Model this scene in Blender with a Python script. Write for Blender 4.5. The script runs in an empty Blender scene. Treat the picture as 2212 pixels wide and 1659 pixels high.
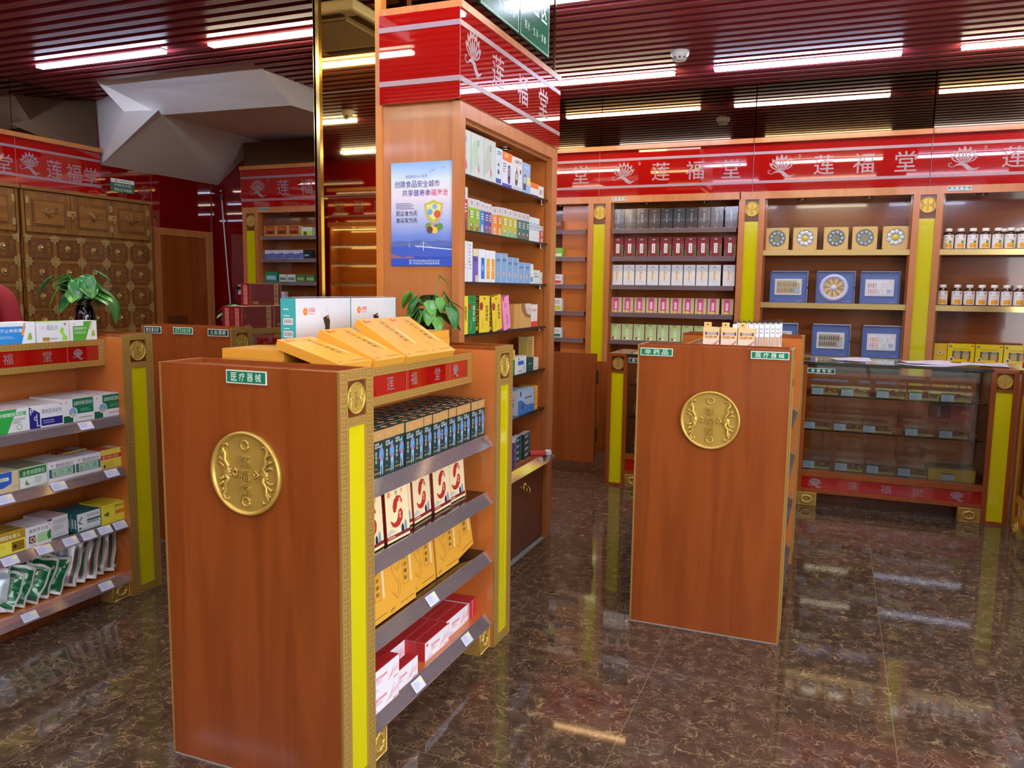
import bpy, bmesh, math, random
from mathutils import Vector, Matrix
random.seed(7)
SC = bpy.context.scene
COL = SC.collection
PI = math.pi

# ------------------------------------------------------------------ camera
cam = bpy.data.cameras.new('camera')
cam.sensor_width = 36.0
cam.lens = 36.0 * 1730.766 / 2212.0
cam.clip_start = 0.02
camera = bpy.data.objects.new('camera', cam)
COL.objects.link(camera)
yaw, pitch, roll = -0.38141951, 0.11840502, 0.01308516
cy, sy, ct, st, cr, sr = math.cos(yaw), math.sin(yaw), math.cos(pitch), math.sin(pitch), math.cos(roll), math.sin(roll)
Bm = Matrix(((1, 0, 0), (0, 0, -1), (0, 1, 0)))
Ry = Matrix(((cy, -sy, 0), (sy, cy, 0), (0, 0, 1)))
Rx = Matrix(((1, 0, 0), (0, ct, -st), (0, st, ct)))
Rz = Matrix(((cr, -sr, 0), (sr, cr, 0), (0, 0, 1)))
RM = Rz @ Rx @ Bm @ Ry
rot = Matrix((RM[0], -RM[1], -RM[2])).transposed().to_4x4()
camera.matrix_world = Matrix.Translation((0, 0, 1.6)) @ rot
SC.camera = camera

# ------------------------------------------------------------------ light
SC.view_settings.view_transform = 'Standard'
SC.view_settings.look = 'None'
SC.view_settings.gamma = 1.0
SC.view_settings.use_curve_mapping = False
SC.view_settings.exposure = 0.3
SC.cycles.use_denoising = True
SC.cycles.max_bounces = 10
SC.cycles.diffuse_bounces = 6
SC.cycles.glossy_bounces = 5
SC.cycles.transparent_max_bounces = 24
SC.cycles.sample_clamp_indirect = 6.0
SC.cycles.caustics_reflective = False
SC.cycles.caustics_refractive = False
world = bpy.data.worlds.new('daylight')
SC.world = world
world.use_nodes = True
WN = world.node_tree
WN.nodes['Background'].inputs['Color'].default_value = (0.83, 0.9, 1.0, 1)
WN.nodes['Background'].inputs['Strength'].default_value = 2.6
LAMP_W = 46.0          # emission of the ceiling strip lamps

def area(name, loc, rot_, sx, sy_, power, color):
    l = bpy.data.lights.new(name, 'AREA'); l.shape = 'RECTANGLE'; l.size = sx; l.size_y = sy_
    l.energy = power; l.color = color
    o = bpy.data.objects.new(name, l); COL.objects.link(o); o.location = loc; o.rotation_euler = rot_
    return o
# daylight falling in through the glazed side front to the right of the camera
area('daylight_side', (3.05, 0.3, 1.75), (PI/2, 0, PI/2), 5.2, 2.3, 185, (0.95, 0.97, 1.0))

sun = bpy.data.lights.new('sun', 'SUN'); sun.energy = 3.2; sun.angle = 0.01; sun.color = (1.0, 0.95, 0.86)
so = bpy.data.objects.new('sun', sun); COL.objects.link(so)
so.rotation_euler = Vector((0.15, 0.75, 0.65)).to_track_quat('Z', 'Y').to_euler()   # high over the shop, lighting the street front opposite

# ------------------------------------------------------------------ materials
MATS = {}
def lin(c):
    c = c / 255.0
    return c / 12.92 if c <= 0.04045 else ((c + 0.055) / 1.055) ** 2.4
def principled(name, rgb=None, rough=0.5, metal=0.0, coat=0.0, coat_rough=0.03, spec=0.5, emit=0.0):
    m = bpy.data.materials.new(name); m.use_nodes = True
    b = m.node_tree.nodes['Principled BSDF']
    if rgb is not None:
        c = (lin(rgb[0]), lin(rgb[1]), lin(rgb[2]), 1)
        b.inputs['Base Color'].default_value = c
        if emit:
            b.inputs['Emission Color'].default_value = c; b.inputs['Emission Strength'].default_value = emit
    b.inputs['Roughness'].default_value = rough; b.inputs['Metallic'].default_value = metal
    b.inputs['Coat Weight'].default_value = coat; b.inputs['Coat Roughness'].default_value = coat_rough
    b.inputs['Specular IOR Level'].default_value = spec
    return m
def P(rgb, rough=0.42, coat=0.0, metal=0.0):
    """printed card / paint of one colour"""
    k = (tuple(rgb), rough, coat, metal)
    if k not in MATS:
        MATS[k] = principled('paint_%d_%d_%d' % tuple(rgb), rgb, rough, metal, coat)
    return MATS[k]
def node(m, t, **kw):
    n = m.node_tree.nodes.new(t)
    for k, v in kw.items(): setattr(n, k, v)
    return n
def ramp(m, stops):
    r = node(m, 'ShaderNodeValToRGB')
    e = r.color_ramp.elements
    while len(e) < len(stops): e.new(0.5)
    for i, (p, c) in enumerate(stops):
        e[i].position = p
        e[i].color = (lin(c[0]), lin(c[1]), lin(c[2]), 1) if len(c) == 3 else c
    return r
def wood(name, c0, c1, scale=(9, 9, 0.9), rough=0.3, coat=0.25, contrast=1.0):
    m = principled(name, c0, rough, 0, coat, 0.08)
    L = m.node_tree.links.new; b = m.node_tree.nodes['Principled BSDF']
    tc = node(m, 'ShaderNodeTexCoord'); mp = node(m, 'ShaderNodeMapping'); mp.inputs['Scale'].default_value = scale
    n1 = node(m, 'ShaderNodeTexNoise'); n1.inputs['Scale'].default_value = 1.6; n1.inputs['Detail'].default_value = 5; n1.inputs['Distortion'].default_value = 0.9
    mp2 = node(m, 'ShaderNodeMapping'); mp2.inputs['Scale'].default_value = tuple(s * 7 for s in scale)
    n2 = node(m, 'ShaderNodeTexNoise'); n2.inputs['Scale'].default_value = 3.0; n2.inputs['Detail'].default_value = 3
    wv = node(m, 'ShaderNodeMath', operation='MULTIPLY'); wv.inputs[1].default_value = 2.6
    fr = node(m, 'ShaderNodeMath', operation='PINGPONG'); fr.inputs[1].default_value = 0.5
    mx = node(m, 'ShaderNodeMath', operation='MULTIPLY_ADD'); mx.inputs[1].default_value = 0.45
    L(tc.outputs['Object'], mp.inputs['Vector']); L(tc.outputs['Object'], mp2.inputs['Vector'])
    L(mp.outputs[0], n1.inputs['Vector']); L(mp2.outputs[0], n2.inputs['Vector'])
    L(n1.outputs[0], wv.inputs[0]); L(wv.outputs[0], fr.inputs[0])
    L(n2.outputs[0], mx.inputs[0]); L(fr.outputs[0], mx.inputs[2])
    r = ramp(m, [(0.1, c0), (0.9, c1)])
    L(mx.outputs[0], r.inputs[0]); L(r.outputs[0], b.inputs['Base Color'])
    return m
WOOD = wood('cherry_wood', (128, 60, 18), (154, 78, 30), (6, 6, 0.45))
WOODL = wood('light_cherry_wood', (176, 106, 54), (198, 124, 68), (6, 6, 0.45))
WOODD = wood('dark_red_wood', (92, 44, 20), (118, 58, 28))
WOODG = wood('golden_oak', (104, 66, 24), (146, 98, 40), (7, 7, 1.2), 0.35, 0.2)
WOODP = wood('drawer_wood', (84, 48, 18), (124, 76, 32), (7, 7, 1.4), 0.35, 0.2)
WOODGH = wood('golden_oak_rail', (104, 66, 24), (146, 98, 40), (1.2, 1.2, 9), 0.35, 0.2)
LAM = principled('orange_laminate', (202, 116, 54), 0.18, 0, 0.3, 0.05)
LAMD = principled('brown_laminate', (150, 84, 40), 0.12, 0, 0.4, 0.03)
YEL = principled('yellow_panel', (206, 198, 6), 0.12, 0, 0.6, 0.02)
GOLD = principled('gold_relief', (196, 158, 84), 0.34, 0.35)
GOLDD = principled('gold_relief_ground', (168, 132, 66), 0.42, 0.3)
COIN = principled('gold_medallion', (204, 170, 82), 0.36, 0.45)
BRASS = principled('brass', (196, 164, 92), 0.22, 0.9)
BRASSP = principled('pale_brass_plate', (176, 152, 96), 0.35, 0.6)
CHROME = principled('chrome', (200, 200, 205), 0.12, 1.0)
REDG = principled('red_glass', (160, 16, 12), 0.02, 0, 1.0, 0.01, 0.6)
REDW = principled('red_wall_glass', (120, 10, 12), 0.02, 0, 1.0, 0.01, 0.6)
SILV = principled('silver_film', (156, 130, 138), 0.35, 0.2)
MIRR = principled('bronze_mirror', (128, 106, 84), 0.015, 1.0)
GMIR = principled('gold_mirror', (205, 172, 104), 0.02, 1.0)
GTRIM = principled('gold_trim', (220, 190, 120), 0.12, 1.0)
SLAT = principled('red_slat', (138, 48, 58), 0.34, 0, 0.12, 0.15)
SLATB = principled('dark_void', (40, 8, 14), 0.7)
WHITE = principled('white_plaster', (232, 230, 230), 0.8)
WPLA = principled('white_plastic', (226, 228, 230), 0.35)
BLACK = principled('black_plastic', (18, 18, 20), 0.35)
GREENS = principled('green_sign', (22, 108, 78), 0.25, 0, 0.4)
SIGNW = principled('sign_white', (228, 240, 236), 0.4)
def mixed(name, transp, parts):
    """transparent base plus weighted layers"""
    m = bpy.data.materials.new(name); m.use_nodes = True
    nt = m.node_tree; nt.nodes.clear(); L = nt.links.new
    out = node(m, 'ShaderNodeOutputMaterial'); t = node(m, 'ShaderNodeBsdfTransparent'); t.inputs[0].default_value = (*transp, 1)
    cur = t.outputs[0]
    for kind, col, rough, w in parts:
        if kind == 'G':
            s = node(m, 'ShaderNodeBsdfGlossy'); s.inputs['Roughness'].default_value = rough
        else:
            s = node(m, 'ShaderNodeBsdfDiffuse')
        s.inputs['Color'].default_value = (*col, 1)
        mx = node(m, 'ShaderNodeMixShader')
        if w == 'fresnel':
            f = node(m, 'ShaderNodeFresnel'); f.inputs[0].default_value = 1.5
            L(f.outputs[0], mx.inputs[0])
        else:
            mx.inputs[0].default_value = w
        L(cur, mx.inputs[1]); L(s.outputs[0], mx.inputs[2]); cur = mx.outputs[0]
    L(cur, out.inputs[0])
    return m
GLASS = mixed('clear_glass', (0.93, 0.96, 0.95), [('G', (1, 1, 1), 0.0, 'fresnel')])
ACRY = mixed('clear_acrylic', (0.95, 0.9, 0.93), [('D', (0.86, 0.7, 0.78), 0, 0.13), ('G', (1, 1, 1), 0.08, 'fresnel')])
SHELFG = mixed('smoked_glass_shelf', (0.5, 0.44, 0.42), [('D', (0.10, 0.07, 0.06), 0, 0.2), ('G', (1, 1, 1), 0.02, 'fresnel')])
VASEG = mixed('dark_vase_glass', (0.28, 0.33, 0.31), [('G', (1, 1, 1), 0.02, 'fresnel')])
CLEARP = mixed('clear_box_plastic', (0.95, 0.96, 0.95), [('G', (1, 1, 1), 0.05, 'fresnel')])
WRAP = mixed('cellophane', (1, 1, 1), [('G', (1, 1, 1), 0.12, 0.12)])
LAMPM = {}
def lamp_mat(rgb, s):
    k = (rgb, s)
    if k not in LAMPM:
        m = bpy.data.materials.new('lamp_glow'); m.use_nodes = True; nt = m.node_tree; nt.nodes.clear()
        e = node(m, 'ShaderNodeEmission'); e.inputs[0].default_value = (lin(rgb[0]), lin(rgb[1]), lin(rgb[2]), 1); e.inputs[1].default_value = s
        nt.links.new(e.outputs[0], node(m, 'ShaderNodeOutputMaterial').inputs[0]); LAMPM[k] = m
    return LAMPM[k]
def marble():
    m = principled('brown_marble_tiles', (70, 56, 46), 0.045, 0, 0.0, 0.02, 0.55)
    L = m.node_tree.links.new; b = m.node_tree.nodes['Principled BSDF']
    tc = node(m, 'ShaderNodeTexCoord')
    nz = node(m, 'ShaderNodeTexNoise'); nz.inputs['Scale'].default_value = 10; nz.inputs['Detail'].default_value = 4
    ad = node(m, 'ShaderNodeVectorMath', operation='MULTIPLY_ADD'); ad.inputs[1].default_value = (0.16, 0.16, 0)
    L(tc.outputs['Object'], nz.inputs['Vector']); L(nz.outputs['Color'], ad.inputs[0]); L(tc.outputs['Object'], ad.inputs[2])
    base = node(m, 'ShaderNodeTexNoise'); base.inputs['Scale'].default_value = 16; base.inputs['Detail'].default_value = 6
    L(ad.outputs[0], base.inputs['Vector'])
    rb = ramp(m, [(0.3, (62, 48, 39)), (0.55, (78, 62, 50)), (0.75, (98, 80, 66))]); L(base.outputs[0], rb.inputs[0])
    cur = rb.outputs[0]
    for sc, wd, col, th in ((24, 0.05, (150, 126, 98), 0.5), (40, 0.06, (128, 106, 84), 0.52)):
        vo = node(m, 'ShaderNodeTexVoronoi', feature='DISTANCE_TO_EDGE'); vo.inputs['Scale'].default_value = sc
        L(ad.outputs[0], vo.inputs['Vector'])
        r = ramp(m, [(0.0, (1, 1, 1, 1)), (wd, (0, 0, 0, 1))]); L(vo.outputs[0], r.inputs[0])
        ms = node(m, 'ShaderNodeTexNoise'); ms.inputs['Scale'].default_value = 11 + sc * .2; ms.inputs['Detail'].default_value = 3
        L(tc.outputs['Object'], ms.inputs['Vector'])
        r2 = ramp(m, [(th - 0.03, (0, 0, 0, 1)), (th + 0.06, (1, 1, 1, 1))]); L(ms.outputs[0], r2.inputs[0])
        mu = node(m, 'ShaderNodeMath', operation='MULTIPLY'); L(r.outputs[0], mu.inputs[0]); L(r2.outputs[0], mu.inputs[1])
        mx = node(m, 'ShaderNodeMix', data_type='RGBA'); L(mu.outputs[0], mx.inputs['Factor'])
        L(cur, mx.inputs['A']); mx.inputs['B'].default_value = (lin(col[0]), lin(col[1]), lin(col[2]), 1); cur = mx.outputs['Result']
    sp = node(m, 'ShaderNodeSeparateXYZ'); L(tc.outputs['Object'], sp.inputs[0])
    mask = None
    for ax, off in (('X', 0.64), ('Y', -3.235 + 0.925 * 8)):
        a = node(m, 'ShaderNodeMath', operation='ADD'); a.inputs[1].default_value = off + 0.925 * 12; L(sp.outputs[ax], a.inputs[0])
        q = node(m, 'ShaderNodeMath', operation='PINGPONG'); q.inputs[1].default_value = 0.4625; L(a.outputs[0], q.inputs[0])
        l = node(m, 'ShaderNodeMath', operation='LESS_THAN'); l.inputs[1].default_value = 0.0018; L(q.outputs[0], l.inputs[0])
        if mask is None: mask = l
        else:
            k = node(m, 'ShaderNodeMath', operation='MAXIMUM'); L(mask.outputs[0], k.inputs[0]); L(l.outputs[0], k.inputs[1]); mask = k
    mx = node(m, 'ShaderNodeMix', data_type='RGBA'); L(mask.outputs[0], mx.inputs['Factor']); L(cur, mx.inputs['A'])
    mx.inputs['B'].default_value = (lin(120), lin(104), lin(84), 1)
    L(mx.outputs['Result'], b.inputs['Base Color'])
    return m
FLOORM = marble()

# ------------------------------------------------------------------ mesh builder
GLYPH = {}
def glyphs(s, bold=0.0):
    """flat triangles of a string, scaled into the unit square"""
    bold = min(bold, 0.005); k = (s, bold)
    if k in GLYPH: return GLYPH[k]
    cu = bpy.data.curves.new('writing', 'FONT'); cu.body = s; cu.resolution_u = 2; cu.offset = bold; cu.space_line = 0.95
    ob = bpy.data.objects.new('writing', cu); COL.objects.link(ob)
    bpy.context.view_layer.update()
    me = bpy.data.meshes.new_from_object(ob.evaluated_get(bpy.context.evaluated_depsgraph_get()))
    vs = [(v.co.x, v.co.y) for v in me.vertices]; fs = [tuple(p.vertices) for p in me.polygons]
    bpy.data.objects.remove(ob); bpy.data.curves.remove(cu); bpy.data.meshes.remove(me)
    if vs:
        x0 = min(v[0] for v in vs); x1 = max(v[0] for v in vs); y0 = min(v[1] for v in vs); y1 = max(v[1] for v in vs)
        vs = [((x - x0) / max(x1 - x0, 1e-6), (y - y0) / max(y1 - y0, 1e-6)) for x, y in vs]
        fx = []
        for f in fs:   # make every triangle face +
            a, b, c = (Vector((*vs[i], 0)) for i in f[:3])
            fx.append(f if (b - a).cross(c - a).z > 0 else f[::-1])
        fs = fx
    GLYPH[k] = (vs, fs)
    return GLYPH[k]

class Fr:
    """a rectangle in space: origin, unit directions u v, size w h, normal n"""
    def __init__(s, o, u, v, w, h):
        s.o = Vector(o); s.u = Vector(u).normalized(); s.v = Vector(v).normalized(); s.w = w; s.h = h; s.n = s.u.cross(s.v)
    def at(s, a, b, l=0.0): return s.o + s.u * (a * s.w) + s.v * (b * s.h) + s.n * l

class MB:
    def __init__(s): s.v = []; s.f = []; s.m = []; s.sm = []; s.mats = []; s.lift = 0.0004
    def mi(s, mat):
        if mat not in s.mats: s.mats.append(mat)
        return s.mats.index(mat)
    def add(s, vs, fs, mat, smooth=False):
        o = len(s.v); i = s.mi(mat)
        s.v += [tuple(v) for v in vs]
        for f in fs: s.f.append(tuple(o + k for k in f)); s.m.append(i); s.sm.append(smooth)
    def box(s, x0, x1, y0, y1, z0, z1, mat, mats=None):
        vs = [(x, y, z) for z in (z0, z1) for y in (y0, y1) for x in (x0, x1)]
        F = dict(bot=(0, 2, 3, 1), top=(4, 5, 7, 6), front=(0, 1, 5, 4), back=(2, 6, 7, 3), left=(0, 4, 6, 2), right=(1, 3, 7, 5))
        if not mats: s.add(vs, list(F.values()), mat); return
        o = len(s.v); s.v += vs
        for k, f in F.items(): s.f.append(tuple(o + q for q in f)); s.m.append(s.mi(mats.get(k, mat))); s.sm.append(False)
    def cyl(s, p0, p1, r, mat, n=16, r1=None, caps=True, smooth=True):
        p0 = Vector(p0); p1 = Vector(p1); d = (p1 - p0).normalized(); r1 = r if r1 is None else r1
        a = d.orthogonal().normalized(); b = d.cross(a)
        vs = [p + (a * math.cos(2 * PI * i / n) + b * math.sin(2 * PI * i / n)) * q for p, q in ((p0, r), (p1, r1)) for i in range(n)]
        s.add(vs, [(i, (i + 1) % n, n + (i + 1) % n, n + i) for i in range(n)], mat, smooth)
        if caps: s.add(vs, [tuple(range(n))[::-1], tuple(range(n, 2 * n))], mat)
    def lathe(s, prof, mat, n=24, c=(0, 0, 0), ax=(0, 0, 1), smooth=True):
        ax = Vector(ax).normalized(); a = ax.orthogonal().normalized(); b = ax.cross(a); c = Vector(c); k = len(prof)
        vs = [c + ax * z + (a * math.cos(2 * PI * i / n) + b * math.sin(2 * PI * i / n)) * r for i in range(n) for r, z in prof]
        fs = [(i * k + j, ((i + 1) % n) * k + j, ((i + 1) % n) * k + j + 1, i * k + j + 1) for i in range(n) for j in range(k - 1)]
        s.add(vs, fs, mat, smooth)
    def tube(s, pts, r, mat, n=6, taper=None):
        pts = [Vector(p) for p in pts]; vs = []; fs = []; up = None
        for i, p in enumerate(pts):
            d = (pts[min(i + 1, len(pts) - 1)] - pts[max(i - 1, 0)]).normalized()
            if up is None: up = d.orthogonal().normalized()
            up = (up - d * up.dot(d)).normalized(); w = d.cross(up); q = r * (taper[i] if taper else 1)
            vs += [p + (up * math.cos(2 * PI * j / n) + w * math.sin(2 * PI * j / n)) * q for j in range(n)]
        for i in range(len(pts) - 1):
            fs += [(i * n + j, i * n + (j + 1) % n, (i + 1) * n + (j + 1) % n, (i + 1) * n + j) for j in range(n)]
        fs += [tuple(range(n))[::-1], tuple(range((len(pts) - 1) * n, len(pts) * n))]
        s.add(vs, fs, mat, True)
    def ell(s, c, r, mat, n=10, ax=None):
        vs = []; fs = []; k = n // 2 + 1
        for i in range(n):
            for j in range(k):
                t = PI * j / (k - 1); a = 2 * PI * i / n
                vs.append(Vector((r[0] * math.sin(t) * math.cos(a), r[1] * math.sin(t) * math.sin(a), r[2] * math.cos(t))))
        if ax: vs = [ax @ v for v in vs]
        vs = [v + Vector(c) for v in vs]
        for i in range(n):
            for j in range(k - 1): fs.append((i * k + j, i * k + j + 1, ((i + 1) % n) * k + j + 1, ((i + 1) % n) * k + j))
        s.add(vs, fs, mat, True)
    # ---- flat print on a frame
    def bump(s): s.lift += 0.00003; return s.lift
    def rect(s, fr, a0, b0, a1, b1, mat):
        l = s.bump(); s.add([fr.at(a0, b0, l), fr.at(a1, b0, l), fr.at(a1, b1, l), fr.at(a0, b1, l)], [(0, 1, 2, 3)], mat)
    def poly(s, fr, pts, mat):
        l = s.bump(); ar = sum(pts[i][0] * pts[(i + 1) % len(pts)][1] - pts[(i + 1) % len(pts)][0] * pts[i][1] for i in range(len(pts)))
        if ar < 0: pts = pts[::-1]
        s.add([fr.at(a, b, l) for a, b in pts], [tuple(range(len(pts)))], mat)
    def disc(s, fr, a, b, r, mat, n=16, rb=None):
        """radius r in widths"""
        rb = r * fr.w / fr.h if rb is None else rb
        s.poly(fr, [(a + r * math.cos(2 * PI * i / n), b + rb * math.sin(2 * PI * i / n)) for i in range(n)], mat)
    def ring(s, fr, a, b, r, r2, mat, n=24):
        l = s.bump(); k = fr.w / fr.h; vs = []
        for i in range(n):
            t = 2 * PI * i / n
            vs += [fr.at(a + q * math.cos(t), b + q * k * math.sin(t), l) for q in (r, r2)]
        s.add(vs, [(2 * i, 2 * ((i + 1) % n), 2 * ((i + 1) % n) + 1, 2 * i + 1) for i in range(n)], mat)
    def stroke(s, fr, pts, wd, mat):
        """ribbon along a path; pts in fractions, wd in metres (a number or one per point)"""
        l = s.bump(); P2 = [Vector((a * fr.w, b * fr.h)) for a, b in pts]; vs = []
        for i, p in enumerate(P2):
            d = P2[min(i + 1, len(P2) - 1)] - P2[max(i - 1, 0)]
            d = d.normalized() if d.length > 1e-9 else Vector((1, 0)); nn = Vector((-d.y, d.x)) * (wd[i] if isinstance(wd, (list, tuple)) else wd) / 2
            for q in (p + nn, p - nn): vs.append(fr.o + fr.u * q.x + fr.v * q.y + fr.n * l)
        s.add(vs, [(2 * i + 1, 2 * i + 3, 2 * i + 2, 2 * i) for i in range(len(P2) - 1)], mat)
    def text(s, fr, a0, b0, a1, b1, t, mat, bold=0.0, depth=0.0):
        vs, fs = glyphs(t, bold); l = s.bump() + depth
        s.add([fr.at(a0 + (a1 - a0) * x, b0 + (b1 - b0) * y, l) for x, y in vs], fs, mat)
        if depth:   # sides of raised letters
            ed = {}
            for f in fs:
                for i in range(len(f)):
                    e = (f[i], f[(i + 1) % len(f)]); ed[e] = 1
            vv = []; ff = []
            for (i, j) in ed:
                if (j, i) in ed: continue
                k = len(vv)
                for q, dl in ((i, 0), (j, 0), (j, -depth), (i, -depth)): vv.append(fr.at(a0 + (a1 - a0) * vs[q][0], b0 + (b1 - b0) * vs[q][1], l + dl))
                ff.append((k + 3, k + 2, k + 1, k))
            s.add(vv, ff, mat)
    def vtext(s, fr, a0, b0, a1, b1, t, mat, bold=0.0, depth=0.0, gap=0.12):
        n = len(t); hh = (b1 - b0) / n
        for i, ch in enumerate(t): s.text(fr, a0, b1 - hh * (i + 1) + hh * gap, a1, b1 - hh * i, ch, mat, bold, depth)
    def htext(s, fr, a0, b0, a1, b1, t, mat, bold=0.0, depth=0.0, gap=0.12):
        n = len(t); hh = (a1 - a0) / n
        for i, ch in enumerate(t):
            if ch == '·': s.disc(fr, a0 + hh * (i + 0.5), (b0 + b1) / 2, hh * 0.09, mat, 8); continue
            s.text(fr, a0 + hh * (i + gap / 2), b0, a0 + hh * (i + 1 - gap / 2), b1, ch, mat, bold, depth)
    def lines(s, fr, a0, b0, a1, b1, n, mat, seed=1):
        """rows of print too small to read"""
        rn = random.Random(seed); hh = (b1 - b0) / n
        for i in range(n):
            y0 = b1 - hh * (i + 0.75); y1 = b1 - hh * (i + 0.3); x = a0
            s.rect(fr, a0, y0, a0 + (a1 - a0) * rn.uniform(0.6, 1.0), y1, mat)
    def mesh(s, name):
        me = bpy.data.meshes.new(name); me.from_pydata(s.v, [], s.f)
        for m in s.mats: me.materials.append(m)
        me.polygons.foreach_set('material_index', s.m); me.polygons.foreach_set('use_smooth', s.sm)
        me.update()
        return me
    def obj(s, name, parent=None, bevel=0.0):
        o = bpy.data.objects.new(name, s.mesh(name)); COL.objects.link(o)
        if parent: o.parent = parent
        if bevel:
            b = o.modifiers.new('edge', 'BEVEL'); b.width = bevel; b.segments = 2; b.limit_method = 'ANGLE'
        return o

def tag(o, label, cat, group=None):
    o['label'] = label; o['category'] = cat
    if group: o['group'] = group
    return o
def thing(name, label, cat, loc=(0, 0, 0), rz=0.0, group=None):
    o = bpy.data.objects.new(name, None); COL.objects.link(o); o.empty_display_size = 0.05
    o.location = loc; o.rotation_euler = (0, 0, rz)
    return tag(o, label, cat, group)
def structure(name, mb):
    o = mb.obj(name); o['kind'] = 'structure'; return o
def onebox(name, parent, x0, x1, y0, y1, z0, z1, mat, mats=None, bevel=0.0):
    b = MB(); b.box(x0, x1, y0, y1, z0, z1, mat, mats); return b.obj(name, parent, bevel)
def copy_tree(o, parent=None):
    c = o.copy(); COL.objects.link(c)
    if parent: c.parent = parent
    for ch in list(o.children): copy_tree(ch, c)
    return c
ORD = ['first', 'second', 'third', 'fourth', 'fifth', 'sixth', 'seventh', 'eighth', 'ninth', 'tenth', 'eleventh', 'twelfth', 'thirteenth', 'fourteenth', 'fifteenth', 'sixteenth']

class Proto:
    """a kind of thing: its first instance is built, later ones are copied from it"""
    def __init__(s, name, cat, parts): s.name = name; s.cat = cat; s.parts = parts; s.first = None
    def put(s, loc, rz, label, group=None, rot=None):
        if s.first is None:
            root = None
            for nm, mb in s.parts:
                o = mb.obj(nm if root else s.name, root); root = root or o
            s.first = root; o = root
        else:
            o = copy_tree(s.first)
        o.location = loc; o.rotation_euler = rot if rot else (0, 0, rz)
        if 'group' in o: del o['group']
        return tag(o, label, s.cat, group)

def faces(w, d, h):
    return dict(f=Fr((-w / 2, 0, 0), (1, 0, 0), (0, 0, 1), w, h), b=Fr((w / 2, d, 0), (-1, 0, 0), (0, 0, 1), w, h),
                r=Fr((w / 2, 0, 0), (0, 1, 0), (0, 0, 1), d, h), l=Fr((-w / 2, d, 0), (0, -1, 0), (0, 0, 1), d, h),
                t=Fr((-w / 2, 0, h), (1, 0, 0), (0, 1, 0), w, d))
def carton(name, w, d, h, base, deco, cols=None, wrap=False, cat='box', parts=None):
    """cardboard box standing on its base, printed front towards -y; deco(mb, faces) paints it"""
    b = MB(); b.box(-w / 2, w / 2, 0, d, 0, h, base, cols)
    p = MB(); F = faces(w, d, h)
    if deco: deco(p, F)
    ps = [(name, b)]
    if p.f: ps.append(('printed_label', p))
    if wrap:
        q = MB(); e = 0.0025; q.box(-w / 2 - e, w / 2 + e, -e, d + e, 0.0005, h + e, WRAP); ps.append(('cellophane_wrap', q))
    if parts: ps += parts
    return Proto(name, cat, ps)
# ================================================================== setting
b = MB(); b.box(-7.25, 3.25, -3.3, 8.1, -0.08, 0.0, FLOORM); structure('floor', b)
b = MB(); b.box(-12, 12, -16, -3.3, -0.14, -0.06, P((150, 148, 142), 0.8)); b.box(3.25, 14, -3.3, 9, -0.14, -0.06, P((150, 148, 142), 0.8)); structure('pavement', b)
b = MB()
y = -3.0; k = 0
while y < 7.58:
    if y + 0.072 > 5.7:
        if y < 6.16: b.box(-7.1, -6.49, y, y + 0.072, 3.43, 3.49, SLAT)
        b.box(-4.64, 3.1, y, y + 0.072, 3.43, 3.49, SLAT)
    else:
        b.box(-7.1, 3.1, y, y + 0.072, 3.43, 3.49, SLAT)
    y += 0.1355
b.box(-7.1, 3.1, -3.1, 5.7, 3.56, 3.6, SLATB); b.box(-4.64, 3.1, 5.7, 8.0, 3.56, 3.6, SLATB); b.box(-7.1, -6.49, 5.7, 6.2, 3.56, 3.6, SLATB)
structure('ceiling', b)
b = MB(); b.box(-7.3, 3.3, -3.3, 8.15, 3.62, 3.75, P((120, 118, 116), 0.8)); structure('sun_stop_slab', b)  # unseen slab added over the ceiling to keep the sun from leaking in
# walls
b = MB(); b.box(-7.2, -7.1, -3.1, 8.05, 0, 3.6, REDW)
structure('wall_left', b)
b = MB(); b.box(-7.2, 3.2, 7.95, 8.05, 0, 3.6, REDW); structure('wall_back', b)
b = MB()
b.box(-7.2, -1.3, -3.2, -3.1, 0, 3.6, REDW); b.box(-1.3, 3.2, -3.2, -3.1, 2.95, 3.6, REDW); b.box(2.55, 3.2, -3.2, -3.1, 0, 2.95, REDW)
structure('wall_front', b)
b = MB()
b.box(3.1, 3.2, -3.1, -2.35, 0, 3.6, REDW); b.box(3.1, 3.2, -2.35, 2.95, 2.95, 3.6, REDW); b.box(3.1, 3.2, 2.95, 8.0, 0, 3.6, REDW)
structure('wall_right', b)
def window(n, x0, x1, axis, pos):
    b = MB(); g = MB(); m = P((120, 118, 116), 0.35); q = 4
    def bx(B, a0, a1, z0, z1, t, mat):
        if axis == 'x': B.box(a0, a1, pos - t, pos + t, z0, z1, mat)
        else: B.box(pos - t, pos + t, a0, a1, z0, z1, mat)
    bx(b, x0, x1, 2.87, 2.95, 0.04, m); bx(b, x0, x1, 0.0, 0.08, 0.04, m)
    for i in range(q + 1):
        a = x0 + (x1 - x0 - 0.06) * i / q; bx(b, a, a + 0.06, 0.08, 2.87, 0.04, m)
    bx(g, x0 + 0.02, x1 - 0.02, 0.06, 2.9, 0.004, GLASS)
    o = structure('window_%d' % n, b); p = g.obj('pane', o)
window(1, -1.3, 2.55, 'x', -3.15)
window(2, -2.35, 2.95, 'y', 3.15)
# the building across the street
b = MB(); b.box(-9, 9, -14.5, -14, -0.06, 7, P((150, 138, 120), 0.8))
for i in range(9):
    for z in (0.2, 3.2): b.box(-8.6 + 1.95 * i, -7.4 + 1.95 * i, -14.02, -13.9, z, z + 2.2, P((64, 62, 60), 0.3))
b.box(-9, 9, -14.0, -12.6, 2.75, 2.95, P((120, 100, 80), 0.8)); structure('exterior_building', b)
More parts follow.
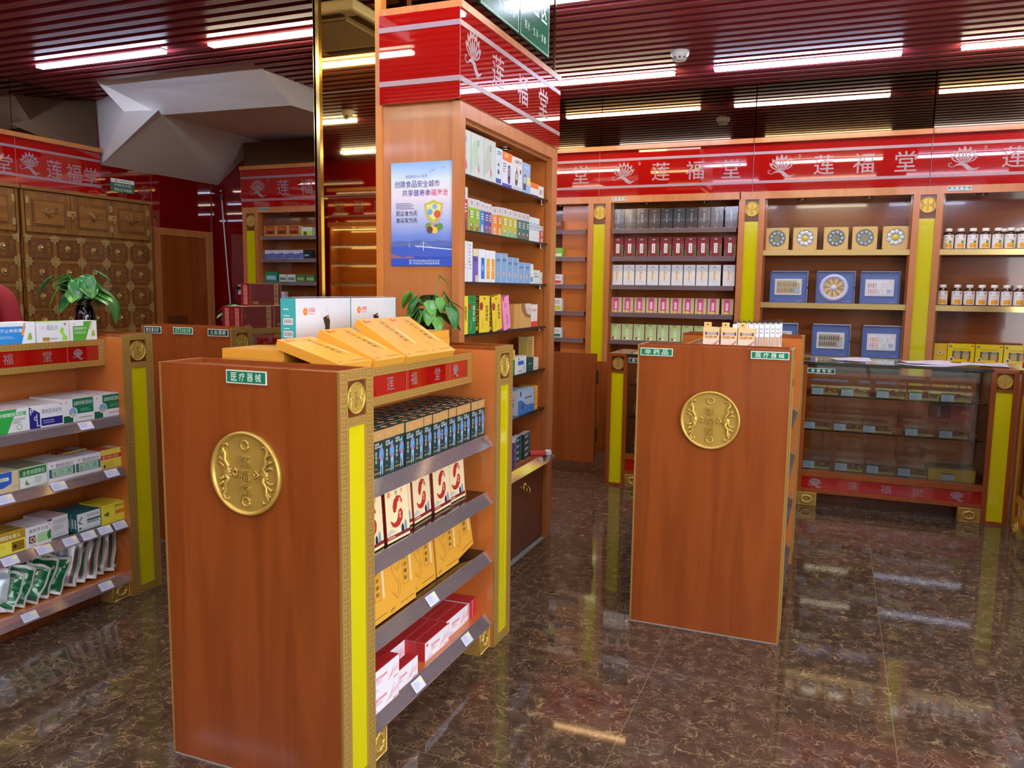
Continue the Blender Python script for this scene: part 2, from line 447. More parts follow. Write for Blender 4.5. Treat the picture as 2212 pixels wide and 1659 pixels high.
# the white underside of the staircase that breaks through the slat ceiling
T1, T2 = (-6.49, 5.7, 3.47), (-4.64, 5.7, 3.47)
b1, b2 = (-6.205, 6.2, 3.237), (-4.72, 6.26, 3.237)
p3, p4 = (-6.42, 5.945, 3.235), (-6.04, 6.0, 3.235)
A, Bq, C = (-7.1, 6.226, 3.47), (-6.82, 6.107, 3.47), (-7.1, 6.257, 2.811)
E_, F_ = (-7.1, 7.95, 2.811), (-6.44, 7.95, 3.30)
G_, H_ = (-4.66, 7.95, 3.25), (-4.64, 7.95, 3.5)
b = MB()
b.add([T1, T2, b2, b1, p4, p3], [(0, 3, 2, 1), (0, 5, 4, 3)], WHITE)
b.add([A, Bq, p3, p4, b1, C], [(0, 5, 2, 1), (5, 4, 3, 2)], WHITE)
b.add([Bq, T1, p3], [(0, 2, 1)], WHITE)
b.add([b1, C, E_, F_], [(0, 1, 2, 3)], WHITE)
b.add([b1, F_, G_, b2], [(0, 1, 2, 3)], WHITE)
b.add([T2, b2, G_, H_], [(0, 1, 2, 3)], WHITE)
b.add([A, Bq, T1, T2, H_, (-7.1, 7.95, 3.55)], [(0, 1, 2, 3, 4, 5)], WHITE)
structure('ceiling_stair_soffit', b)
# door in the left wall
b = MB(); fr = WOODL
b.box(-7.1, -7.06, 6.88, 6.97, 0, 2.23, fr); b.box(-7.1, -7.06, 7.69, 7.79, 0, 2.23, fr); b.box(-7.1, -7.06, 6.97, 7.69, 2.15, 2.23, fr)
d1 = structure('door_1', b)
onebox('door_leaf', d1, -7.1, -7.075, 6.97, 7.69, 0, 2.15, WOOD)
onebox('lower_panel', d1, -7.076, -7.069, 7.05, 7.35, 0.2, 1.24, WOODD)
b = MB(); b.cyl((-7.075, 7.05, 1.05), (-7.03, 7.05, 1.05), 0.012, BRASS); b.box(-7.04, -7.025, 7.04, 7.16, 1.04, 1.06, BRASS); b.obj('door_handle', d1)
# glass wall seams
for nm, x, y, z0, z1 in (('trim_1', -7.099, 6.9, 2.23, 2.8), ('trim_2', -7.099, 7.82, 0, 2.8)):
    b = MB(); b.box(x, x + 0.004, y, y + 0.006, z0, z1, P((150, 60, 60))); structure(nm, b)

# ================================================================== ceiling lamps
COOL, WARM = (214, 226, 255), (255, 240, 206)
wn = 0
def lamp(x0, x1, y, warm, label):
    t = thing('strip_lamp', label, 'ceiling light', ((x0 + x1) / 2, y, 3.41), 0, 'strip lamps in the slat ceiling')
    w = (x1 - x0) / 2
    onebox('housing', t, -w - 0.006, w + 0.006, -0.036, 0.036, 0.012, 0.075, P((200, 200, 205)))
    onebox('diffuser', t, -w, w, -0.032, 0.032, -0.010, 0.0125, lamp_mat(WARM if warm else COOL, LAMP_W))
lamp(-6.37, -5.0, 5.04, 0, 'cool white strip lamp nearest the drawer cabinet, above the left aisle')
lamp(-4.53, -3.16, 5.04, 1, 'warm white strip lamp just left of the gold mirrored pillar')
lamp(-2.68, -1.31, 5.02, 0, 'cool white strip lamp running into the green signs on the pillar')
lamp(-0.9, 0.47, 5.04, 1, 'strip lamp above the middle aisle just over the picture')
lamp(0.9, 2.27, 5.04, 0, 'strip lamp beside the right counter just over the picture')
lamp(-2.76, -1.37, 6.98, 1, 'white strip lamp left of the smoke detector, reaching the red pillar sign')
lamp(-1.035, 0.352, 6.97, 0, 'bluish white strip lamp right of the smoke detector')
lamp(0.757, 2.15, 6.96, 1, 'warm strip lamp at the upper right corner over the bottle shelves')
NR = {3.1: 'third', 1.15: 'fourth', -0.8: 'fifth', -2.6: 'sixth'}
for yy in (3.1, 1.15, -0.8, -2.6):
    for i, xs in enumerate((-6.37, -4.53, -2.68, -0.9, 0.9)):
        lamp(xs, xs + 1.37, yy, i % 2, '%s strip lamp from the left wall in the %s lamp row from the back' % (ORD[i], NR[yy]))

# ================================================================== lotus mark
def lotus(b, fr, mat, w=0.006):
    """water lily mark in the frame: five open petals over a wave with a curl"""
    cx, base = 0.5, 0.34
    def petal(tx, ty, bx, by, wd, inner=True):
        dx, dy = tx - bx, ty - by; L = math.hypot(dx, dy); nx, ny = -dy / L, dx / L
        def side(sg, q):
            return [(bx + dx * t + nx * sg * q * math.sin(PI * min(1, t * 1.02) ** 1.1), by + dy * t + ny * sg * q * math.sin(PI * min(1, t * 1.02) ** 1.1)) for t in [i / 8 for i in range(9)]]
        b.stroke(fr, side(1, wd), [w * (0.5 + 1.1 * math.sin(PI * i / 8)) for i in range(9)], mat)
        b.stroke(fr, side(-1, wd), [w * (0.5 + 1.1 * math.sin(PI * i / 8)) for i in range(9)], mat)
        tip = [(bx + dx * 0.74 + nx * wd * 0.72, by + dy * 0.74 + ny * wd * 0.72), (tx, ty), (bx + dx * 0.74 - nx * wd * 0.72, by + dy * 0.74 - ny * wd * 0.72), (bx + dx * 0.66, by + dy * 0.66)]
        b.poly(fr, tip, mat)
    for tx, ty, bx, wd in ((0.5, 1.0, 0.5, 0.075), (0.3, 0.95, 0.47, 0.075), (0.7, 0.95, 0.53, 0.075), (0.13, 0.82, 0.43, 0.075), (0.87, 0.82, 0.57, 0.075), (0.02, 0.64, 0.4, 0.07), (0.97, 0.64, 0.6, 0.07)):
        petal(tx, ty, bx, base, wd)
    wave = [(0.16, 0.2), (0.28, 0.27), (0.42, 0.3), (0.56, 0.24), (0.68, 0.13), (0.8, 0.06), (0.92, 0.08), (1.04, 0.15)]
    b.stroke(fr, wave, [w * q for q in (0.5, 2.2, 4.2, 4.6, 4.0, 3.0, 1.8, 0.3)], mat)
    wave2 = [(0.5, 0.19), (0.62, 0.08), (0.74, 0.0), (0.88, 0.0)]
    b.stroke(fr, wave2, [w * q for q in (0.4, 1.6, 1.6, 0.3)], mat)
    curl = [(0.2, 0.21), (0.08, 0.18), (-0.02, 0.24), (0.0, 0.33), (0.08, 0.34), (0.1, 0.28)]
    b.stroke(fr, curl, [w * q for q in (0.5, 1.0, 1.2, 1.0, 0.8, 0.4)], mat)

NAME3 = '莲福堂'
def fascia(label, o, u, L, z0, z1, sl, su, marks, rails, group='red fascia panels', parent=None, reg=True):
    """red glass sign board. o: left lower corner seen from the front; marks: list of (what, a0, a1) as metres along u"""
    U = Vector(u); n = U.cross(Vector((0, 0, 1))); h = z1 - z0
    t = thing('fascia_sign', label, 'sign', o, 0, group)
    ang = math.atan2(U.y, U.x); t.rotation_euler = (0, 0, ang)
    b = MB(); b.box(0.001, L - 0.001, 0, 0.03, 0, h, REDG); b.obj('red_panel', t)
    F = Fr((0, 0, 0), (1, 0, 0), (0, 0, 1), L, h)
    for zz in (sl - z0, su - z0):
        s = MB(); s.box(0.0, L, -0.0015, 0.0, zz - 0.012, zz + 0.012, SILV); s.obj('silver_stripe', t)
    p = MB(); q = MB()
    for what, a0, a1, c0, c1 in marks:
        if what == 'lotus':
            lotus(q, Fr((a0, 0, c0 - z0), (1, 0, 0), (0, 0, 1), a1 - a0, c1 - c0), SILV)
            if reg: p.text(F, (a1 + 0.03) / L, (c1 - z0 - 0.04) / h, (a1 + 0.055) / L, (c1 - z0 - 0.005) / h, '®', SILV)
        else: p.text(F, a0 / L, (c0 - z0) / h, a1 / L, (c1 - z0) / h, what, SILV, 0.012)
    if p.f: p.obj('lettering', t)
    if q.f: q.obj('lotus_emblem', t)
    for nm, za, zb, ya, yb in rails:
        onebox(nm, t, 0, L, ya, yb, za - z0, zb - z0, WOODL)
    s = MB(); s.box(-0.0015, 0.0015, -0.001, 0.0, 0, h, P((190, 120, 120))); s.obj('panel_seam', t)
    return t
mk = [('lotus', 0.131, 0.346, 2.605, 2.81)] + [(NAME3[i], a, a + 0.165, 2.622, 2.788) for i, a in enumerate((0.51, 0.825, 1.15))]
RAIL = [('wood_rail', 2.915, 2.958, -0.03, 0.05)]
for lab, x in (('red fascia panel over the near empty shelf bay beside the pillar', -3.602), ('red fascia panel over the shelves of dark boxed goods', -2.182),
               ('red fascia panel over the gold gift boxes and blue boxes', -0.757), ('red fascia panel over the shelves of bottles', 0.668)):
    fascia(lab, (x, 7.63, 2.495), (1, 0, 0), 1.42, 2.495, 2.915, 2.577, 2.83, mk, RAIL)
fascia('dim red fascia panel left of the gold pillar over the medicine shelf', (-6.478, 7.63, 2.495), (1, 0, 0), 1.46, 2.495, 2.915, 2.577, 2.83, mk, RAIL)
fascia('red fascia panel hidden behind the gold pillar', (-5.015, 7.63, 2.495), (1, 0, 0), 1.41, 2.495, 2.915, 2.577, 2.83, mk, RAIL)
# left wall: the same sign board runs towards the stair opening
mkl = [('lotus', 1.475 - 1.42 + 1.365, 1.475 - 1.42 + 1.6, 2.585, 2.80)] 
ml = [('lotus', 0.04, 0.235, 2.60, 2.805), ('莲', 0.31, 0.475, 2.59, 2.765), ('福', 0.52, 0.69, 2.585, 2.76), ('堂', 0.72, 0.885, 2.58, 2.75)]
fascia('red fascia panel at the end of the drawer cabinet wall', (-7.03, 5.27, 2.495), (0, 1, 0), 0.92, 2.495, 2.915, 2.577, 2.83, ml, RAIL, reg=False)
for i, yy in enumerate((4.35, 3.43, 2.51)):
    fascia('%s red fascia panel before the end one on the drawer cabinet wall' % ORD[i], (-7.03, yy, 2.495), (0, 1, 0), 0.92, 2.495, 2.915, 2.577, 2.83, ml, RAIL, reg=False)
# sign boards on the front wall, seen in the gold mirror
for i, xx in enumerate((-3.85, -5.3)):
    fascia('%s red fascia panel on the front wall beside the shop window' % ORD[i], (xx, -2.75, 2.495), (-1, 0, 0), 1.42, 2.495, 2.915, 2.577, 2.83, mk, RAIL)

# bronze mirrors above the sign boards
def mirror(label, x0, x1, y0, y1, z0, z1):
    b = MB(); b.box(x0, x1, y0, y1, z0, z1, MIRR); o = b.obj('mirror_panel'); return tag(o, label, 'mirror', 'dark mirrors above the red signs')
for i, (x, lab) in enumerate(((-3.6, 'over the near empty bay beside the pillar'), (-2.18, 'over the bay of dark boxes'), (-0.757, 'over the gold gift boxes'), (0.668, 'over the bottles'), (-6.46, 'left of the gold pillar under the stair'), (-5.03, 'hidden by the gold pillar'))):
    mirror('dark bronze mirror panel ' + lab, x + 0.003, x + 1.417, 7.665, 7.68, 2.958, 3.425 if x > -4 else 3.23)
for i, yy in enumerate((5.27, 4.35, 3.43, 2.51)):
    mirror('dark bronze mirror panel on the drawer cabinet wall, %s from the stair' % ORD[i], -7.07, -7.055, yy + 0.003, yy + 0.917, 2.958, 3.425)
# notice on the left red wall
t = thing('notice_sign', 'small green and white notice sign on the red wall under the stair', 'sign', (-7.098, 6.365, 2.56))
b = MB(); b.box(0, 0.006, 0, 0.30, 0, 0.135, GREENS); b.obj('board', t)
F = Fr((0.006, 0, 0), (0, 1, 0), (0, 0, 1), 0.30, 0.135); p = MB(); p.rect(F, 0, 0.7, 1, 1, SIGNW); p.disc(F, 0.22, 0.85, 0.035, P((200, 50, 40))); p.htext(F, 0.32, 0.78, 0.86, 0.92, '连锁药店', P((40, 60, 50)))
p.htext(F, 0.12, 0.42, 0.88, 0.62, '中药饮片区', SIGNW); p.htext(F, 0.12, 0.08, 0.88, 0.3, '阳光生活健康', SIGNW); p.obj('lettering', t)
# smoke detector
t = thing('smoke_detector', 'white round smoke detector hanging under the red slats', 'smoke detector', (-1.217, 6.4, 3.43))
b = MB(); b.lathe([(0, 0.02), (0.045, 0.02), (0.045, -0.005), (0.07, -0.008), (0.072, -0.03), (0.055, -0.06), (0.045, -0.078), (0, -0.08)], WPLA, 28); b.obj('body', t)
b = MB()
for i in range(9):
    a = 2 * PI * i / 9; b.box(0.05 * math.cos(a) - 0.008, 0.05 * math.cos(a) + 0.008, 0.05 * math.sin(a) - 0.008, 0.05 * math.sin(a) + 0.008, -0.068, -0.056, P((70, 74, 80)))
b.obj('vent', t)
t = thing('dome_camera', 'white dome camera under the red slats, mirrored in the pillar', 'camera', (-4.86, -0.44, 3.43))
b = MB(); b.lathe([(0, 0.02), (0.06, 0.02), (0.062, -0.03), (0.05, -0.06), (0, -0.065)], WPLA, 20); b.obj('housing', t)
b = MB(); b.ell((0.0, 0.02, -0.07), (0.034, 0.034, 0.034), BLACK); b.obj('lens', t)
t = thing('air_conditioner', 'white ceiling air conditioner cassette, mirrored in the gold pillar', 'air conditioner', (-3.35, 2.0, 3.385))
onebox('casing', t, -0.42, 0.42, -0.42, 0.42, -0.045, 0.03, WPLA, None, 0.02); onebox('intake_grille', t, -0.26, 0.26, -0.26, 0.26, -0.052, -0.044, P((190, 190, 188)))
for sx, sy_, a, c in ((0, -0.35, 0.3, 0.03), (0, 0.35, 0.3, 0.03), (-0.35, 0, 0.03, 0.3), (0.35, 0, 0.03, 0.3)):
    onebox('louver', t, sx - a, sx + a, sy_ - c, sy_ + c, -0.05, -0.044, P((40, 42, 46)))
# conduit and socket in the back left corner
t = thing('conduit_pipe', 'thin white conduit pipe leaning in the dark red corner', 'pipe', (-6.98, 7.92, 0))
b = MB(); b.tube([(-0.045, 0, 2.66), (0.0, 0, 2.0), (0.045, 0, 1.36), (0.05, 0, 0.0)], 0.008, WPLA, 8); b.obj('tube', t)
b = MB(); b.cyl((-0.045, 0, 2.62), (-0.045, 0, 2.7), 0.014, BLACK); b.obj('clip', t)
b = MB(); b.lathe([(0.02, 2.72), (0.028, 2.735), (0.02, 2.75), (0.014, 2.735), (0.02, 2.72)], CHROME, 14, (-0.05, 0, 0)); b.obj('hanging_ring', t)
t = thing('wall_socket', 'white wall socket with a black plug in the red corner', 'socket', (-6.78, 7.95, 1.545))
onebox('face_plate', t, -0.05, 0.05, -0.012, 0, -0.06, 0.06, WPLA, None, 0.003)
b = MB(); b.cyl((-0.02, -0.012, 0.02), (-0.02, -0.05, 0.02), 0.022, BLACK); b.tube([(-0.02, -0.05, 0.02), (-0.06, -0.055, 0.025), (-0.09, -0.04, 0.0), (-0.1, -0.01, -0.2), (-0.1, -0.005, -1.5)], 0.006, BLACK); b.obj('plug', t)
# ================================================================== gold relief work
def meander(b, fr, n, mat):
    """Greek key band along the frame's u, n repeats"""
    t = 0.11
    for i in range(n):
        def R(a0, b0, a1, b1): b.lift = 0.0006; b.rect(fr, (i + a0) / n, b0, (i + a1) / n, b1, mat)
        R(0, 0.1, 1, 0.21); R(0.02, 0.21, 0.163, 0.79); R(0.02, 0.79, 0.82, 0.9); R(0.677, 0.51, 0.82, 0.79); R(0.4, 0.4, 0.82, 0.51); R(0.4, 0.51, 0.543, 0.66)
COINS = {}
def coin_mesh(r, detail=True):
    """round gold medallion, face towards -y, centre at the origin"""
    if r in COINS: return COINS[r]
    b = MB(); k = r
    b.cyl((0, -0.02 * k, 0), (0, -0.045 * k, 0), 0.91 * k, COIN, 48, None, True, False)
    b.lathe([(0.90 * k, 0.045 * k), (0.92 * k, 0.10 * k), (0.965 * k, 0.13 * k), (1.0 * k, 0.10 * k), (1.0 * k, 0.0), (0, 0.0)], COIN, 48, (0, 0, 0), (0, -1, 0))
    fr = Fr((-r, -0.045 * k, -r), (1, 0, 0), (0, 0, 1), 2 * r, 2 * r)
    for i, ch in enumerate('蓮福堂'):
        b.text(fr, 0.43, 0.585 - 0.165 * i, 0.57, 0.715 - 0.165 * i, ch, COIN, 0.03, 0.06 * k)
    T = lambda pts, w, tp=None: b.tube([fr.at(a, c, 0.018 * k) for a, c in pts], 1.25 * w * k, COIN, 6, tp)
    for cz in (0.835, 0.165):
        T([(0.5 + 0.055 * math.cos(2 * PI * i / 12), cz + 0.055 * math.sin(2 * PI * i / 12)) for i in range(13)], 0.022)
    for sx in (1, -1):
        for sz in (1, -1):
            Q = lambda pts: [(0.5 + sx * (a - 0.5), 0.5 + sz * (c - 0.5)) for a, c in pts]
            T(Q([(0.22, 0.52), (0.25, 0.58), (0.2, 0.64), (0.21, 0.72), (0.17, 0.78), (0.2, 0.83), (0.25, 0.83), (0.255, 0.8)]), 0.035, [1, 1.3, 1.1, 1, .9, .8, .7, .5])
            T(Q([(0.2, 0.56), (0.14, 0.6), (0.1, 0.58)]), 0.03, [1, .9, .4]); T(Q([(0.19, 0.62), (0.13, 0.67), (0.11, 0.66)]), 0.028, [1, .9, .4]); T(Q([(0.19, 0.7), (0.15, 0.75), (0.13, 0.74)]), 0.026, [1, .8, .4])
            T(Q([(0.3, 0.5), (0.335, 0.52), (0.36, 0.55), (0.38, 0.52), (0.36, 0.5)]), 0.02)
        c = fr.at(0.5 + sx * -0.27, 0.5, 0.012 * k); b.ell(c, (0.11 * k, 0.05 * k, 0.15 * k), COIN, 12)
        for dz in (-0.035, 0.0, 0.035): T([(0.5 + sx * (0.17 - 0.5), 0.5 + dz), (0.5 + sx * (0.3 - 0.5), 0.5 + dz)], 0.018)
    COINS[r] = b.mesh('medallion')
    return COINS[r]
def coin(parent, loc, r, rz=0.0, name='medallion'):
    o = bpy.data.objects.new(name, coin_mesh(r)); COL.objects.link(o); o.parent = parent; o.location = loc; o.rotation_euler = (0, 0, rz); return o
def flower_block(parent, x0, x1, y0, y1, z0, z1, face, name='gold_foot'):
    """gold foot block with a scalloped ring on one side; face '+x' '-x' '-y'"""
    b = MB(); b.box(x0, x1, y0, y1, z0, z1, GOLD)
    w = (y1 - y0) if 'x' in face else (x1 - x0); h = z1 - z0
    F = {'+x': Fr((x1, y0, z0), (0, 1, 0), (0, 0, 1), w, h), '-x': Fr((x0, y1, z0), (0, -1, 0), (0, 0, 1), w, h), '-y': Fr((x0, y0, z0), (1, 0, 0), (0, 0, 1), w, h)}[face]
    b.rect(F, 0.07, 0.07, 0.93, 0.93, GOLDD)
    pts = []
    for i in range(33):
        t = 2 * PI * i / 32; r = 0.25 + 0.03 * math.cos(8 * t); pts.append(F.at(0.5 + r * math.cos(t), 0.5 + r * math.sin(t), 0.003))
    b.tube(pts, 0.006 * w / 0.1, COIN, 6)
    b.tube([F.at(a, c, 0.001) for a, c in ((0.04, 0.04), (0.96, 0.04), (0.96, 0.96), (0.04, 0.96), (0.04, 0.04))], 0.004, COIN, 5)
    return b.obj(name, parent)
def post_trim(parent, sx, y0, y1, zt=1.35):
    """gold key-pattern frame on a post face at x = sx*hw with coin box and yellow strip"""
    hw = 0.3375; x = sx * hw; w = y1 - y0; bd = 0.044
    F = Fr((x, y0 if sx > 0 else y1, 0), (0, sx, 0), (0, 0, 1), w, zt)
    def rec(a0, a1, z0, z1, t, mat, B):
        ya, yb = (y0 + a0, y0 + a1); B.box(min(x, x + sx * t), max(x, x + sx * t), ya, yb, z0, z1, mat)
    b = MB()
    for a0, a1, z0, z1 in ((0, bd, 0, zt), (w - bd, w, 0, zt), (bd, w - bd, zt - 0.032, zt), (bd, w - bd, 1.178, 1.207), (bd, w - bd, 0.0, 0.042)): rec(a0, a1, z0, z1, 0.008, GOLDD, b)
    xo = x + sx * 0.008
    def band(o, u, v, L, W, n): meander(b, Fr(o, u, v, L, W), n, GOLD)
    U = (0, sx, 0); ys = (lambda a: y0 + a) if sx > 0 else (lambda a: y1 - a)
    band((xo, ys(0), 0), (0, 0, 1), (0, -sx, 0), zt, bd, 38) if False else None
    band((xo, ys(bd), 0), (0, 0, 1), (0, -sx, 0), zt, bd, 38)
    band((xo, ys(w), 0), (0, 0, 1), (0, -sx, 0), zt, bd, 38)
    for zb, hh in ((zt - 0.032, 0.032), (1.178, 0.029), (0.0, 0.042)): band((xo, ys(bd), zb), U, (0, 0, 1), w - 2 * bd, hh, 3)
    # smooth bead beside the yellow strip
    for a in (bd, w - bd - 0.004): rec(a, a + 0.004, 0.042, 1.178, 0.009, GOLD, b)
    o = b.obj('key_pattern_border', parent)
    q = MB(); rec(bd, w - bd, 0.042, 1.178, 0.003, YEL, q); p = q.obj('yellow_strip', o); 
    q = MB(); rec(bd, w - bd, 1.207, zt - 0.032, 0.001, WOODD, q); q.obj('medallion_recess', o)
    coin(o, (x + sx * 0.002, (y0 + y1) / 2, 1.2625), 0.049, PI / 2 if sx > 0 else -PI / 2)
    return o
LIPM = {}
def shelf(parent, sx, z, y0, y1, xi, xo, board=False, lip=True, name='shelf'):
    """shelf plate with a sloping clear price lip along its front edge"""
    b = MB(); t = 0.028 if board else 0.008
    b.box(min(sx * xi, sx * xo), max(sx * xi, sx * xo), y0, y1, z - t, z, LAM if board else SHELFG)
    o = b.obj(name, parent)
    if lip:
        l = MB(); a, c = sx * xo, sx * (xo + 0.034); yy0, yy1 = y0 + 0.004, y1 - 0.002
        vs = [(a - sx * 0.0005, yy0, z + 0.001), (a - sx * 0.0005, yy1, z + 0.001), (a, yy0, z + 0.001), (a, yy1, z + 0.001), (c, yy0, z - 0.043), (c, yy1, z - 0.043), (c + sx * 0.002, yy0, z - 0.043), (c + sx * 0.002, yy1, z - 0.043), (a + sx * 0.003, yy0, z + 0.003), (a + sx * 0.003, yy1, z + 0.003), (a - sx * 0.0005, yy0, z + 0.003), (a - sx * 0.0005, yy1, z + 0.003)]
        l.add(vs, [(0, 1, 3, 2), (2, 3, 5, 4), (4, 5, 7, 6), (6, 7, 9, 8), (8, 9, 11, 10), (0, 2, 8, 10), (2, 4, 6, 8), (1, 11, 9, 3), (3, 9, 7, 5)], ACRY)
        l.obj('price_lip', o)
    return o
def gondola(name, label, loc, zs):
    g = thing(name, label, 'shelving unit', loc)
    hw, hl, pw = 0.3375, 0.685, 0.1875
    for s in (-1, 1):
        y0, y1 = (-hl, -hl + pw) if s < 0 else (hl - pw, hl)
        b = MB(); b.box(-hw, hw, y0, y1, 0.004, 1.336, WOOD, {'back' if s < 0 else 'front': LAM})
        for a, c, d, e in ((-hw, hw, y0, y0 + 0.014), (-hw, hw, y1 - 0.014, y1), (-hw, -hw + 0.014, y0 + 0.014, y1 - 0.014), (hw - 0.014, hw, y0 + 0.014, y1 - 0.014)): b.box(a, c, d, e, 1.336, 1.35, WOOD)
        e = b.obj('end_panel', g)
        k = MB(); k.box(-hw, hw, y0 - 0.001, y1 + 0.001, 0, 0.005, P((150, 150, 152))); k.obj('base_seal', e)
        coin(e, (0, s * hl, 1.015), 0.134, 0 if s < 0 else PI)
        for sx in (-1, 1): post_trim(g, sx, y0, y1)
    yi = hl - pw
    onebox('centre_partition', g, -0.012, 0.012, -yi, yi, 0.1, 1.305, LAM)
    onebox('top_deck', g, -0.205, 0.205, -yi, yi, 1.303, 1.318, WOOD)
    onebox('plinth', g, -0.24, 0.24, -yi, yi, 0, 0.12, WOODD)
    for sx in (-1, 1):
        xo = sx * 0.2215; b = MB(); b.box(min(xo, xo - sx * 0.012), max(xo, xo - sx * 0.012), -yi, yi, 1.194, 1.322, GOLDD)
        U = (0, sx, 0); L = 2 * yi
        for zb in (1.192, 1.2945): 
            b.box(min(xo, xo + sx * 0.005), max(xo, xo + sx * 0.005), -yi, yi, zb, zb + 0.03, GOLDD)
            meander(b, Fr((xo + sx * 0.005, -sx * yi, zb), U, (0, 0, 1), L, 0.03), 26, GOLD)
        for ya in (-yi, yi - 0.04):
            b.box(min(xo, xo + sx * 0.005), max(xo, xo + sx * 0.005), ya, ya + 0.04, 1.222, 1.2945, GOLDD)
            meander(b, Fr((xo + sx * 0.005, ya + (0.04 if sx > 0 else 0.0), 1.222), (0, 0, 1), (0, -sx, 0), 0.0725, 0.04), 2, GOLD)
        h = b.obj('header_frame', g)
        q = MB(); q.box(min(xo, xo + sx * 0.001), max(xo, xo + sx * 0.001), -yi + 0.04, yi - 0.04, 1.222, 1.2945, REDG); r = q.obj('red_header_panel', h)
        F = Fr((xo + sx * 0.001, -sx * (yi - 0.04), 1.222), U, (0, 0, 1), L - 0.08, 0.0725); p = MB()
        for ch, a in (('莲', 0.298), ('福', 0.486), ('堂', 0.697)): p.text(F, a - 0.026, 0.18, a + 0.026, 0.84, ch, SILV)
        for a in (0.12, 0.875): lotus(p, Fr(F.at(a - 0.03, 0.12), U, (0, 0, 1), 0.055, 0.056), SILV, 0.0024)
        for a in (0.42, 0.81): p.rect(F, a, 0, a + 0.003, 1, P((196, 120, 90)))
        p.obj('lettering', h)
        for z in zs[:3]: shelf(g, sx, z, -yi, yi, 0.013, 0.30)
        shelf(g, sx, zs[3], -yi, yi, 0.013, 0.30, True, name='bottom_shelf')
        for ya in (-yi, yi - 0.107): flower_block(g, *sorted((sx * 0.2, sx * 0.322)), ya, ya + 0.107, 0, zs[3] - 0.03, '+x' if sx > 0 else '-x')
    return g
ZA = (0.965, 0.708, 0.442, 0.152); ZC = (0.942, 0.682, 0.406, 0.122)
AX, AY = -1.6835, 2.661
gondola('gondola_shelf', 'nearest wooden display shelf with pain patches, gold medallion on its end', (AX, AY, 0), ZA)
BX, BY = -0.505, 4.385
gondola('gondola_shelf', 'wooden display shelf with two green signs standing alone on the open floor', (BX, BY, 0), ZA)
CX, CY = -3.6175, 2.465
gondola('gondola_shelf', 'leftmost display shelf full of medicine boxes and foil pouches', (CX, CY, 0), ZC)
DX, DY = -3.6025, 4.405
gondola('gondola_shelf', 'display shelf with three green signs and maroon gift boxes on top', (DX, DY, 0), ZA)

def dept_sign(txt, label, o, w, h, rz=0.0, dark=False, cut=0.0):
    """green plate with white rim and characters, front towards -y"""
    t = thing('department_sign', label, 'sign', o, rz, 'green department signs')
    g = principled_green(dark)
    b = MB(); b.box(0, w, -0.003, 0, 0, h, SIGNW); b.obj('plate', t)
    F = Fr((0, -0.003, 0), (1, 0, 0), (0, 0, 1), w, h); p = MB(); e = 0.0035
    p.rect(F, e / w, e / h, 1 - e / w, 1 - e / h, g); p.htext(F, 0.1, 0.2, 0.9, 0.82, txt, SIGNW, 0.012, 0, 0.28); p.obj('lettering', t)
    return t
def principled_green(dark): return P((14, 78, 70), 0.25, 0.3) if dark else P((20, 128, 88), 0.25, 0.3)
dept_sign('医疗器械', 'green sign at the top of the nearest shelf end, four white characters', (-1.751, 1.974, 1.297), 0.154, 0.042)
dept_sign('非药品', 'green sign with three characters on the lone shelf end, nearer the pillar', (-0.836, 3.698, 1.299), 0.150, 0.036)
dept_sign('医疗器械', 'green sign with four characters on the lone shelf end, nearer the glass counter', (-0.339, 3.698, 1.305), 0.162, 0.034)
dept_sign('维生素与矿', 'dark green vitamin sign at the left end of the three behind the medicine shelf', (-3.92, 3.717, 1.302), 0.135, 0.042, 0, True)
dept_sign('OTC非处方药', 'lighter green OTC sign between two dark ones behind the medicine shelf', (-3.69, 3.717, 1.305), 0.15, 0.04)
dept_sign('儿科用药', 'dark green sign with four characters beside the medallion behind the medicine shelf', (-3.425, 3.717, 1.3), 0.15, 0.042, 0, True)
# ================================================================== gold mirrored pillar with its wooden shelf unit
PX0, PX1, PY0, PY1 = -2.465, -1.66, 3.46, 4.85
t = thing('mirrored_pillar', 'square pillar clad in gold mirror with polished gold corner trim', 'pillar', (-2.2, 4.15, 0))
def rel(b): b.v = [(x + 2.2, y - 4.15, z) for x, y, z in b.v]; return b
b = MB(); b.box(-2.46, -2.1, 3.475, 4.84, 0, 3.42, GMIR); rel(b).obj('gold_mirror_cladding', t)
b = MB(); b.box(-2.1, -1.69, 3.6, 4.845, 2.9, 3.42, MIRR); rel(b).obj('bronze_mirror_cladding', t)
b = MB(); b.box(-2.472, -2.44, 3.462, 3.476, 0, 3.425, GTRIM); b.box(-2.474, -2.46, 3.462, 3.5, 0, 3.425, GTRIM); rel(b).obj('corner_trim', t)
b = MB(); b.box(-1.692, -1.684, 4.835, 4.85, 2.9, 3.42, GTRIM); rel(b).obj('edge_trim', t)
for z in (0.9, 2.05, 2.55):
    b = MB(); b.box(-2.44, -2.1, 3.4735, 3.4755, z, z + 0.004, P((90, 70, 40))); rel(b).obj('mirror_joint', t)

